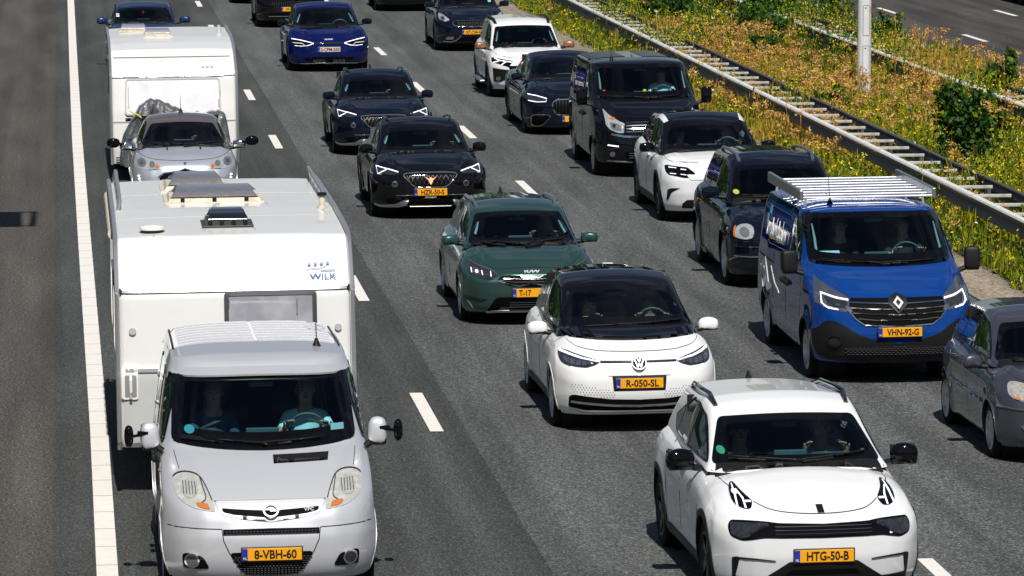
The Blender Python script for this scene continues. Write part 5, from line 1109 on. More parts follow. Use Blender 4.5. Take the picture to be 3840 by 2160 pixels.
def det_polo(c):
    d = D['polo']; a, b = d['c1'][0], d['c2'][0]
    cor = [(-.70, .79), (-.68, .845), (-.63, .868), (-.52, .85), (-.42, .80), (-.40, .74), (-.44, .70), (-.55, .68), (-.65, .70), (-.70, .74)]
    lamp(c, rnd(cor, .04, 3), [('reflector_bowl', ellipse(-.595, .775, .078), mat('warm_reflector', (.62, .58, .50), .2, metal=.4, coat=1, noise=(26, .9, (.3, .28, .25))), {}), ('reflector_bowl', ellipse(-.465, .765, .055), CHR, {}), ('amber_indicator', ellipse(-.62, .71, .025, .014), AMB, {'up': .009})], CLEARL)
    c.P('bumper_trim', strip([(-.80, .62), (-.62, .60), (-.3, .59), (0, .588)][0:3], .02), SATIN, off=.010, mir=True); c.P('lower_intake', rnd([(-.55, .42), (.55, .42), (.45, .30), (-.45, .30)], .04), MESH, off=.006)
    c.P('intake_blade', strip(syml([(-.60, .44), (-.54, .36), (-.42, .30), (0, .28)]), .016), SATIN, off=.012)
    c.P('grille', rnd([(-.34, .82), (.34, .82), (.27, .66), (-.27, .66)], .04), MESH, off=.006); c.plate(.50, '')
    seam(c, [(-.66, .96), (-.60, .89), (-.45, .86), (-.36, .82)]); c.mirrors(.90, 1.3, .98, (.22, .16, .145), P_GREY, BLACK); c.wipers([(-.5, 1.0, .1, .98)])
    c.P('side_strip', stroke([(1.3, .56), (3.0, .58)], .05), P_GREY, 'L', off=.012, mir=True, grid=.15)
def det_ds3(c):
    d = D['ds3']
    lamp(c, rnd(d['head'], .02, 2), [('reflector_bowl', ellipse(*d['c1'][0], .068, .060), mat('grey_reflector', (.30, .31, .33), .15, metal=.6, coat=1), {}), ('bulb_lens', ellipse(*d['c1'][0], .026), LENS, {'up': .011}), ('reflector_bowl', ellipse(*d['c2'][0], .045), mat('grey_reflector', (.30, .31, .33), .15, metal=.6, coat=1), {}), ('amber_indicator', ellipse(d['c3'][0][0], d['c3'][0][1], .034, .026), AMB, {})], CLEARL)
    g = [(-.42, .58), (-.32, .66), (-.06, .69), (0, .74), (0, .45), (-.40, .45)]; c.P('grille', rnd(sym(g, .03), .01), MESH, off=.005)
    c.P('chevron', strip(syml(d['ch1'], .05), .018), CHR, off=.014); c.P('chevron', strip(syml(d['ch2'], .05), .02), CHR, off=.014); c.P('grille_bar', strip([(-.38, .55), (.38, .55)], .012), CHR, off=.012)
    seam(c, d['seam'], sy=True)
    for k in range(3): c.P('lit_dot', ellipse(-.75 + k * .008, .60 - k * .045, .016), DRL, off=.01, mir=True)
    z = d['logo'][0][1]; flat_logo(c, 0, z, [seg((-.016, .03), (.016, .03), .01), seg((-.016, .03), (-.016, .0), .01), seg((.016, .03), (.016, 0), .01), seg((-.016, 0), (.016, -.0), .01), seg((.016, -.005), (-.016, -.03), .01)], BLU, 'emblem', .01)
    for sx in (-1, 1): c.P('washer_jet', ellipse(sx * .27, .985, .014), BLACK, off=.01)
    c.mirrors(.93, 1.35, 1.0, (.22, .16, .14), CHR, BLACK, ext=(1.05, 1.05, .09, (.22, .11, .16))); c.antenna(0, 2.3, 'rod', .28); c.wipers([(-.5, 1.04, .1, 1.02), (0, 1.02, .5, 1.04)])
def det_mazda(c):
    c.mirrors(.98, 1.55, 1.10, (.26, .17, .16), P_DBLUE, BLACK); seam(c, [(-.74, 1.03), (-.70, .9), (0, .86)], sy=True)
    lamp(c, [(-.78, .80), (-.45, .74), (-.42, .69), (-.74, .71)], [('reflector_bowl', ellipse(-.65, .745, .035), CHR, {})]); c.P('grille', rnd([(-.4, .72), (.4, .72), (.3, .5), (-.3, .5)], .04), MESH, off=.006); c.plate(.45, '')
    for z in (1.18, 1.22): c.P('sticker', [(-.64, z), (-.57, z), (-.57, z + .03), (-.64, z + .03)], WHT, off=.007, thick=.003)
def det_top(c, txt, col=None):
    lamp(c, rnd([(-.86, .86), (-.50, .82), (-.46, .78), (-.84, .77)], .01), [('lit_strip', stroke([(-.84, .85), (-.5, .815)], .016), DRL, {})])
    G_ = rnd(sym([(-.55, .76), (0, .78), (0, .44), (-.42, .45)]), .03); c.P('grille', G_, MESH, off=.005); c.P('bumper_trim', strip([(-.6, .33), (.6, .33)], .02), SATIN, off=.01); c.P('lower_intake', [(-.6, .42), (.6, .42), (.55, .3), (-.55, .3)], MESH, off=.005)
    e = MB()
    for z in np.arange(.47, .75, .035):
        for x in np.arange(-.5, .51, .05):
            if inpoly(G_, x, z): h = c.hit(x, z)[0]; e.box((x, h.y - .01, z), (.01, .008, .01))
    e.build('grille_studs', SATIN, c.root); c.plate(.52, txt, part=(.37, .03)); c.mirrors(.97, 1.55, 1.12, (.25, .17, .15), P_BLACK, BLACK)
def det_van_common(c, ext=None, m=None, z=1.37, kind='van'):
    if ext: c.mirrors(1.025, 1.25, z, (.17, .16, .25), m, BLACK, kind='car', arm=.03, tilt=6, ext=ext)
    else: c.mirrors(1.115, 1.25, z, (.19, .15, .28), m or BLACK, BLACK, kind='van', arm=.10, tilt=6)
def det_blue(c):
    d = D['blue']; H_ = d['head']
    lamp(c, rnd(H_, .02, 2), [('lit_strip', strip(d['drl'], .015), DRL, {}), ('reflector', rnd(d['refl'], .02, 2), LENSD, {'up': .004}), ('reflector_fin', [(-.62, .95), (-.56, .94), (-.54, .88), (-.6, .89)], LENS, {})], LENS)
    c.P('grille', rnd(sym(d['gril']), .02, 2), MESH, off=.005); c.P('grille_bar', strip(syml(d['t1']), .012), CHR, off=.014); c.P('grille_bar', strip(syml(d['u']), .015), CHR, off=.014)
    for k in ('t2', 't3', 't4'): c.P('grille_bar', strip([(x, z) for x, z in syml(d[k])], .010), mat('grille_bar_grey', (.10, .10, .11), .35, metal=.5), off=.012)
    c.P('badge_mount', rnd(sym(d['house']), .01, 2), BLACK, off=.02, thick=.03); z = d['logo'][0][1]
    A = [(0, .10), (.062, 0), (0, -.10), (-.062, 0)]; flat_logo(c, 0, z, [[(0, .10), (.062, 0), (0, -.10), (0, -.05), (.03, 0), (0, .05)], [(0, .10), (0, .05), (-.03, 0), (0, -.05), (0, -.10), (-.062, 0)]], BADGE, 'emblem', .045)
    c.P('bumper', rnd(sym(d['bump']), .03, 2), BLACK, off=.012, thick=.03); c.P('fog_light_ring', ellipse(*d['fogc'][0], .085, .075), BLACK, off=.03, mir=True, holes=[ellipse(*d['fogc'][0], .06, .05)]); c.P('fog_light_blank', ellipse(*d['fogc'][0], .06, .05), VOID, off=.018, mir=True)
    hx = sym(d['hon']); c.P('lower_intake', rnd(hx, .02, 2), VOID, off=.016); e = MB()
    for i, zz in enumerate(np.arange(min(z for x, z in hx) + .01, max(z for x, z in hx), .022)):
        for x in np.arange(-.62, .62, .05):
            xx = x + (.025 if i % 2 else 0)
            if inpoly(inset(hx, .012), xx, zz): h = c.hit(xx, zz)[0]; e.box((xx, h.y - .022, zz), (.036, .008, .006))
    e.build('intake_mesh', mat('grille_grey', (.06, .06, .065), .3), c.root)
    seam(c, d['seam']); c.plate(.655, 'VHN-92-G', part=(.38, .03), back=.05); det_van_common(c); c.antenna(-.45, 2.25, 'rod', .36)
    c.wipers([(-.78, 1.385, .0, 1.335), (-.05, 1.34, .62, 1.36)])
    # lettering on the flank
    def side(s, y, z, w, h, m, sh=0): 
        hh = c.hit(y, z, 'L')[0]; return text(s, w, h, m, 'side_lettering', c.root, (hh.x - .022, y, z), (math.pi / 2 , 0, -math.pi / 2), ext=.004, bold=.02, shear=sh)
    o1 = side('zwaluwebouw', 3.38, 1.53, 1.5, .25, WHT); o1.rotation_euler = (R(82), 0, R(-90))
    def quad(pts, m, nm='side_graphic'): c.P(nm, pts, m, 'L', off=.006, grid=.12, thick=.006)
    lb = mat('graphic_light_blue', (.12, .38, .6), .5)
    for a, b in ((4.12, 1.66), (4.28, 1.54), (4.14, 1.42)): quad([(a, b), (a + .13, b), (a + .13, b + .1), (a, b + .1)], lb)
    quad(stroke([(4.55, .82), (4.35, 1.02), (4.1, 1.06), (3.95, .9), (3.8, .78), (3.55, .80)], [.02, .08, .13, .15, .12, .03]), WHT); quad(stroke([(3.6, 1.05), (3.3, .85), (2.95, .80)], [.02, .07, .02]), WHT); quad(stroke([(4.4, .85), (4.2, .72), (3.9, .62)], [.02, .05, .01]), WHT); quad(stroke([(3.45, .66), (3.15, .56)], [.04, .01]), WHT)
    text('verbouw en nieuwbouw', .62, .05, mat('graphic_light_blue', (.12, .38, .6), .5), 'side_lettering', c.root, (c.hit(2.0, .62, 'L')[0].x - .008, 2.0, .62), (R(90), 0, R(-90)), ext=.001) if False else None
    for sx in (-1, 1): c.P('side_lamp', ellipse(1.28, .98, .025, .018), CHR, 'L', off=.012)
    # roof rack
    zt = c.hit(0, 3, 'T')[0].z + .08
    e1 = MB(); e1.rbox((-.82, 3.40, zt + .03), (.05, 2.55, .13), .012); ra = e1.build('rack_rail', SATIN, c.root); e2 = MB(); e2.rbox((.82, 3.40, zt + .03), (.05, 2.55, .13), .012); e2.build('rack_rail', SATIN, c.root)
    for k in range(8):
        y = 2.16 + k * .345; e = MB(); e.rbox((0, y, zt), (1.6, .065, .026), .008); e.build('rack_bar', mat('rack_aluminium', (.72, .73, .75), .35, metal=.6), c.root)
    for y, sx in [(y, sx) for y in (2.4, 3.5, 4.6) for sx in (-1, 1)]:
        e = MB(); e.tube([(sx * .72, y, zt), (sx * .74, y, zt - .16)], .018, 6); e.build('rack_foot', mat('rack_aluminium', (.72, .73, .75), .35, metal=.6), c.root)
def det_talento(c):
    G_ = rnd(sym([(-.55, 1.0), (0, 1.02), (0, .76), (-.42, .76), (-.52, .82)]), .02); cr = [(-.82, 1.17), (-.70, 1.06), (-.56, .99), (-.48, .95), (-.50, .80), (-.58, .80), (-.76, .86), (-.80, .92)]
    d = {'o': [(-.80, 1.20), (-.72, 1.10), (-.58, 1.01), (-.48, .97), (-.50, .81), (-.60, .81), (-.74, .87), (-.80, .95)]}
    lamp(c, rnd(d['o'], .03, 3), [('reflector_bowl', rnd([(-.74, .99), (-.55, .95), (-.54, .84), (-.70, .87)], .04), mat('grey_reflector', (.30, .31, .33), .15, metal=.6, coat=1), {}), ('bulb_lens', ellipse(-.66, .93, .03), LENSD, {'up': .012}), ('amber_indicator', ellipse(-.68, 1.045, .05, .022), AMB, {})], CLEARL)
    c.P('grille', G_, MESH, off=.005)
    for z in (.98, .93, .88, .83): c.P('grille_bar', strip([(-.46, z), (-.07, z + .01), (.07, z + .01), (.46, z)], .016), CHR, off=.012)
    c.P('grille_bar', strip(syml([(-.72, .79), (-.5, .75), (0, .73)]), .035), CHR, off=.012); c.P('lit_strip', strip([(-.78, .60), (-.6, .58)], .022), DRL, off=.01, mir=True)
    c.P('lower_intake', rnd(sym([(-.5, .48), (0, .50), (0, .34), (-.45, .34)]), .03), MESH, off=.006); c.P('fog_light', ellipse(-.70, .44, .045), LENS, off=.01, mir=True)
    for z in (.38, .42, .46): c.P('grille_bar', strip([(-.42, z), (.42, z)], .008), SATIN, off=.012)
    flat_logo(c, 0, .89, [ellipse(0, 0, .07)], CHR, 'emblem', .03); seam(c, [(-.84, 1.29), (-.74, 1.12), (-.56, 1.02)]); c.plate(.62, '')
    c.P('bumper_trim', strip(syml([(-.78, .32), (-.4, .30), (0, .30)]), .02), SATIN, off=.012)
    det_van_common(c, m=FRIT); roof_ribs(c, 2.75, 4.75, 14, .3, .70, P_BLACK); c.antenna(-.45, 2.3, 'rod', .36); c.wipers([(-.78, 1.385, .0, 1.335), (-.05, 1.34, .62, 1.36)])
def det_vivaro(c):
    d = D['vivaro']
    lamp(c, rnd(d['head'], .03, 2), [('reflector_bowl', ellipse(-.695, .995, .075, .065), mat('hazed_reflector', (.40, .40, .37), .2, metal=.1, coat=1, noise=(30, .8, (.58, .58, .54))), {'up': .003}), *[('reflector_facet', stroke([(-.75 + k * .026, 1.04), (-.745 + k * .026, .955)], .007), LENS, {'up': .006}) for k in range(5)], ('lens_edge', stroke(chaik(d['head'][1:8]), .009), LENSD, {'up': .004}), ('reflector_edge', stroke(chaik([(-.60, 1.08), (-.575, 1.0), (-.55, .93), (-.60, .90)]), .010), LENS, {'up': .004}), ('amber_indicator', rnd([(x * .8 - .115, z * .8 + .175) for x, z in d['amber']], .015, 2), AMB, {})], HAZY)
    c.P('grille_surround', rnd(sym(d['surr']), .02, 2), mat('paint_silver_plain', (.60, .61, .64), .5, metal=.2), off=.008); c.P('grille', rnd(sym(d['gril']), .02, 2), MESH, off=.014)
    zl = .85; flat_logo(c, 0, zl, [[(-.085, .004), (-.03, .012), (.01, .012), (-.01, -.002), (.085, -.004), (.03, -.012), (-.01, -.012), (.01, .002)]], BADGE, 'emblem', .035, ring=[(.054, .070)])
    text('VPC', .09, .03, WHT, 'grille_lettering', c.root, (.335, c.hit(.335, .852)[0].y - .03, .852), ext=.002, bold=.02)
    c.P('slot_grille', sym(d['slot']), MESH, off=.005); c.P('lower_intake', rnd(sym(d['low']), .03, 2), MESH, off=.005)
    c.P('bumper_gap', strip(d['inset'], .008), SEAM, off=.003, mir=True, thick=.004); c.P('bumper_gap', strip(d['bump'], .008), SEAM, off=.003, mir=True, thick=.004)
    e = MB(); gm = mat('grille_grey', (.06, .06, .065), .3)
    for zz in np.arange(.29, .47, .02):
        for x in np.arange(-.36, .37, .03):
            if inpoly(sym(d['low']), x, zz): h = c.hit(x, zz)[0]; e.box((x + (.015 if int(round(zz / .02)) % 2 else 0), h.y - .012, zz), (.018, .008, .008))
    for x in np.arange(-.39, .40, .03):
        for z in (.655, .675): h = c.hit(x, z)[0]; e.box((x, h.y - .010, z), (.02, .008, .008))
    e.build('intake_mesh', gm, c.root)
    c.P('fog_light_bay', rnd(d['fog'], .03, 3), FRIT, off=.006, mir=True); f = d['fogc'][0]
    for mir in (False, True):
        o = patch(c.bvh, ellipse(*f, .064), 'F', CHR, 'fog_light', c.root, off=.016, mir=mir); patch(c.bvh, ellipse(*f, .047), 'F', LENSD, 'fog_light_lens', o, off=.022, mir=mir)
    seam(c, [(-.813, 1.235), (-.79, 1.16), (-.775, 1.12)]); seam(c, d['seam2'], sy=True)
    v = [(.06, 1.213), (.56, 1.22), (.545, 1.172), (.06, 1.163)]; c.P('bonnet_vent', v, BLACK, off=.012)
    c.plate(.48, '8-VBH-60', part=(.37, .03), back=.03)
    det_van_common(c, m=P_SILVER, ext=(1.19, 1.36, .02, (.085, .10, .20)), z=1.36); roof_ribs(c, 2.75, 4.6, 9, .3, .72, P_SILVER, gap=.015)
    c.antenna(.55, 2.45, 'rod', .38); c.wipers([(-.74, 1.335, .0, 1.28), (-.02, 1.285, .5, 1.31)])
    c.P('sticker', ellipse(-.665, 1.40, .045, .035), mat('cyan_round_sticker', (.02, .22, .26), .4), off=.007, thick=.003); c.P('sticker', [(.60, 1.37), (.72, 1.37), (.72, 1.42), (.60, 1.42)], mat('pale_cyan_sticker', (.12, .30, .33), .4), off=.007, thick=.003)
    # sun visor over the windscreen
    e = MB(); top = []; 
    for x in np.linspace(-.80, .80, 13): h = c.hit(x, 1.895 - .02 * (x / .8) ** 2)[0]; top.append(h)
    b = len(e.v)
    for p in top: e.v += [tuple(p), (p.x, p.y - .16, p.z - .055), (p.x, p.y - .155, p.z - .072), (p.x, p.y + .01, p.z - .02)]
    for i in range(12):
        for j in range(4): e.f.append((b + i * 4 + j, b + i * 4 + (j + 1) % 4, b + (i + 1) * 4 + (j + 1) % 4, b + (i + 1) * 4 + j))
    e.f += [(b, b + 1, b + 2, b + 3), (b + 48, b + 49, b + 50, b + 51)]; e.build('sun_visor', P_SILVER, c.root, True)
    for sx in (-1, 1): c.P('side_indicator', ellipse(1.22, 1.05, .03, .015), AMB, 'L', off=.012)
# ---------------------------------------------------------------- caravans
CARW = mat('caravan_white', (.80, .80, .79), .32, coat=.5, noise=(1.6, .35, (.66, .65, .62))); CARG = mat('caravan_skirt_grey', (.52, .53, .52), .4, coat=.3); RAIL = mat('aluminium_rail', (.62, .62, .64), .35, metal=.8)
ROOFD = mat('hatch_smoked_dome', (.17, .16, .165), .25, coat=.8, noise=(14, .7, (.25, .24, .24))); CREAM = mat('hatch_yellowed_plastic', (.62, .57, .47), .5, noise=(10, .8, (.35, .28, .18))); CURT = mat('caravan_window_pane', (.30, .30, .34), .08, coat=1, noise=(3, .8, (.55, .55, .60)))
def caravan(key, label, X, Y, W, Lg, F, T, H, yaw=0):
    c = Car('caravan', label, 'caravan', X, Y, Lg, W, yaw, 'caravans being towed'); c.ya = (Lg * .55,); c.rw = .31; c.ra = .34; c.deck = None; c.glass_hull = 9; hw = W / 2
    gc = F[0][0]; T = [(0, T[0][1])] + T
    c.hull(CARW, T=T, E=[(y, z - .02) for y, z in T], B=[(0, gc), (Lg, gc)], F=F, Rr=[(gc, Lg), (H, Lg - .25)], PF=[(0, 0), (.88, .01), (1, .05)], PR=[(0, 0), (1, .03)], WY=[(0, hw), (Lg, hw)], SX=[(0, .985), (.3, 1), (1, .995)], n=(30, 60, 50), sm=1, pw=4)
    c.ready(); c.body(c.ya, c.ra, CARG, gc=gc)
    ztop = max(z for y, z in T)
    prof = sorted([(z, y) for z, y in F]); pts = [(y - .012, z) for z, y in prof] + [(y, z) for y, z in T if y > prof[-1][1]]
    for sx in (-1, 1):
        e = MB(); q = []
        for t in np.linspace(0, 1, 40):
            i = t * (len(pts) - 1); a = int(i); b = min(a + 1, len(pts) - 1); f = i - a; q.append((sx * (hw + .0), pts[a][0] * (1 - f) + pts[b][0] * f, pts[a][1] * (1 - f) + pts[b][1] * f + .0))
        e.tube(q, .026, 8); e.build('edge_rail', RAIL, c.root, True)
    c.wheels(c.ya, c.rw, dict(n=6, w=.06), SILV, inset_=.06)
    e = MB(); e.tube([(-.55, .1, .42), (0, -1.15, .42)], .035, 8); e.tube([(.55, .1, .42), (0, -1.15, .42)], .035, 8); e.rbox((0, -1.2, .44), (.10, .3, .10), .02); e.tube([(0.1, -.7, .2), (0.1, -.7, .75)], .03, 8); e.build('drawbar', BLACK, c.root, True)
    # side windows and wheel trim on the left flank
    for a, b in ((.9, 1.9), (3.0, 4.3)):
        c.P('side_window', rnd([(a, 1.35), (b, 1.35), (b, 1.95), (a, 1.95)], .08), SIDEGL, 'L', off=.02, mir=True, grid=.2, thick=.02)
    c.P('lower_stripe', [(.15, .95), (Lg - .2, .95), (Lg - .2, 1.0), (.15, 1.0)], CARG, 'L', off=.006, mir=True, grid=.3)
    return c
def roof_hatch(c, x0, x1, y0, y1, h, tm, sm_, clips=0, sl=.06, name='roof_hatch'):
    z = c.hit((x0 + x1) / 2, (y0 + y1) / 2, 'T')[0].z; q = h * .42
    o = MB(); vs = [(x0, y0, z - .02), (x1, y0, z - .02), (x1, y1, z - .02), (x0, y1, z - .02), (x0 + sl * .5, y0 + sl * .4, z + q), (x1 - sl * .5, y0 + sl * .4, z + q), (x1 - sl * .5, y1 - sl * .5, z + q), (x0 + sl * .5, y1 - sl * .5, z + q)]
    o.add(vs, [(0, 1, 5, 4), (1, 2, 6, 5), (2, 3, 7, 6), (3, 0, 4, 7), (4, 5, 6, 7)]); o.rbox(((x0 + x1) / 2, (y0 + y1) / 2, z + .005), (x1 - x0 + .05, y1 - y0 + .05, .02), .006); a = o.build(name, sm_, c.root)
    d = MB(); n = 10; a0, a1, b0, b1 = x0 + sl * .5, x1 - sl * .5, y0 + sl * .4, y1 - sl * .5
    prof = [(0, 0, 0), (.02, .25, .10), (.12, .55, .30), (.35, .85, .6), (.6, 1, 1), (.9, .95, 1), (1, 0, 0)]
    for t, hh, ins in prof:
        y = b0 + (b1 - b0) * t; zz = z + q + .012 + (h - q) * hh
        for f in (0, .04, .5, .96, 1):
            w_ = a0 + sl * ins * .8 + (a1 - a0 - sl * ins * 1.6) * f; d.v.append((w_, y, z + q + .006 if f in (0, 1) else zz))
    for i in range(len(prof) - 1):
        for j in range(4): d.f.append((i * 5 + j, i * 5 + j + 1, (i + 1) * 5 + j + 1, (i + 1) * 5 + j))
    d.build('hatch_dome', tm, a, True)
    for k in range(clips):
        x = x0 + (x1 - x0) * (k + .5) / clips; g = MB(); g.rbox((x, y0 + .01, z + h * .25), (.045, .03, h * .5), .006); g.build('hatch_clip', BLACK, a)
    return a
def build_wilk():
    F = [(.50, .03), (.58, 0), (1.22, 0), (1.30, .02), (2.05, .06), (2.10, .11), (2.34, .30), (2.50, .46), (2.575, .62)]
    c = caravan('wilk', 'large white caravan with four stars and blue lettering, towed by the silver van', 1.73, 45.95, 2.36, 6.9, F, [(.62, 2.575), (1.3, 2.60), (3, 2.62), (6.7, 2.59), (6.9, 2.5)], 2.5)
    c.P('front_trim', strip([(-1.13, 2.07), (1.13, 2.07)], .024), RAIL, off=.012, thick=.015); c.P('front_trim_shadow', strip([(-1.13, 2.052), (1.13, 2.052)], .007), SEAM, off=.006, thick=.01)
    for sx in (-1, 1): c.P('trim_cap', ellipse(sx * 1.14, 2.068, .018), BLACK, off=.04, thick=.03)
    fr = rnd([(-.11, 1.28), (.82, 1.28), (.82, 2.055), (-.11, 2.055)], .05); c.P('front_window_frame', fr, mat('window_frame_dark', (.06, .06, .065), .4), off=.03, thick=.04, holes=[inset(fr, .045)]); o = c.P('front_window', inset(fr, .04), CURT, off=.022, thick=.02)
    c.P('window_handle', strip([(.62, 1.82), (.62, 1.98)], .012), SATIN, off=.035, parent=o)
    c.P('front_trim', strip([(-1.10, 1.285), (1.13, 1.285)], .035), RAIL, off=.03, thick=.03)
    c.P('front_locker', rnd([(-1.13, .56), (1.13, .56), (1.13, 1.25), (-1.13, 1.25)], .05), CARG, off=.012, thick=.03)
    for sx in (-1, 1):
        c.P('grab_recess', rnd([(sx * 1.14, 1.0), (sx * .985, 1.0), (sx * .985, 1.33), (sx * 1.14, 1.33)], .03), CARW, off=.03, thick=.04); c.P('grab_recess_hole', rnd([(sx * 1.11, 1.03), (sx * 1.0, 1.03), (sx * 1.0, 1.24), (sx * 1.11, 1.24)], .02), mat('recess_grey', (.25, .25, .25), .6), off=.036, thick=.02)
        h = c.hit(sx * 1.055, 1.1)[0]; e = MB(); e.tube([(sx * 1.06, h.y - .05, 1.02), (sx * 1.06, h.y - .075, 1.08), (sx * 1.06, h.y - .075, 1.2), (sx * 1.06, h.y - .05, 1.26)], .016, 8); e.build('grab_handle', CARW, c.root, True)
        c.P('marker_lamp', ellipse(sx * 1.03, 1.68, .035), mat('marker_grey', (.45, .46, .48) if sx < 0 else (.62, .60, .45), .3), off=.02)
    INKB = mat('lettering_blue', (.02, .10, .36), .4); hh = c.hit(.9, 2.185)[0]
    n = c.hit(.9, 2.185)[1]; tilt = math.atan2(n.z, -n.y); rot = (math.pi / 2 - tilt, 0, 0)
    def onf(x, z, d=.02): q, n, _, _ = c.hit(x, z); p = q + n * d; return p, (math.pi / 2 - math.atan2(n.z, -n.y), 0, 0)
    p, rt_ = onf(.895, 2.175); text('WILK', .27, .060, INKB, 'lettering', c.root, p, rt_, ext=.002, bold=.008)
    for k in range(4):
        p, rt_ = onf(.76 + k * .062, 2.285 + .003 * k); e = MB(); e.prism([((.026 if q % 2 == 0 else .011) * math.sin(q * math.pi / 5), (.026 if q % 2 == 0 else .011) * math.cos(q * math.pi / 5)) for q in range(10)], -.002, .003, 'z'); o = e.build('star_mark', mat('star_blue_grey', (.14, .22, .42), .4), c.root, loc=p); o.rotation_euler = rt_
    c.P('lettering_line', stroke([(.72, 2.243), (.86, 2.250), (.93, 2.27)], .005), mat('star_blue_grey', (.14, .22, .42), .4), off=.02, thick=.004); c.P('lettering_line', stroke([(.87, 2.228), (1.02, 2.230)], .006), INKB, off=.02, thick=.004)
    roof_hatch(c, -.60, .15, 5.0, 5.95, .15, ROOFD, CREAM, 0, .10); roof_hatch(c, -.59, .44, 3.55, 4.45, .13, ROOFD, CREAM, 3, .07); roof_hatch(c, -.26, .22, 1.15, 1.75, .15, mat('dark_tinted_dome', (.01, .012, .014), .08, coat=1), mat('dark_green_base', (.02, .03, .025), .4), 4, .05, 'roof_light')
    z = c.hit(-.8, .9, 'T')[0].z; e = MB(); e.lathe([(.10, -.02), (.10, .025), (.13, .03), (.135, .055), (.10, .075), (.001, .082)], (-.80, .95, z), 'z', 28); e.build('roof_vent', CARW, c.root, True)
    e = MB(); e.lathe([(.115, -.01), (.118, .018), (.118, .024)], (-.80, .95, z), 'z', 24); e.build('vent_base', BLACK, c.root, True)
    z = c.hit(1.04, 2.8, 'T')[0].z; e = MB(); e.lathe([(.055, -.01), (.05, .02), (.032, .05), (.035, .13), (.001, .13)], (1.04, 2.8, z), 'z', 18); o = e.build('flue', CREAM, c.root, True); e = MB(); e.lathe([(.05, .14), (.05, .17), (.001, .18)], (1.04, 2.8, z), 'z', 16); e.build('flue_cap', BLACK, o, True)
    for sx, y0, y1 in ((1, 3.4, 6.75), (-1, 3.0, 6.75)):
        z = 2.60; e = MB(); e.tube([(sx * 1.12, y0, z), (sx * 1.10, y0 + .12, z + .10), (sx * 1.10, y1 - .15, z + .10), (sx * 1.12, y1, z)], .024, 8)
        for k in range(5): y = y0 + .3 + (y1 - y0 - .6) * k / 4; e.tube([(sx * 1.12, y, z - .02), (sx * 1.10, y, z + .10)], .016, 6)
        e.build('roof_rail', RAIL, c.root, True)
    e = MB(); q = [(-1.175, y, 2.42 + .01 * math.sin(y * 9)) for y in np.linspace(2.35, 6.6, 24)]; e.tube(q, [.064 + .004 * math.sin(k * 2.1) for k in range(24)], 12); e.build('rolled_awning', mat('awning_cream', (.62, .57, .48), .8, bump=(14, .4, .02)), c.root, True)
    for y in (2.2, 4.75): c.P('roof_joint', strip([(-1.12, y), (1.12, y)], .03), CARG, 'T', off=.003, thick=.004, grid=.2)
    for x0_, y0_, y1_ in ((-.62, 3.3, 3.52), (.47, 3.2, 3.52), (-.28, .85, 1.12), (.24, .9, 1.12), (-.8, .62, .84), (1.04, 2.45, 2.74), (-.05, 3.2, 3.5)): c.P('roof_stain', stroke([(x0_, y1_), (x0_ + .01, (y0_ + y1_) / 2), (x0_ + .015, y0_)], [.05, .03, .008]), mat('rain_stain', (.45, .42, .37), .8), 'T', off=.0015, thick=.003, grid=.1)
    return c
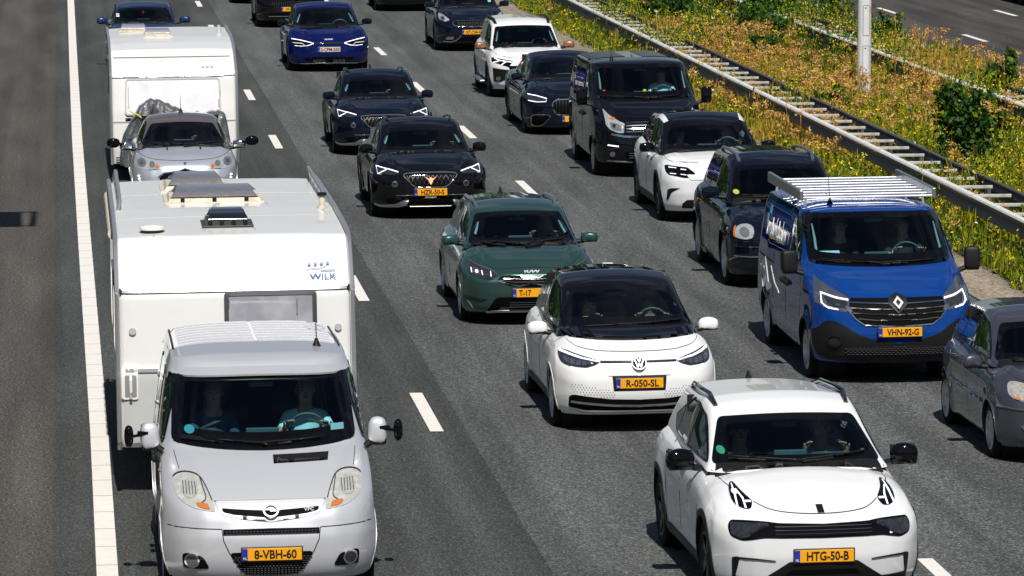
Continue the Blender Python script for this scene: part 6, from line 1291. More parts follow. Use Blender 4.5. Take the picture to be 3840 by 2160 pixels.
def build_hobby():
    F = [(.32, .05), (.6, 0), (1.2, .02), (1.84, .12), (1.90, .18), (2.02, .45), (2.14, .82), (2.24, 1.05)]
    c = caravan('hobby', 'white caravan with a wide bright front window, towed by the ice blue hatchback', 1.96, 80.1, 2.18, 5.3, F, [(1.1, 2.25), (1.7, 2.33), (2.4, 2.38), (5.1, 2.40), (5.3, 2.3)], 2.3)
    fr = rnd([(-.86, 1.17), (.82, 1.17), (.80, 1.80), (-.84, 1.80)], .07); c.P('front_window_frame', fr, CARG, off=.03, thick=.04, holes=[inset(fr, .03)]); o = c.P('front_window', inset(fr, .025), mat('window_pane_glare', (.88, .88, .90), .25, metal=.0, coat=1, noise=(4, .5, (.62, .60, .70))), off=.022, thick=.02)  # the pane's white colour stands in for sun glare on the glass
    for sx in (-1, 1): c.P('window_stay', strip([(sx * .79, 1.30), (sx * .79, 1.66)], .02), CARG, off=.035, parent=o)
    c.P('front_trim', strip([(-.90, 1.822), (.86, 1.822)], .018), RAIL, off=.012, thick=.015); c.P('front_seam', strip([(-1.06, 1.815), (-.9, 1.815)], .01), SEAM, off=.01); c.P('front_seam', strip([(.86, 1.83), (1.06, 1.83)], .01), SEAM, off=.01); c.P('front_seam', strip([(-1.03, 2.12), (1.0, 2.12)], .006), SEAM, off=.008)
    c.P('front_seam', strip([(-1.05, 1.06), (1.05, 1.06)], .02), CARG, off=.012); c.P('front_trim', strip([(-.85, 1.10), (-.5, 1.10)], .05), GLOSSBLACK, off=.02); c.P('front_locker', rnd([(-.82, .45), (.82, .45), (.82, 1.02), (-.82, 1.02)], .05), mat('locker_light_grey', (.55, .55, .58), .4), off=.012)
    for k in range(3): c.P('locker_vent', strip([(-.74, .80 + k * .03), (-.60, .80 + k * .03)], .012), BLACK, off=.02)
    for z in (.36, .40, .44): c.P('front_trim', strip([(-1.02, z), (1.02, z)], .008), SEAM, off=.01)
    def onf(x, z, d=.015): q, n, _, _ = c.hit(x, z); return q + n * d, (math.pi / 2 - math.atan2(n.z, -n.y), 0, 0)
    p, rt_ = onf(.60, 1.96)
    for k in range(3): p, rt_ = onf(.52 + k * .075, 1.96); e = MB(); e.rbox((0, 0, 0), (.05, .035, .004), .001); o = e.build('lettering', mat('pale_lettering', (.85, .85, .87), .2, metal=.6), c.root, loc=p); o.rotation_euler = rt_
    sm_ = mat('hatch_grey_dome', (.32, .32, .36), .15, coat=1)
    roof_hatch(c, -.87, -.38, 3.75, 4.25, .12, sm_, CREAM, 0, .02); roof_hatch(c, -.46, .03, 2.45, 2.95, .12, sm_, CREAM, 0, .02)
    z = c.hit(.9, 3.2, 'T')[0].z; e = MB(); e.lathe([(.04, -.01), (.035, .08), (.03, .14), (.04, .15), (.001, .16)], (.90, 3.1, z), 'z', 14); e.build('flue', CARG, c.root, True)
    for z in (2.05, 1.9): e = MB(); e.rbox((-1.10, 4.6, z), (.02, .06, .06), .006); e.build('marker_lamp', AMB if z < 2 else mat('marker_red', (.5, .02, .01), .3), c.root)
    return c
def cover():
    """the two covered bicycles on the drawbar of the far caravan"""
    X, Y = 1.96, 80.1; bm = bmesh.new(); V = []; nx, ny = 64, 40
    m = mat('rain_cover_grey', (.085, .09, .10), .38, coat=.35, bump=(11, .6, .05))
    def prof(x):
        return float(np.interp(x, [-.97, -.93, -.86, -.74, -.64, -.44, -.24, .0, .2, .5, .61, .83, .87, .92, .96], [.55, .85, 1.0, 1.18, 1.40, 1.52, 1.47, 1.36, 1.28, 1.26, 1.31, 1.27, 1.1, .85, .5]))
    rr = random.Random(4); ph = [rr.uniform(0, 6) for _ in range(8)]
    for i in range(nx + 1):
        x = -.97 + 1.93 * i / nx; zt = prof(x)
        for j in range(ny + 1):
            a = math.pi * j / ny; t = -math.cos(a); d = .26
            y = -.75 + d * math.copysign(abs(t) ** .55, t) * (1 + .1 * math.sin(9 * x + ph[0])); z = .38 + (zt - .38) * math.sin(a) ** .35
            f = .035 * math.sin(16 * x + 6 * z + ph[1]) * math.sin(5 * z + ph[2]) + .022 * math.sin(34 * x - 14 * z + ph[3]) + .012 * math.sin(70 * x + 25 * z + ph[4])
            V.append((x, y + f * (1 if t < 0 else -1), z + f * .5))
    F = [(i * (ny + 1) + j, (i + 1) * (ny + 1) + j, (i + 1) * (ny + 1) + j + 1, i * (ny + 1) + j + 1) for i in range(nx) for j in range(ny)]
    r = empty('bicycle_cover', (X, Y, 0)); tag(r, 'grey rain cover over bicycles in front of the caravan behind the ice blue hatchback', 'cover')
    mkobj('cover_sheet', V, F, m, r)
    s = MB(); s.tube([(-.80, -1.04, 1.32), (-.66, -1.05, 1.25), (-.50, -1.06, 1.12), (-.42, -1.06, .9)], .014, 6); s.build('yellow_strap', mat('yellow_strap', (.75, .62, .03), .5), r, True)
    s = MB(); s.tube([(-.6, -.6, .42), (-.6, -.1, .42)], .03, 6); s.tube([(.6, -.6, .42), (.6, -.1, .42)], .03, 6); s.rbox((0, -.75, .40), (1.7, .3, .04), .01); s.build('carrier_frame', BLACK, r)

# ---------------------------------------------------------------- people in the cars
SKIN = mat('skin', (.46, .25, .17), .5); HAIRD = mat('hair_dark', (.03, .022, .016), .8); HAIRG = mat('hair_grey', (.14, .135, .13), .8); TROU = mat('trousers_dark', (.03, .035, .05), .9)
def skinmesh(name, nodes, edges, m, sub=1):
    me = bpy.data.meshes.new(name); me.from_pydata([n[:3] for n in nodes], edges, []); o = bpy.data.objects.new(name, me); COL.objects.link(o)
    md = o.modifiers.new('skin', 'SKIN'); md.use_smooth_shade = True; md.branch_smoothing = .3
    sk = me.skin_vertices[0].data
    for i, n in enumerate(nodes): r = n[3]; sk[i].radius = r if isinstance(r, tuple) else (r, r)
    sk[0].use_root = True
    s2 = o.modifiers.new('sub', 'SUBSURF'); s2.levels = s2.render_levels = sub
    dg = bpy.context.evaluated_depsgraph_get(); me2 = bpy.data.meshes.new_from_object(o.evaluated_get(dg)); me2.materials.clear(); me2.materials.append(m)
    for p in me2.polygons: p.use_smooth = True
    bpy.data.objects.remove(o); me2.name = name; o2 = bpy.data.objects.new(name, me2); COL.objects.link(o2); return o2
def person(car, seat, label, shirt, hands, hair=HAIRD, lean=0., grip=True):
    """seated person. seat = hip point, hands = two points, all in the car's own metres"""
    H_ = Vector(seat); nodes = []; edges = []
    def nd(p, r, par=None):
        nodes.append((p[0], p[1], p[2], r)); i = len(nodes) - 1
        if par is not None: edges.append((par, i))
        return i
    pel = nd((0, 0, .10), (.15, .11)); sp = nd((0, .02, .27), (.135, .10), pel); ch = nd((0, .04, .43), (.15, .11), sp); uc = nd((0, .05, .52), (.10, .08), ch)
    nk = nd((0, .03, .585), .056, uc); hb = nd((0, -.005, .655), (.068, .078), nk); hm = nd((0, -.012, .725), (.083, .100), hb); ht = nd((0, .0, .795), (.074, .088), hm)
    sh_nodes = []
    for k, s in enumerate((-1, 1)):
        hd = Vector(hands[k]) - H_; sh = Vector((s * .165, .05, .50)); a = nd(sh, .058, uc); v = hd - sh; Lr = v.length; up_, lo_ = .29, .25; 
        d = v.normalized(); Lr = min(Lr, .535); hd = sh + d * Lr
        ca = (up_ ** 2 + Lr ** 2 - lo_ ** 2) / (2 * up_ * Lr); ca = max(-1, min(1, ca)); perp = Vector((s * .45, 0, -.9)); perp = (perp - d * perp.dot(d)).normalized()
        el = sh + d * up_ * ca + perp * up_ * math.sqrt(1 - ca * ca); b = nd(el, .042, a); wr = hd + (el - hd).normalized() * .085; w_ = nd(wr, .027, b); fd = (hd - wr).normalized()
        pl = nd(wr + fd * .05, (.036, .016), w_); side = fd.cross(Vector((0, 0, 1))).normalized()
        dn = Vector((0, 0, -1)); sh_nodes.append((sh, el))
        for q, ln in zip((-.030, -.010, .010, .030), (.060, .072, .078, .068)):
            p0 = wr + fd * .088 + side * q; p1 = p0 + fd * ln * .42 + dn * (.006 if not grip else .012); p2 = p1 + (fd * .35 + dn * (.55 if grip else .25)) * ln * .55
            i0 = nd(p0, .0105, pl); i1 = nd(p1, .0092, i0); nd(p2, .0078, i1)
        t0 = wr + fd * .03 + side * (-s) * .038 * 1; i0 = nd(t0, .0115, w_); nd(t0 + fd * .045 + side * (-s) * .018 + Vector((0, 0, .012)), .009, i0)
    for s in (-1, 1):
        h = nd((s * .09, -.03, .08), .082, pel); kn = nd((s * .14, -.44, .12), .056, h); an = nd((s * .14, -.60, -.22), .038, kn); nd((s * .14, -.72, -.25), .032, an)
    o = skinmesh('person', nodes, edges, SKIN)
    # face: nose, eyes, ears, mouth joined to the head
    f = MB(); f.add([(v[0], v[1], v[2]) for v in ((-.012, -.098, .715), (.012, -.098, .715), (0, -.122, .712), (0, -.098, .755))], [(0, 2, 1), (0, 3, 2), (1, 2, 3)])
    for s in (-1, 1): superell(f, (s * .083, 0, .735), (.018, .035, .06), 1, 6)
    face = f.build('face', SKIN, None, True); 
    e = MB()
    for s in (-1, 1): superell(e, (s * .032, -.095, .752), (.026, .016, .012), 1, 6)
    superell(e, (0, -.099, .69), (.045, .012, .010), 1, 6); ey = e.build('eyes', mat('eye_and_lip_dark', (.08, .03, .025), .5), o, True)
    bm = bmesh.new(); bm.from_mesh(o.data); bm.from_mesh(face.data); bm.to_mesh(o.data); bm.free(); bpy.data.objects.remove(face)
    sn = [(0, 0, .09, (.165, .125)), (0, .02, .27, (.15, .115)), (0, .04, .43, (.165, .125)), (0, .05, .52, (.115, .095)), (0, .035, .565, .062)]; se = [(0, 1), (1, 2), (2, 3), (3, 4)]
    for sh, el in sh_nodes:
        i = len(sn); m_ = sh.lerp(el, .75); sn += [(*sh, .073), (*sh.lerp(el, .4), .062), (*m_, .056)]; se += [(3, i), (i, i + 1), (i + 1, i + 2)]
    c = skinmesh('shirt', sn, se, shirt); c.parent = o
    tn = [(0, 0, .09, (.165, .125))]; te = []
    for s in (-1, 1): i = len(tn); tn += [(s * .09, -.03, .08, .095), (s * .14, -.44, .12, .07), (s * .14, -.58, -.18, .055)]; te += [(0, i), (i, i + 1), (i + 1, i + 2)]
    t = skinmesh('trousers', tn, te, TROU); t.parent = o
    h = MB(); superell(h, (0, .018, .775), (.178, .20, .13), 1, 10); hh = h.build('hair', hair, o, True)
    M = Matrix.Translation(car.root.location) @ car.root.rotation_euler.to_matrix().to_4x4() @ Matrix.Translation(H_); o.matrix_world = M
    tag(o, label, 'person', 'people inside the cars'); return o
def driver(c, yw, zw, zh, label, shirt, hair=HAIRD, hands=(-.16, .16), wx=None, hx=None):
    wx = c.sw[0] if wx is None else wx; z = zh - .98; hy = yw + 1.04; cz = c.sw[2]
    return person(c, (wx, hy, z), label, shirt, [(wx + hands[0], c.sw[1] - .02, cz + .11), (wx + hands[1], c.sw[1] - .02, cz + .10)], hair)
def passenger(c, yw, zw, zh, label, shirt, hair=HAIRD, x=-.37, hands=None):
    z = zh - .98; hy = yw + 1.06; return person(c, (x, hy, z), label, shirt, hands or [(x - .1, hy - .34, z + .24), (x + .1, hy - .34, z + .24)], hair, grip=False)
def world_of(c, p): return Matrix.Translation(c.root.location) @ c.root.rotation_euler.to_matrix().to_4x4() @ Vector(p)
SH_T = mat('shirt_pale_teal', (.50, .72, .76), .9); SH_W = mat('shirt_pale_grey', (.62, .66, .70), .9); SH_D = mat('shirt_dark_blue', (.03, .06, .10), .9); SH_B = mat('shirt_black', (.015, .015, .018), .9); SH_L = mat('shirt_light_blue', (.30, .46, .58), .9)
def people():
    v = c_viv; yw, zw, zh = 1.04, 1.30, 1.86
    driver(v, yw, zw, zh, 'driver in a pale teal shirt at the wheel of the silver van', SH_T, HAIRG); passenger(v, yw, zw, zh, 'passenger in dark blue beside the driver in the silver van', SH_D, HAIRG, x=-.42)
    v = c_id3; driver(v, .98, 1.045, 1.475, 'driver in black with both hands on the wheel of the white hatchback', SH_B)
    passenger(v, .98, 1.045, 1.475, 'passenger in black holding up a phone in the white hatchback', SH_B, x=-.35, hands=[(-.42, 1.66, 1.10), (-.27, 1.66, 1.13)])
    e = MB(); e.rbox((0, 0, 0), (.075, .009, .15), .004); p = world_of(v, (-.33, 1.62, 1.165)); o = e.build('phone', GLOSSBLACK, None, loc=p); o.rotation_euler = (R(-12), R(8), 0); tag(o, 'dark phone held up behind the windscreen of the white hatchback', 'phone')
    v = c_lynk; driver(v, 1.22, 1.13, 1.53, 'driver in light blue at the wheel of the nearest white crossover', SH_L, HAIRG); passenger(v, 1.22, 1.13, 1.53, 'dark haired passenger in the nearest white crossover', SH_D, HAIRD)
    v = c_blue; driver(v, 1.04, 1.375, 1.95, 'driver in black with one hand on the wheel of the blue van', SH_B, hands=(-.1, .17)); passenger(v, 1.04, 1.375, 1.95, 'passenger in dark clothes in the blue van', SH_B, x=-.35)
    v = c_tal; driver(v, 1.04, 1.375, 1.95, 'driver in a pale teal shirt in the black minibus', SH_T)
    v = c_exp; passenger(v, 1.15, 1.09, 1.52, 'passenger in a pale grey shirt in the white crossover with black roof', SH_W); driver(v, 1.15, 1.09, 1.52, 'driver of the white crossover with black roof', SH_L)
    v = c_cup; driver(v, 1.32, 1.0, 1.38, 'driver in light blue in the black crossover with copper emblem', SH_L); v = c_cup2; driver(v, 1.32, 1.0, 1.38, 'driver raising a hand in the midnight blue crossover', SH_B, hands=(-.14, .2))
    v = c_ds3; driver(v, .98, 1.02, 1.385, 'driver of the ice blue hatchback with the towing mirrors', SH_L); v = c_ceed; driver(v, 1.22, .965, 1.37, 'driver of the dark green estate car', SH_D)
    # things lying on the dashboards
    def put(name, label, cat, c, p, mb, m):
        o = mb.build(name, m, None, True, loc=world_of(c, p)); tag(o, label, cat); return o
    e = MB(); e.lathe([(.001, 0), (.028, 0), (.038, .09), (.040, .095), (.035, .09)], (0, 0, 0), 'z', 16); put('paper_cup', 'white paper cup on the dashboard of the blue van', 'cup', c_blue, (.66, 1.42, 1.345), e, WHT)
    e = MB(); e.rbox((0, 0, 0), (.26, .20, .006), .002, (R(38), 0, R(8))); put('papers', 'pale blue papers leaning on the dashboard of the blue van', 'papers', c_blue, (-.58, 1.42, 1.40), e, mat('paper_pale_blue', (.45, .6, .7), .7))
    e = MB(); e.lathe([(.001, 0), (.030, 0), (.033, .01), (.033, .125), (.026, .135), (.001, .135)], (0, 0, 0), 'z', 18); o = put('drink_can', 'red drink can on the dashboard of the black minibus', 'can', c_tal, (-.70, 1.34, 1.345), e, mat('can_red', (.45, .01, .015), .3, coat=1)); text('Cola', .05, .03, WHT, 'can_lettering', o, (0, -.0345, .07), ext=.001, shear=.3)
    e = MB(); superell(e, (0, 0, .05), (.085, .085, .075), 1, 10); superell(e, (0, -.01, .115), (.07, .07, .065), 1, 10); put('yellow_ball', 'bright yellow toy on the dashboard of the black minibus', 'toy', c_tal, (.02, 1.34, 1.335), e, mat('toy_yellow', (.85, .75, .02), .4))
    e = MB(); e.lathe([(.001, .0), (.012, .0), (.035, -.05), (.03, -.10), (.001, -.15)], (0, 0, 0), 'z', 10); put('red_tag', 'red pendant hanging from the mirror of the dark blue hatchback', 'pendant', c_maz, (.0, 1.78, 1.36), e, mat('tag_red', (.7, .01, .02), .5, emit=.0))
# ---------------------------------------------------------------- roads
def asphalt(name, base, grain, patch_c, gs=55, streak=0.):
    m = bpy.data.materials.new(name); m.use_nodes = True; nt = m.node_tree; b = nt.nodes['Principled BSDF']; b.inputs['Roughness'].default_value = .85; b.inputs['Specular IOR Level'].default_value = .25
    g = N(nt, 'ShaderNodeNewGeometry'); a = N(nt, 'ShaderNodeTexNoise'); a.inputs['Scale'].default_value = gs; a.inputs['Detail'].default_value = 2; a.inputs['Roughness'].default_value = .8
    r = N(nt, 'ShaderNodeValToRGB'); e = r.color_ramp.elements; e[0].position = .30; e[0].color = tuple(c * .35 for c in base) + (1,); e[1].position = .78; e[1].color = tuple(grain) + (1,)
    q = r.color_ramp.elements.new(.52); q.color = tuple(base) + (1,)
    L_ = N(nt, 'ShaderNodeTexNoise'); L_.inputs['Scale'].default_value = .9; L_.inputs['Detail'].default_value = 5; mpn = N(nt, 'ShaderNodeMapping'); mpn.inputs['Scale'].default_value = (1.6, .16, 1)
    r2 = N(nt, 'ShaderNodeValToRGB'); r2.color_ramp.elements[0].position = .35; r2.color_ramp.elements[1].position = .7
    r2.color_ramp.elements[0].color = (.74, .74, .74, 1); r2.color_ramp.elements[1].color = tuple(patch_c) + (1,)
    mu = N(nt, 'ShaderNodeMix', data_type='RGBA', blend_type='MULTIPLY'); mu.inputs[0].default_value = 1
    l = nt.links.new; l(g.outputs['Position'], a.inputs[0]); l(a.outputs[0], r.inputs[0]); l(g.outputs['Position'], mpn.inputs[0]); l(mpn.outputs[0], L_.inputs[0]); l(L_.outputs[0], r2.inputs[0])
    st = N(nt, 'ShaderNodeTexNoise'); st.inputs['Scale'].default_value = 1.0; st.inputs['Detail'].default_value = 3; m3 = N(nt, 'ShaderNodeMapping'); m3.inputs['Scale'].default_value = (2.1, .012, 1); r3 = N(nt, 'ShaderNodeValToRGB'); r3.color_ramp.elements[0].position = .38; r3.color_ramp.elements[0].color = (.80, .80, .80, 1); r3.color_ramp.elements[1].position = .62; r3.color_ramp.elements[1].color = (1.08, 1.08, 1.08, 1)
    mu2 = N(nt, 'ShaderNodeMix', data_type='RGBA', blend_type='MULTIPLY'); mu2.inputs[0].default_value = 1; nt.links.new(g.outputs['Position'], m3.inputs[0]); nt.links.new(m3.outputs[0], st.inputs[0]); nt.links.new(st.outputs[0], r3.inputs[0])
    c2 = N(nt, 'ShaderNodeTexNoise'); c2.inputs['Scale'].default_value = 13; c2.inputs['Detail'].default_value = 3; c2.inputs['Roughness'].default_value = .7; r4 = N(nt, 'ShaderNodeValToRGB'); r4.color_ramp.elements[0].position = .36; r4.color_ramp.elements[0].color = (.76, .76, .76, 1); r4.color_ramp.elements[1].position = .66; r4.color_ramp.elements[1].color = (1.22, 1.22, 1.22, 1)
    m4 = N(nt, 'ShaderNodeMapping'); m4.inputs['Scale'].default_value = (1.6, .55, 1); mu3 = N(nt, 'ShaderNodeMix', data_type='RGBA', blend_type='MULTIPLY'); mu3.inputs[0].default_value = 1; nt.links.new(g.outputs['Position'], m4.inputs[0]); nt.links.new(m4.outputs[0], c2.inputs[0]); nt.links.new(c2.outputs[0], r4.inputs[0]); nt.links.new(r.outputs[0], mu3.inputs[6]); nt.links.new(r4.outputs[0], mu3.inputs[7])
    l(mu3.outputs[2], mu.inputs[6]); l(r2.outputs[0], mu.inputs[7]); l(mu.outputs[2], mu2.inputs[6]); l(r3.outputs[0], mu2.inputs[7]); l(mu2.outputs[2], b.inputs['Base Color'])
    bu = N(nt, 'ShaderNodeBump'); bu.inputs['Strength'].default_value = .35; bu.inputs['Distance'].default_value = .008; l(a.outputs[0], bu.inputs['Height']); l(bu.outputs[0], b.inputs['Normal'])
    return m
def sheet(name, x0, x1, y0, y1, z, m, kind='structure', wob=0):
    ys = np.linspace(y0, y1, 2 if not wob else 120); V = []; F = []
    for i, y in enumerate(ys): V += [(x0, y, z), (x1 + (wob * (math.sin(y * .9) * .5 + math.sin(y * 2.3 + 1) * .3 + rng.uniform(-.3, .3)) if wob else 0), y, z)]
    for i in range(len(ys) - 1): F.append((2 * i, 2 * i + 1, 2 * i + 3, 2 * i + 2))
    o = mkobj(name, V, F, m, smooth=False); tag(o, kind=kind); return o
A_MAIN = asphalt('asphalt_grey', (.083, .089, .090), (.39, .40, .395), (1.22, 1.22, 1.22), 42); A_DARK = asphalt('asphalt_dark', (.054, .059, .058), (.27, .275, .27), (1.15, 1.15, 1.15), 42); A_SHO = asphalt('asphalt_brown', (.068, .064, .058), (.38, .36, .33), (1.15, 1.12, 1.08), 36); A_OPP = asphalt('asphalt_opposite', (.062, .058, .056), (.17, .16, .155), (1.45, 1.42, 1.4), 50)
SOIL = mat('verge_soil', (.022, .024, .010), .95, noise=(1.2, .9, (.05, .045, .02))); GRAV = asphalt('gravel_tan', (.33, .27, .21), (.62, .54, .44), (1.1, 1.08, 1.05), 26)
sheet('ground', -700, 700, -120, 1600, -.06, mat('field_green', (.05, .075, .02), .95, noise=(.05, .8, (.09, .10, .03))))
sheet('verge_ground', 12.4, 21.0, 20, 420, .012, SOIL)
sheet('gravel_strip', 12.42, 13.35, 20, 420, .020, GRAV, wob=.16)
sheet('hard_shoulder', -4.2, 4.4, -20, 420, .0, A_SHO); sheet('slow_lane', -.13, 4.55, -20, 420, .004, A_DARK); sheet('road', 4.4, 12.46, -20, 420, .008, A_MAIN)
sheet('opposite_road', 20.6, 36, -20, 420, .008, A_OPP)
PAINT = mat('road_paint_white', (.80, .77, .72), .6, noise=(8, .35, (.60, .57, .52)))
def quads(name, rects, z, m):
    V = []; F = []
    for x0, x1, y0, y1 in rects: b = len(V); V += [(x0, y0, z), (x1, y0, z), (x1, y1, z), (x0, y1, z)]; F.append((b, b + 1, b + 2, b + 3))
    return tag(mkobj(name, V, F, m, smooth=False), kind='structure')
EL = itp([(30, .365), (42, .367), (50, .370), (70, .325), (89, .290), (110, .292), (140, .308), (200, .32)])
quads('edge_line_marking', [(float(EL(y)) - .098, float(EL(y)) + .098, y, y + .984) for y in np.arange(30, 200, 1.0)], .012, PAINT)
for k in range(14):
    y = 50.05 + 12.17 * (k - 1); quads('lane_marking', [(3.995, 4.145, y, y + 3.08)], .013, PAINT)
for y in (38.6, 50.9, 63.6, 76.6, 88.5, 100.8, 113.1, 125.3, 137.5): quads('lane_marking', [(7.84, 7.99, y, y + 3.0)], .013, PAINT)
quads('edge_line_marking', [(11.6, 11.78, 30, 220)], .013, PAINT)
def opp(x, y, zz=.014): quads('lane_marking', [(x - .075, x + .075, y, y + 3.0)], zz, PAINT)
for k in range(10): opp(23.71, 116.9 + 12.8 * (k - 5)); opp(26.85, 128.2 + 12.8 * (k - 6))
quads('edge_line_marking', [(21.0, 21.2, 30, 260)], .014, PAINT)

# ---------------------------------------------------------------- guard rails
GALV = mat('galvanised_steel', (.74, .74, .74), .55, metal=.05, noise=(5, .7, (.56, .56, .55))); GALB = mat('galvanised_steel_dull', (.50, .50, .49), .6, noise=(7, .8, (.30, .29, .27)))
GALD = mat('galvanised_steel_shaded', (.11, .11, .105), .6, metal=.3, noise=(5, .6, (.10, .10, .10)))  # dark copy of the steel, shade of the rail faces put into its colour
def guard_rail(x0, x1, ya, yb, label):
    r = empty('guard_rail', (x0, ya, 0)); tag(r, label, 'guard rail', 'guard rails in the central reservation')
    prof = [(0.035, .785), (.02, .800), (-.015, .803), (-.048, .788), (-.062, .762), (-.055, .738), (-.02, .70), (.02, .655), (-.02, .61), (-.05, .565), (-.045, .53), (-.005, .50), (.03, .49)]
    for x, s in ((x0, 1), (x1, -1)):
        e = MB(); n = len(prof)
        y = ya
        while y < yb:
            b = len(e.v); dz = .004 if int((y - ya) / 4) % 2 else 0
            for yy in (y, y + 4.06):
                for a, z in prof: e.v.append((x - x0 + s * a + s * dz, yy - ya, z - dz))
                for a, z in prof: e.v.append((x - x0 + s * (a + .006) + s * dz, yy - ya, z - dz - .006))
            for i in range(n - 1): e.f.append((b + i, b + i + 1, b + 2 * n + i + 1, b + 2 * n + i)); e.f.append((b + n + i, b + 3 * n + i, b + 3 * n + i + 1, b + n + i + 1))
            e.f.append((b, b + 2 * n, b + 3 * n, b + n)); y += 4.0
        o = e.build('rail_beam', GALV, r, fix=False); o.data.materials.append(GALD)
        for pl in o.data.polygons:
            if s == -1 or pl.center.z < .748: pl.material_index = 1  # far beam and lower faces take the steel with shade in its colour
    W = x1 - x0; ys = np.arange(ya + .5, yb, 1.427); bar = post = None
    for k, y in enumerate(ys[:95]):
        if bar is None:
            e = MB(); e.rbox((0, 0, 0), (W - .06, .055, .05), .008); o = e.build('crossbar', GALB, r, loc=(W / 2, y - ya, .70)); bar = o.data
        else: o = bpy.data.objects.new('crossbar', bar); COL.objects.link(o); o.parent = r; o.location = (W / 2, y - ya, .70)
    for k, y in enumerate(ys[::2][:48]):
        for x in (.10, W - .10):
            if post is None:
                e = MB(); e.rbox((0, 0, .33), (.06, .10, .72), .008); o = e.build('post', GALD, r, loc=(x, y - ya, 0)); post = o.data
            else: o = bpy.data.objects.new('post', post); COL.objects.link(o); o.parent = r; o.location = (x, y - ya, 0)
guard_rail(13.70, 14.46, 44.3, 168, 'galvanised guard rail with ladder crossbars, nearer of the two, beside the traffic jam'); guard_rail(18.16, 18.90, 60, 168, 'overgrown galvanised guard rail beside the empty opposite road')
# ---------------------------------------------------------------- lamp post
def lamp_post():
    x, y = 17.07, 97.2; r = empty('lamp_post', (x, y, 0)); tag(r, 'thick white lamp post with two access doors, standing in the central reservation', 'lamp post')
    m = mat('post_white_paint', (.72, .73, .74), .4, coat=.3, noise=(3, .5, (.55, .55, .55))); e = MB(); e.lathe([(.148, 0), (.147, 1.2), (.142, 4.5), (.12, 9), (.09, 14)], (0, 0, 0), 'z', 32); e.build('pole', m, r, True)
    for z0, z1 in ((.62, 1.20), (1.42, 2.06)):
        e = MB(); n = 8; R0 = .1495; pts = []
        for zz in (z0, z1):
            for k in range(n + 1): a = R(-110 + 54 * k / n); pts.append((R0 * math.cos(a), R0 * math.sin(a), zz))
        b = pts; e.add(b, [(i, i + 1, n + 2 + i, n + 1 + i) for i in range(n)]); o = e.build('access_door', m, r, True)
        g = MB(); lp = [b[i] for i in range(n + 1)] + [b[n + 1 + i] for i in range(n + 1)][::-1]; g.tube([(p[0] * 1.01, p[1] * 1.01, p[2]) for p in lp + [lp[0]]], .005, 4, False); g.build('door_gap', mat('gap_grey', (.2, .2, .2), .6), o)
        g = MB(); superell(g, (.0, -.152, z1 - .05), (.03, .02, .03), 1, 6); g.build('door_lock', BLACK, o, True)
    g = MB(); pts = []
    for zz in (1.91, 2.03):
        for k in range(5): a = R(-42 + 8 * k); pts.append((.1505 * math.cos(a), .1505 * math.sin(a), zz))
    g.add(pts, [(i, i + 1, 6 + i, 5 + i) for i in range(4)]); g.build('orange_sticker', mat('sticker_orange', (.8, .22, .02), .5), r, True)
    e = MB(); e.tube([(0, 0, 13.9), (0, 0, 14.3), (-1.6, 0, 14.9)], .06, 10); e.rbox((-1.9, 0, 14.9), (.8, .3, .12), .04); e.build('lamp_arm', m, r, True)
lamp_post()
# ---------------------------------------------------------------- the sign gantry outside the frame whose shadow lies on the shoulder
def gantry():
    # shadow rectangle on the road: x -2.4..-.5, y 72.7..75.1
    z0, z1 = 7.0, 10.1; yb = 72.7 - .76 * z0; x0 = .10 * z0
    r = empty('motorway_sign', (-6.80, yb, 0)); tag(r, 'motorway signal panel above the hard shoulder that casts the dark rectangular shadow', 'sign')
    e = MB(); e.tube([(0, 0, 0), (0, 0, 10)], .18, 12); e.build('post', GALV, r, True); e = MB(); e.rbox((2.2, .25, 8.5), (4.6, .12, .15), .02); e.build('bracket', GALV, r)
    e = MB(); e.rbox((3.9, 0, 8.55), (4.6, .10, 3.1), .03); e.build('panel', BLACK, r)
    e = MB()
    for a, b in (((6.2, 0, 7.2), (6.36, 0, 7.1)), ((6.36, 0, 7.1), (6.40, 0, 10.1)), ((6.40, 0, 10.1), (6.2, 0, 10.0))): e.tube([a, b], .06, 6)
    e.build('side_frame', GALV, r)
    return r
gantry()
# ---------------------------------------------------------------- lorry at the top right corner
def lorry():
    r = empty('lorry', (29.35, 139, 0)); tag(r, 'dark lorry on the opposite road, only its shadow reaching the top right corner', 'lorry')
    e = MB(); e.rbox((0, 0, 2.55), (2.5, 13.4, 2.75), .05); e.build('trailer_box', mat('trailer_dark', (.02, .022, .026), .5), r); e = MB(); e.rbox((0, 8.2, 1.9), (2.45, 2.3, 3.0), .25); e.build('cab', mat('trailer_dark', (.02, .022, .026), .5), r)
    e = MB(); e.rbox((0, 0, 1.0), (.9, 13, .3), .03); e.build('chassis', BLACK, r); wm = None
    for y in (-5, -3.7, -2.4, 5.6, 8.6):
        for s in (-1, 1):
            if wm is None: q = MB(); q.lathe([(.1, -.14), (.3, -.15), (.5, -.13), (.5, .13), (.3, .15), (.1, .14)], (0, 0, 0), 'x', 24); o = q.build('wheel', RUB, r, True, loc=(s * 1.05, y, .5)); wm = o.data
            else: o = bpy.data.objects.new('wheel', wm); COL.objects.link(o); o.parent = r; o.location = (s * 1.05, y, .5)
lorry()

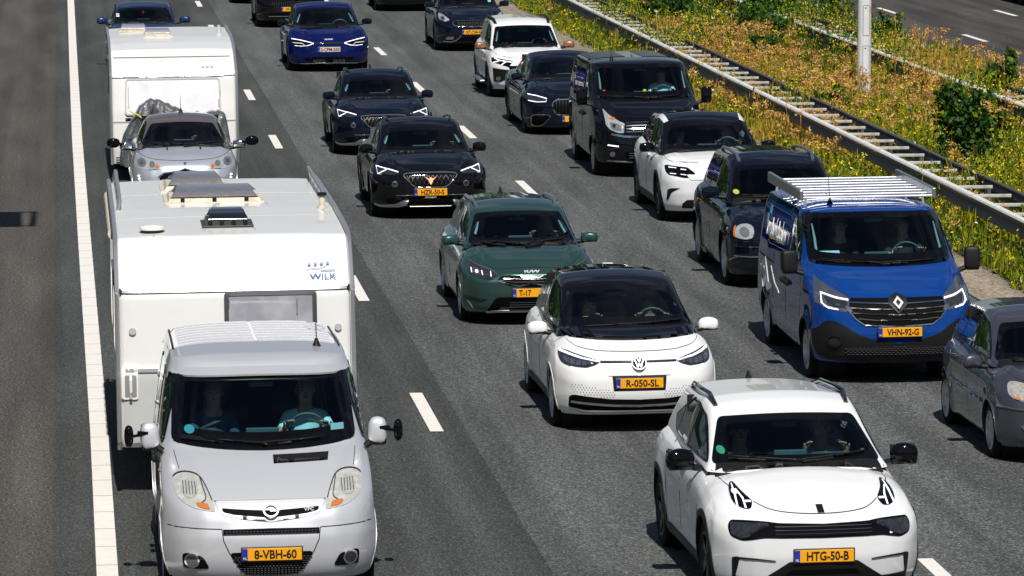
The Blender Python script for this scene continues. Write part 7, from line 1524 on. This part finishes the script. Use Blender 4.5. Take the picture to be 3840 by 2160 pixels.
# ---------------------------------------------------------------- vegetation
def leafmat(name, c, tr=.25):
    m = bpy.data.materials.new(name); m.use_nodes = True; nt = m.node_tree; b = nt.nodes['Principled BSDF']; b.inputs['Base Color'].default_value = c + (1,); b.inputs['Roughness'].default_value = .6
    b.inputs['Specular IOR Level'].default_value = .3
    t = N(nt, 'ShaderNodeBsdfTranslucent'); t.inputs[0].default_value = (c[0] * 1.1, c[1] * 1.2, c[2] * .6, 1); mi = N(nt, 'ShaderNodeMixShader'); mi.inputs[0].default_value = tr
    o = nt.nodes['Material Output']; nt.links.new(b.outputs[0], mi.inputs[1]); nt.links.new(t.outputs[0], mi.inputs[2]); nt.links.new(mi.outputs[0], o.inputs[0]); return m
LM = [leafmat('leaf_dark', (.024, .066, .012)), leafmat('leaf_mid', (.050, .130, .008)), leafmat('leaf_yellow_green', (.27, .31, .006)), leafmat('grass_olive', (.36, .29, .012)), leafmat('dry_tan', (.66, .36, .085)), leafmat('dry_brown', (.28, .13, .035)), leafmat('flower_yellow', (.86, .68, .01), .1), leafmat('flower_white', (.7, .66, .60), .1), leafmat('dry_pale', (.74, .50, .22))]
def cards(name, P, S, MI, up=.5, elong=1.6, parent=None, tilt=None):
    """many small leaf-shaped faces; P centres, S sizes, MI material index"""
    n = len(P); d = rng.normal(size=(n, 3)); 
    if tilt is not None: d = d * (1 - tilt[:, None]) + np.array([0, 0, 1.0]) * tilt[:, None] * 2.2
    d /= np.linalg.norm(d, axis=1)[:, None]; e = rng.normal(size=(n, 3)); e -= (e * d).sum(1)[:, None] * d; e /= np.linalg.norm(e, axis=1)[:, None]
    a = d * (S * (elong if tilt is None else elong * (1 + tilt * 3)) / 2)[:, None]; b = e * (S * (1 if tilt is None else (1 - tilt * .75)) / 2)[:, None]
    V = np.stack([P - a, P + b - a * .1, P + a, P - b - a * .1], 1).reshape(-1, 3)
    me = bpy.data.meshes.new(name); me.vertices.add(4 * n); me.vertices.foreach_set('co', V.astype(np.float32).ravel()); me.loops.add(4 * n); me.loops.foreach_set('vertex_index', np.arange(4 * n, dtype=np.int32))
    me.polygons.add(n); me.polygons.foreach_set('loop_start', np.arange(0, 4 * n, 4, dtype=np.int32)); me.polygons.foreach_set('loop_total', np.full(n, 4, np.int32))
    for m in LM: me.materials.append(m)
    me.polygons.foreach_set('material_index', MI.astype(np.int32)); me.update(calc_edges=True)
    o = bpy.data.objects.new(name, me); COL.objects.link(o); o.parent = parent; return o
def vnoise(x, y, s, seed):
    r = np.random.default_rng(seed); G = r.random((64, 64)); u = (x / s) % 63; v = (y / s) % 63; i = u.astype(int); j = v.astype(int); f = u - i; g = v - j; f = f * f * (3 - 2 * f); g = g * g * (3 - 2 * g)
    return (G[i, j] * (1 - f) * (1 - g) + G[i + 1, j] * f * (1 - g) + G[i, j + 1] * (1 - f) * g + G[i + 1, j + 1] * f * g)
def dens(n, y0=46, y1=150, x0=13.05, x1=20.6):
    x = rng.uniform(x0, x1, n); y = y0 * (y1 / y0) ** rng.random(n); return x, y
def dryness(x, y):
    m = np.clip((y - 76) / 14, 0, 1) * np.clip((124 - y) / 12, 0, 1)
    return .58 * vnoise(x * 1.3, y * .6, 1.3, 3) + .22 * vnoise(x, y, .45, 4) - .045 + .28 * m * (vnoise(x, y * .5, 2.2, 8) * .9 + .15) + .13 * (x > 13.6) * (x < 15.0) * (y > 72) - .10 * (x > 19.2) - .26 * np.clip((y - 112) / 10, 0, 1)
def herbs():
    n = 330000; x, y = dens(n); edge = np.clip((x - 13.05 - .22 * vnoise(x * 0, y, 1.1, 5)) / .35, 0, 1); h = (.16 + .36 * vnoise(x, y, 1.1, 1) + .20 * vnoise(x, y, .4, 2)) * (.35 + .65 * edge) * np.clip((20.9 - x) / .6, .2, 1)
    h = h * np.where((x > 13.62) & (x < 14.5), .85 + .55 * (vnoise(x, y, 2.5, 12) > .5) * (y > 66) + .75 * np.clip((y - 84) / 12, 0, 1), 1.0)
    lad = (x > 13.74) & (x < 14.42); h = np.where(lad, np.maximum(h, .40 + .22 * vnoise(x, y, .6, 15)), h); h = h * np.where((np.abs(x - 17.07) < .7) & (y > 91) & (y < 98), .55, 1)
    h = h * (1 + .55 * np.clip((y - 104) / 10, 0, 1) * (x > 14.8) + 1.1 * ((x > 17.9) & (x < 19.2)) * np.clip((y - 84) / 8, 0, 1)); keep = (edge > .05); x, y, h = x[keep], y[keep], h[keep]; n = len(x); t = rng.random(n) ** .6; z = t * h
    dry = dryness(x, y); q = rng.random(n); fl = vnoise(x, y, .8, 9)
    mi = np.where(q < .26, 0, np.where(q < .52, 1, np.where(q < .80, 2, 3)))
    far = (y > 102 + 10 * vnoise(x, y, 1.5, 14)) & (x > 14.9); mi = np.where(far & (rng.random(n) < .75) & (mi > 1), rng.integers(0, 2, n), mi)
    mi = np.where((dry > .60) & (rng.random(n) < .20 + (dry - .60) * 2.0), np.where(rng.random(n) < .5, 4, np.where(rng.random(n) < .8, 3, 5)), mi)
    top = t > .62; mi = np.where(top & (rng.random(n) < .08 + .34 * (fl > .5)) & (dry < .70), 6, mi); mi = np.where(top & (rng.random(n) < .012), 7, mi)
    S = np.where(mi == 6, rng.uniform(.014, .028, n), rng.uniform(.026, .055, n)); tl = np.where((mi == 3) | (mi == 4), .78, np.where((mi == 2) & (rng.random(n) < .5), .6, .15))
    o = cards('verge_herbs', np.stack([x, y, z + .01], 1), S, mi, tilt=tl); tag(o, 'yellow flowering weeds and grass along the guard rails', 'weeds', kind='stuff')
herbs()
def stalks():
    """dry umbels and seed heads: thin stems with a spray of tiny bits at the top"""
    n = 15000; x, y = dens(n, x0=13.35); dry = dryness(x, y); keep = rng.random(n) < np.clip((dry - .46) * 2.5, .015, 1); x, y = x[keep], y[keep]; n = len(x)
    near = (x < 14.8) | ((np.abs(x - 17.07) < .7) & (y > 91) & (y < 98)); h = rng.uniform(.45, 1.0, n) * np.where(near, .72, 1.0) * (.75 + .4 * vnoise(x, y, 1.5, 6)); lx = rng.normal(0, .06, n); ly = rng.normal(0, .06, n)
    P = []; S = []; M = []; T = []
    k = 6
    for i in range(k):
        t = (i + .5) / k; P.append(np.stack([x + lx * t, y + ly * t, h * t], 1)); S.append(h / k * .35); M.append(np.where(rng.random(n) < .6, 4, 5)); T.append(np.full(n, .97))
    for i in range(26):
        r = rng.normal(0, .055, (n, 3)); r[:, 2] = r[:, 2] * .55; P.append(np.stack([x + lx, y + ly, h], 1) + r); S.append(rng.uniform(.014, .034, n)); q = rng.random(n); M.append(np.where(q < .55, 4, np.where(q < .8, 8, 5))); T.append(np.full(n, .1))
    o = cards('dry_umbels', np.concatenate(P), np.concatenate(S), np.concatenate(M), tilt=np.concatenate(T), elong=2.2); tag(o, 'dry tan seed heads standing among the weeds', 'dry weeds', kind='stuff')
stalks()
def tall_weeds():
    n = 9000; x, y = dens(n, x0=13.3); keep = rng.random(n) < np.clip(vnoise(x, y * .7, 1.0, 31) * 2.4 - .75, .03, 1); x, y = x[keep], y[keep]; n = len(x)
    h = rng.uniform(.35, .95, n) * (.55 + .6 * vnoise(x, y, 1.6, 32)) * np.where((x < 14.7) | ((np.abs(x - 17.07) < .8) & (y > 90) & (y < 98)), .7, 1.0); lx = rng.normal(0, .05, n); ly = rng.normal(0, .05, n); P = []; S = []; M = []; T = []; k = 9
    for i in range(k):
        t = (i + .5) / k; P.append(np.stack([x + lx * t, y + ly * t, h * t], 1)); S.append(h / k * .32); M.append(np.where(rng.random(n) < .5, 1, 3)); T.append(np.full(n, .95))
        for q in range(2): P.append(np.stack([x + lx * t, y + ly * t, h * t], 1) + rng.normal(0, .035, (n, 3))); S.append(rng.uniform(.03, .06, n) * (1.25 - t)); M.append(rng.integers(0, 3, n)); T.append(np.full(n, .1))
    yl = rng.random(n) < .4
    for i in range(7): P.append(np.stack([x + lx, y + ly, h], 1) + rng.normal(0, .035, (n, 3))); S.append(rng.uniform(.014, .028, n)); M.append(np.where(yl, 6, 2)); T.append(np.full(n, .1))
    o = cards('tall_weeds', np.concatenate(P), np.concatenate(S), np.concatenate(M), tilt=np.concatenate(T), elong=2.0); tag(o, 'tall leafy green weeds with yellow tops in the central reservation', 'weeds', kind='stuff')
tall_weeds()
def shrub(x, y, w, h, label, n=1600, mix=(.5, .4, .1), name='shrub', leaf=.075, layers=True):
    r = empty(name, (x, y, 0)); tag(r, label, 'shrub', 'shrubs in the central reservation'); e = MB(); P = []; tips = []
    for k in range(9):
        a = rng.uniform(0, 6.28); rr = w * .42 * rng.random() ** .5; zt = h * rng.uniform(.6, 1.0); tp = Vector((math.cos(a) * rr, math.sin(a) * rr, zt)); e.tube([(0, 0, 0), (tp.x * .35, tp.y * .35, zt * .45), tuple(tp)], [.022, .014, .005], 5); tips.append(tp)
    e.build('stems', mat('bark_brown', (.06, .045, .03), .9), r)
    tips = np.array([t[:] for t in tips]); i = rng.integers(0, len(tips), n); t = rng.random(n) ** .6; base = tips[i] * t[:, None]; base[:, :2] = tips[i][:, :2] * (t[:, None] ** 1.3); sp = w * .17 * (1.25 - t)[:, None]; P = base + rng.normal(size=(n, 3)) * np.concatenate([sp, sp, sp * .45], 1); P[:, 2] = np.clip(P[:, 2], .03, h * 1.06)
    q = rng.random(n); MI = np.where(q < mix[0], 0, np.where(q < mix[0] + mix[1], 1, 2)); cards('crown', P, rng.uniform(leaf * .6, leaf * 1.3, n), MI, parent=r, tilt=np.full(n, .0))
SHR = [(15.8, 79.3, 1.35, 1.7, 'tall dark leafy shrub between the guard rails, behind the blue van', 3200, (.62, .32, .06)), (16.0, 105, 1.3, .95, 'dark green bush just behind the nearer guard rail, left of the lamp post', 2200, (.55, .37, .08)),
    (18.9, 91.5, 1.0, 1.5, 'narrow green sapling growing through the far guard rail', 1500, (.5, .4, .1)), (17.7, 128, 2.6, 1.5, 'wide green bush left of the lamp post at the top edge', 3200, (.45, .45, .1)), (18.6, 118.5, 2.0, 1.25, 'round green bush just left of the lamp post', 2600, (.5, .4, .1)),
    (19.9, 118, 1.4, 1.2, 'upright green bush right of the lamp post', 1800, (.5, .4, .1)), (20.3, 112, .9, 1.1, 'small dark sapling right of the lamp post against the empty road', 1000, (.6, .3, .1)), (15.6, 131, 2.4, 1.1, 'low spreading green bush at the top, beside the nearer rail', 2600, (.45, .45, .1)),
    (16.6, 139, 2.8, 1.3, 'broad leafy bush at the very top edge of the reservation', 2800, (.4, .5, .1)), (17.0, 84, 1.2, .9, 'low leafy shrub in the yellow flowers', 1300, (.55, .35, .1)), (15.3, 63.5, 1.2, 1.1, 'bramble bush over the nearer rail at the right edge', 1900, (.48, .42, .10)),
    (14.35, 59.0, 1.1, .85, 'bramble growing around the nearer rail beside the blue van', 1900, (.48, .42, .10)), (14.3, 54.5, 1.3, .8, 'dark bramble at the right edge above the gravel', 2000, (.55, .37, .08)), (19.6, 101.5, 1.1, .95, 'light green sapling by the far rail', 1000, (.3, .5, .2)),
    (17.4, 112, 2.4, 1.3, 'leafy green bush close to the left side of the lamp post', 2600, (.45, .45, .1)), (19.3, 126, 2.2, 1.5, 'tall green bush behind the lamp post at the top edge', 2600, (.45, .45, .1)), (15.9, 120, 2.2, 1.2, 'green bush over the nearer rail, upper left of the reservation', 2600, (.5, .42, .08)), (17.6, 88, 1.3, .9, 'soft green shrub left of the far rail, among the yellow flowers', 1300, (.3, .5, .2)), (15.4, 91, 1.0, .8, 'low soft green shrub right beside the nearer rail', 1100, (.35, .5, .15)), (17.2, 68.5, 1.4, 1.2, 'leafy green shrub at the right edge, below the far rail', 1700, (.4, .45, .15)), (16.4, 71.5, 1.6, 1.1, 'dark bush at the right edge below the tall shrub', 2300, (.58, .34, .08)), (18.2, 76, 1.5, 1.2, 'dark leafy shrub at the right edge by the far rail', 2000, (.58, .34, .08))]
for s in SHR: shrub(*s)
# woods and bridge added out of view to darken reflections in paint and glass
def wood(x0, y0, x1, y1, h, n, seed):
    r2 = np.random.default_rng(seed); t = r2.random(n); ln = math.hypot(x1 - x0, y1 - y0); nx, ny = -(y1 - y0) / ln, (x1 - x0) / ln; dpt = r2.normal(0, 4, n); top = h * (.75 + .35 * vnoise(t * ln, t * 0 + seed, 9.0, seed)); z = top * r2.random(n) ** .8
    P = np.stack([x0 + (x1 - x0) * t + nx * dpt, y0 + (y1 - y0) * t + ny * dpt, z], 1); o = cards('unseen_wood', P, r2.uniform(.6, 1.7, n), np.where(r2.random(n) < .7, 0, 1), elong=1.3); tag(o, 'dense dark green wood added outside the frame to darken reflections in the cars', 'wood', kind='stuff')
wood(-30, -60, -30, 330, 16, 24000, 21); wood(62, -60, 62, 400, 14, 24000, 22); wood(-80, -75, 120, -75, 17, 16000, 23); wood(-60, 420, 160, 460, 15, 16000, 24)
e = MB(); e.rbox((5, -7, 5.35), (90, 13, .9), .05); o = e.build('bridge_deck', mat('bridge_concrete', (.32, .31, .29), .8)); tag(o, kind='structure')
c_id3 = build_id3(); c_lynk = build_lynk(); c_ceed = build_ceed()
c_cup = build_formentor('hzr', 'black crossover with a copper emblem, between the caravan and the green estate', 5.85, 73.0, P_BLACK)
c_cup2 = build_formentor('cupra2', 'midnight blue crossover just behind the black one with the copper emblem', 5.93, 84.7, P_NAVY)
c_ev6 = build_ev6(); c_exp = build_explorer(); c_xc = build_xc90(); c_jog = build_jogger(); c_mer = build_merc(); c_nir = build_niro(); c_pol = build_polo(); c_ds3 = build_ds3(); c_maz = build_mazda()
c_jg = build_top('jg', 'crossover', 'black crossover with a yellow plate behind the deep blue electric one', 6.2, 124.5)
c_blue = build_trafic('blue', 'van', 'bright blue builder\'s van with a silver roof rack', 9.80, 53.2, P_BLUE)
c_tal = build_trafic('talento', 'minibus', 'black minibus with side windows between the navy saloon and the white crossover', 10.3, 79.8, P_BLACK, rear=True)
c_viv = build_vivaro()
# END CARS
det_id3(c_id3); det_lynk(c_lynk); det_ceed(c_ceed); det_formentor(c_cup, 'HZR-50-S', True); det_formentor(c_cup2, '', False); det_ev6(c_ev6); det_explorer(c_exp); det_xc90(c_xc)
det_jogger(c_jog); det_merc(c_mer); det_niro(c_nir); det_polo(c_pol); det_ds3(c_ds3); det_mazda(c_maz); det_top(c_jg, 'JG-482-H')
det_blue(c_blue); det_talento(c_tal); det_vivaro(c_viv)
build_wilk(); build_hobby(); cover()
build_top('far', 'crossover', 'dark crossover cut off by the top edge, behind the black one with yellow plate', 5.95, 136.5)
build_top('far2', 'crossover', 'dark car cut off by the top edge, left of the mesh grille crossover', 9.95, 132.0)
people()
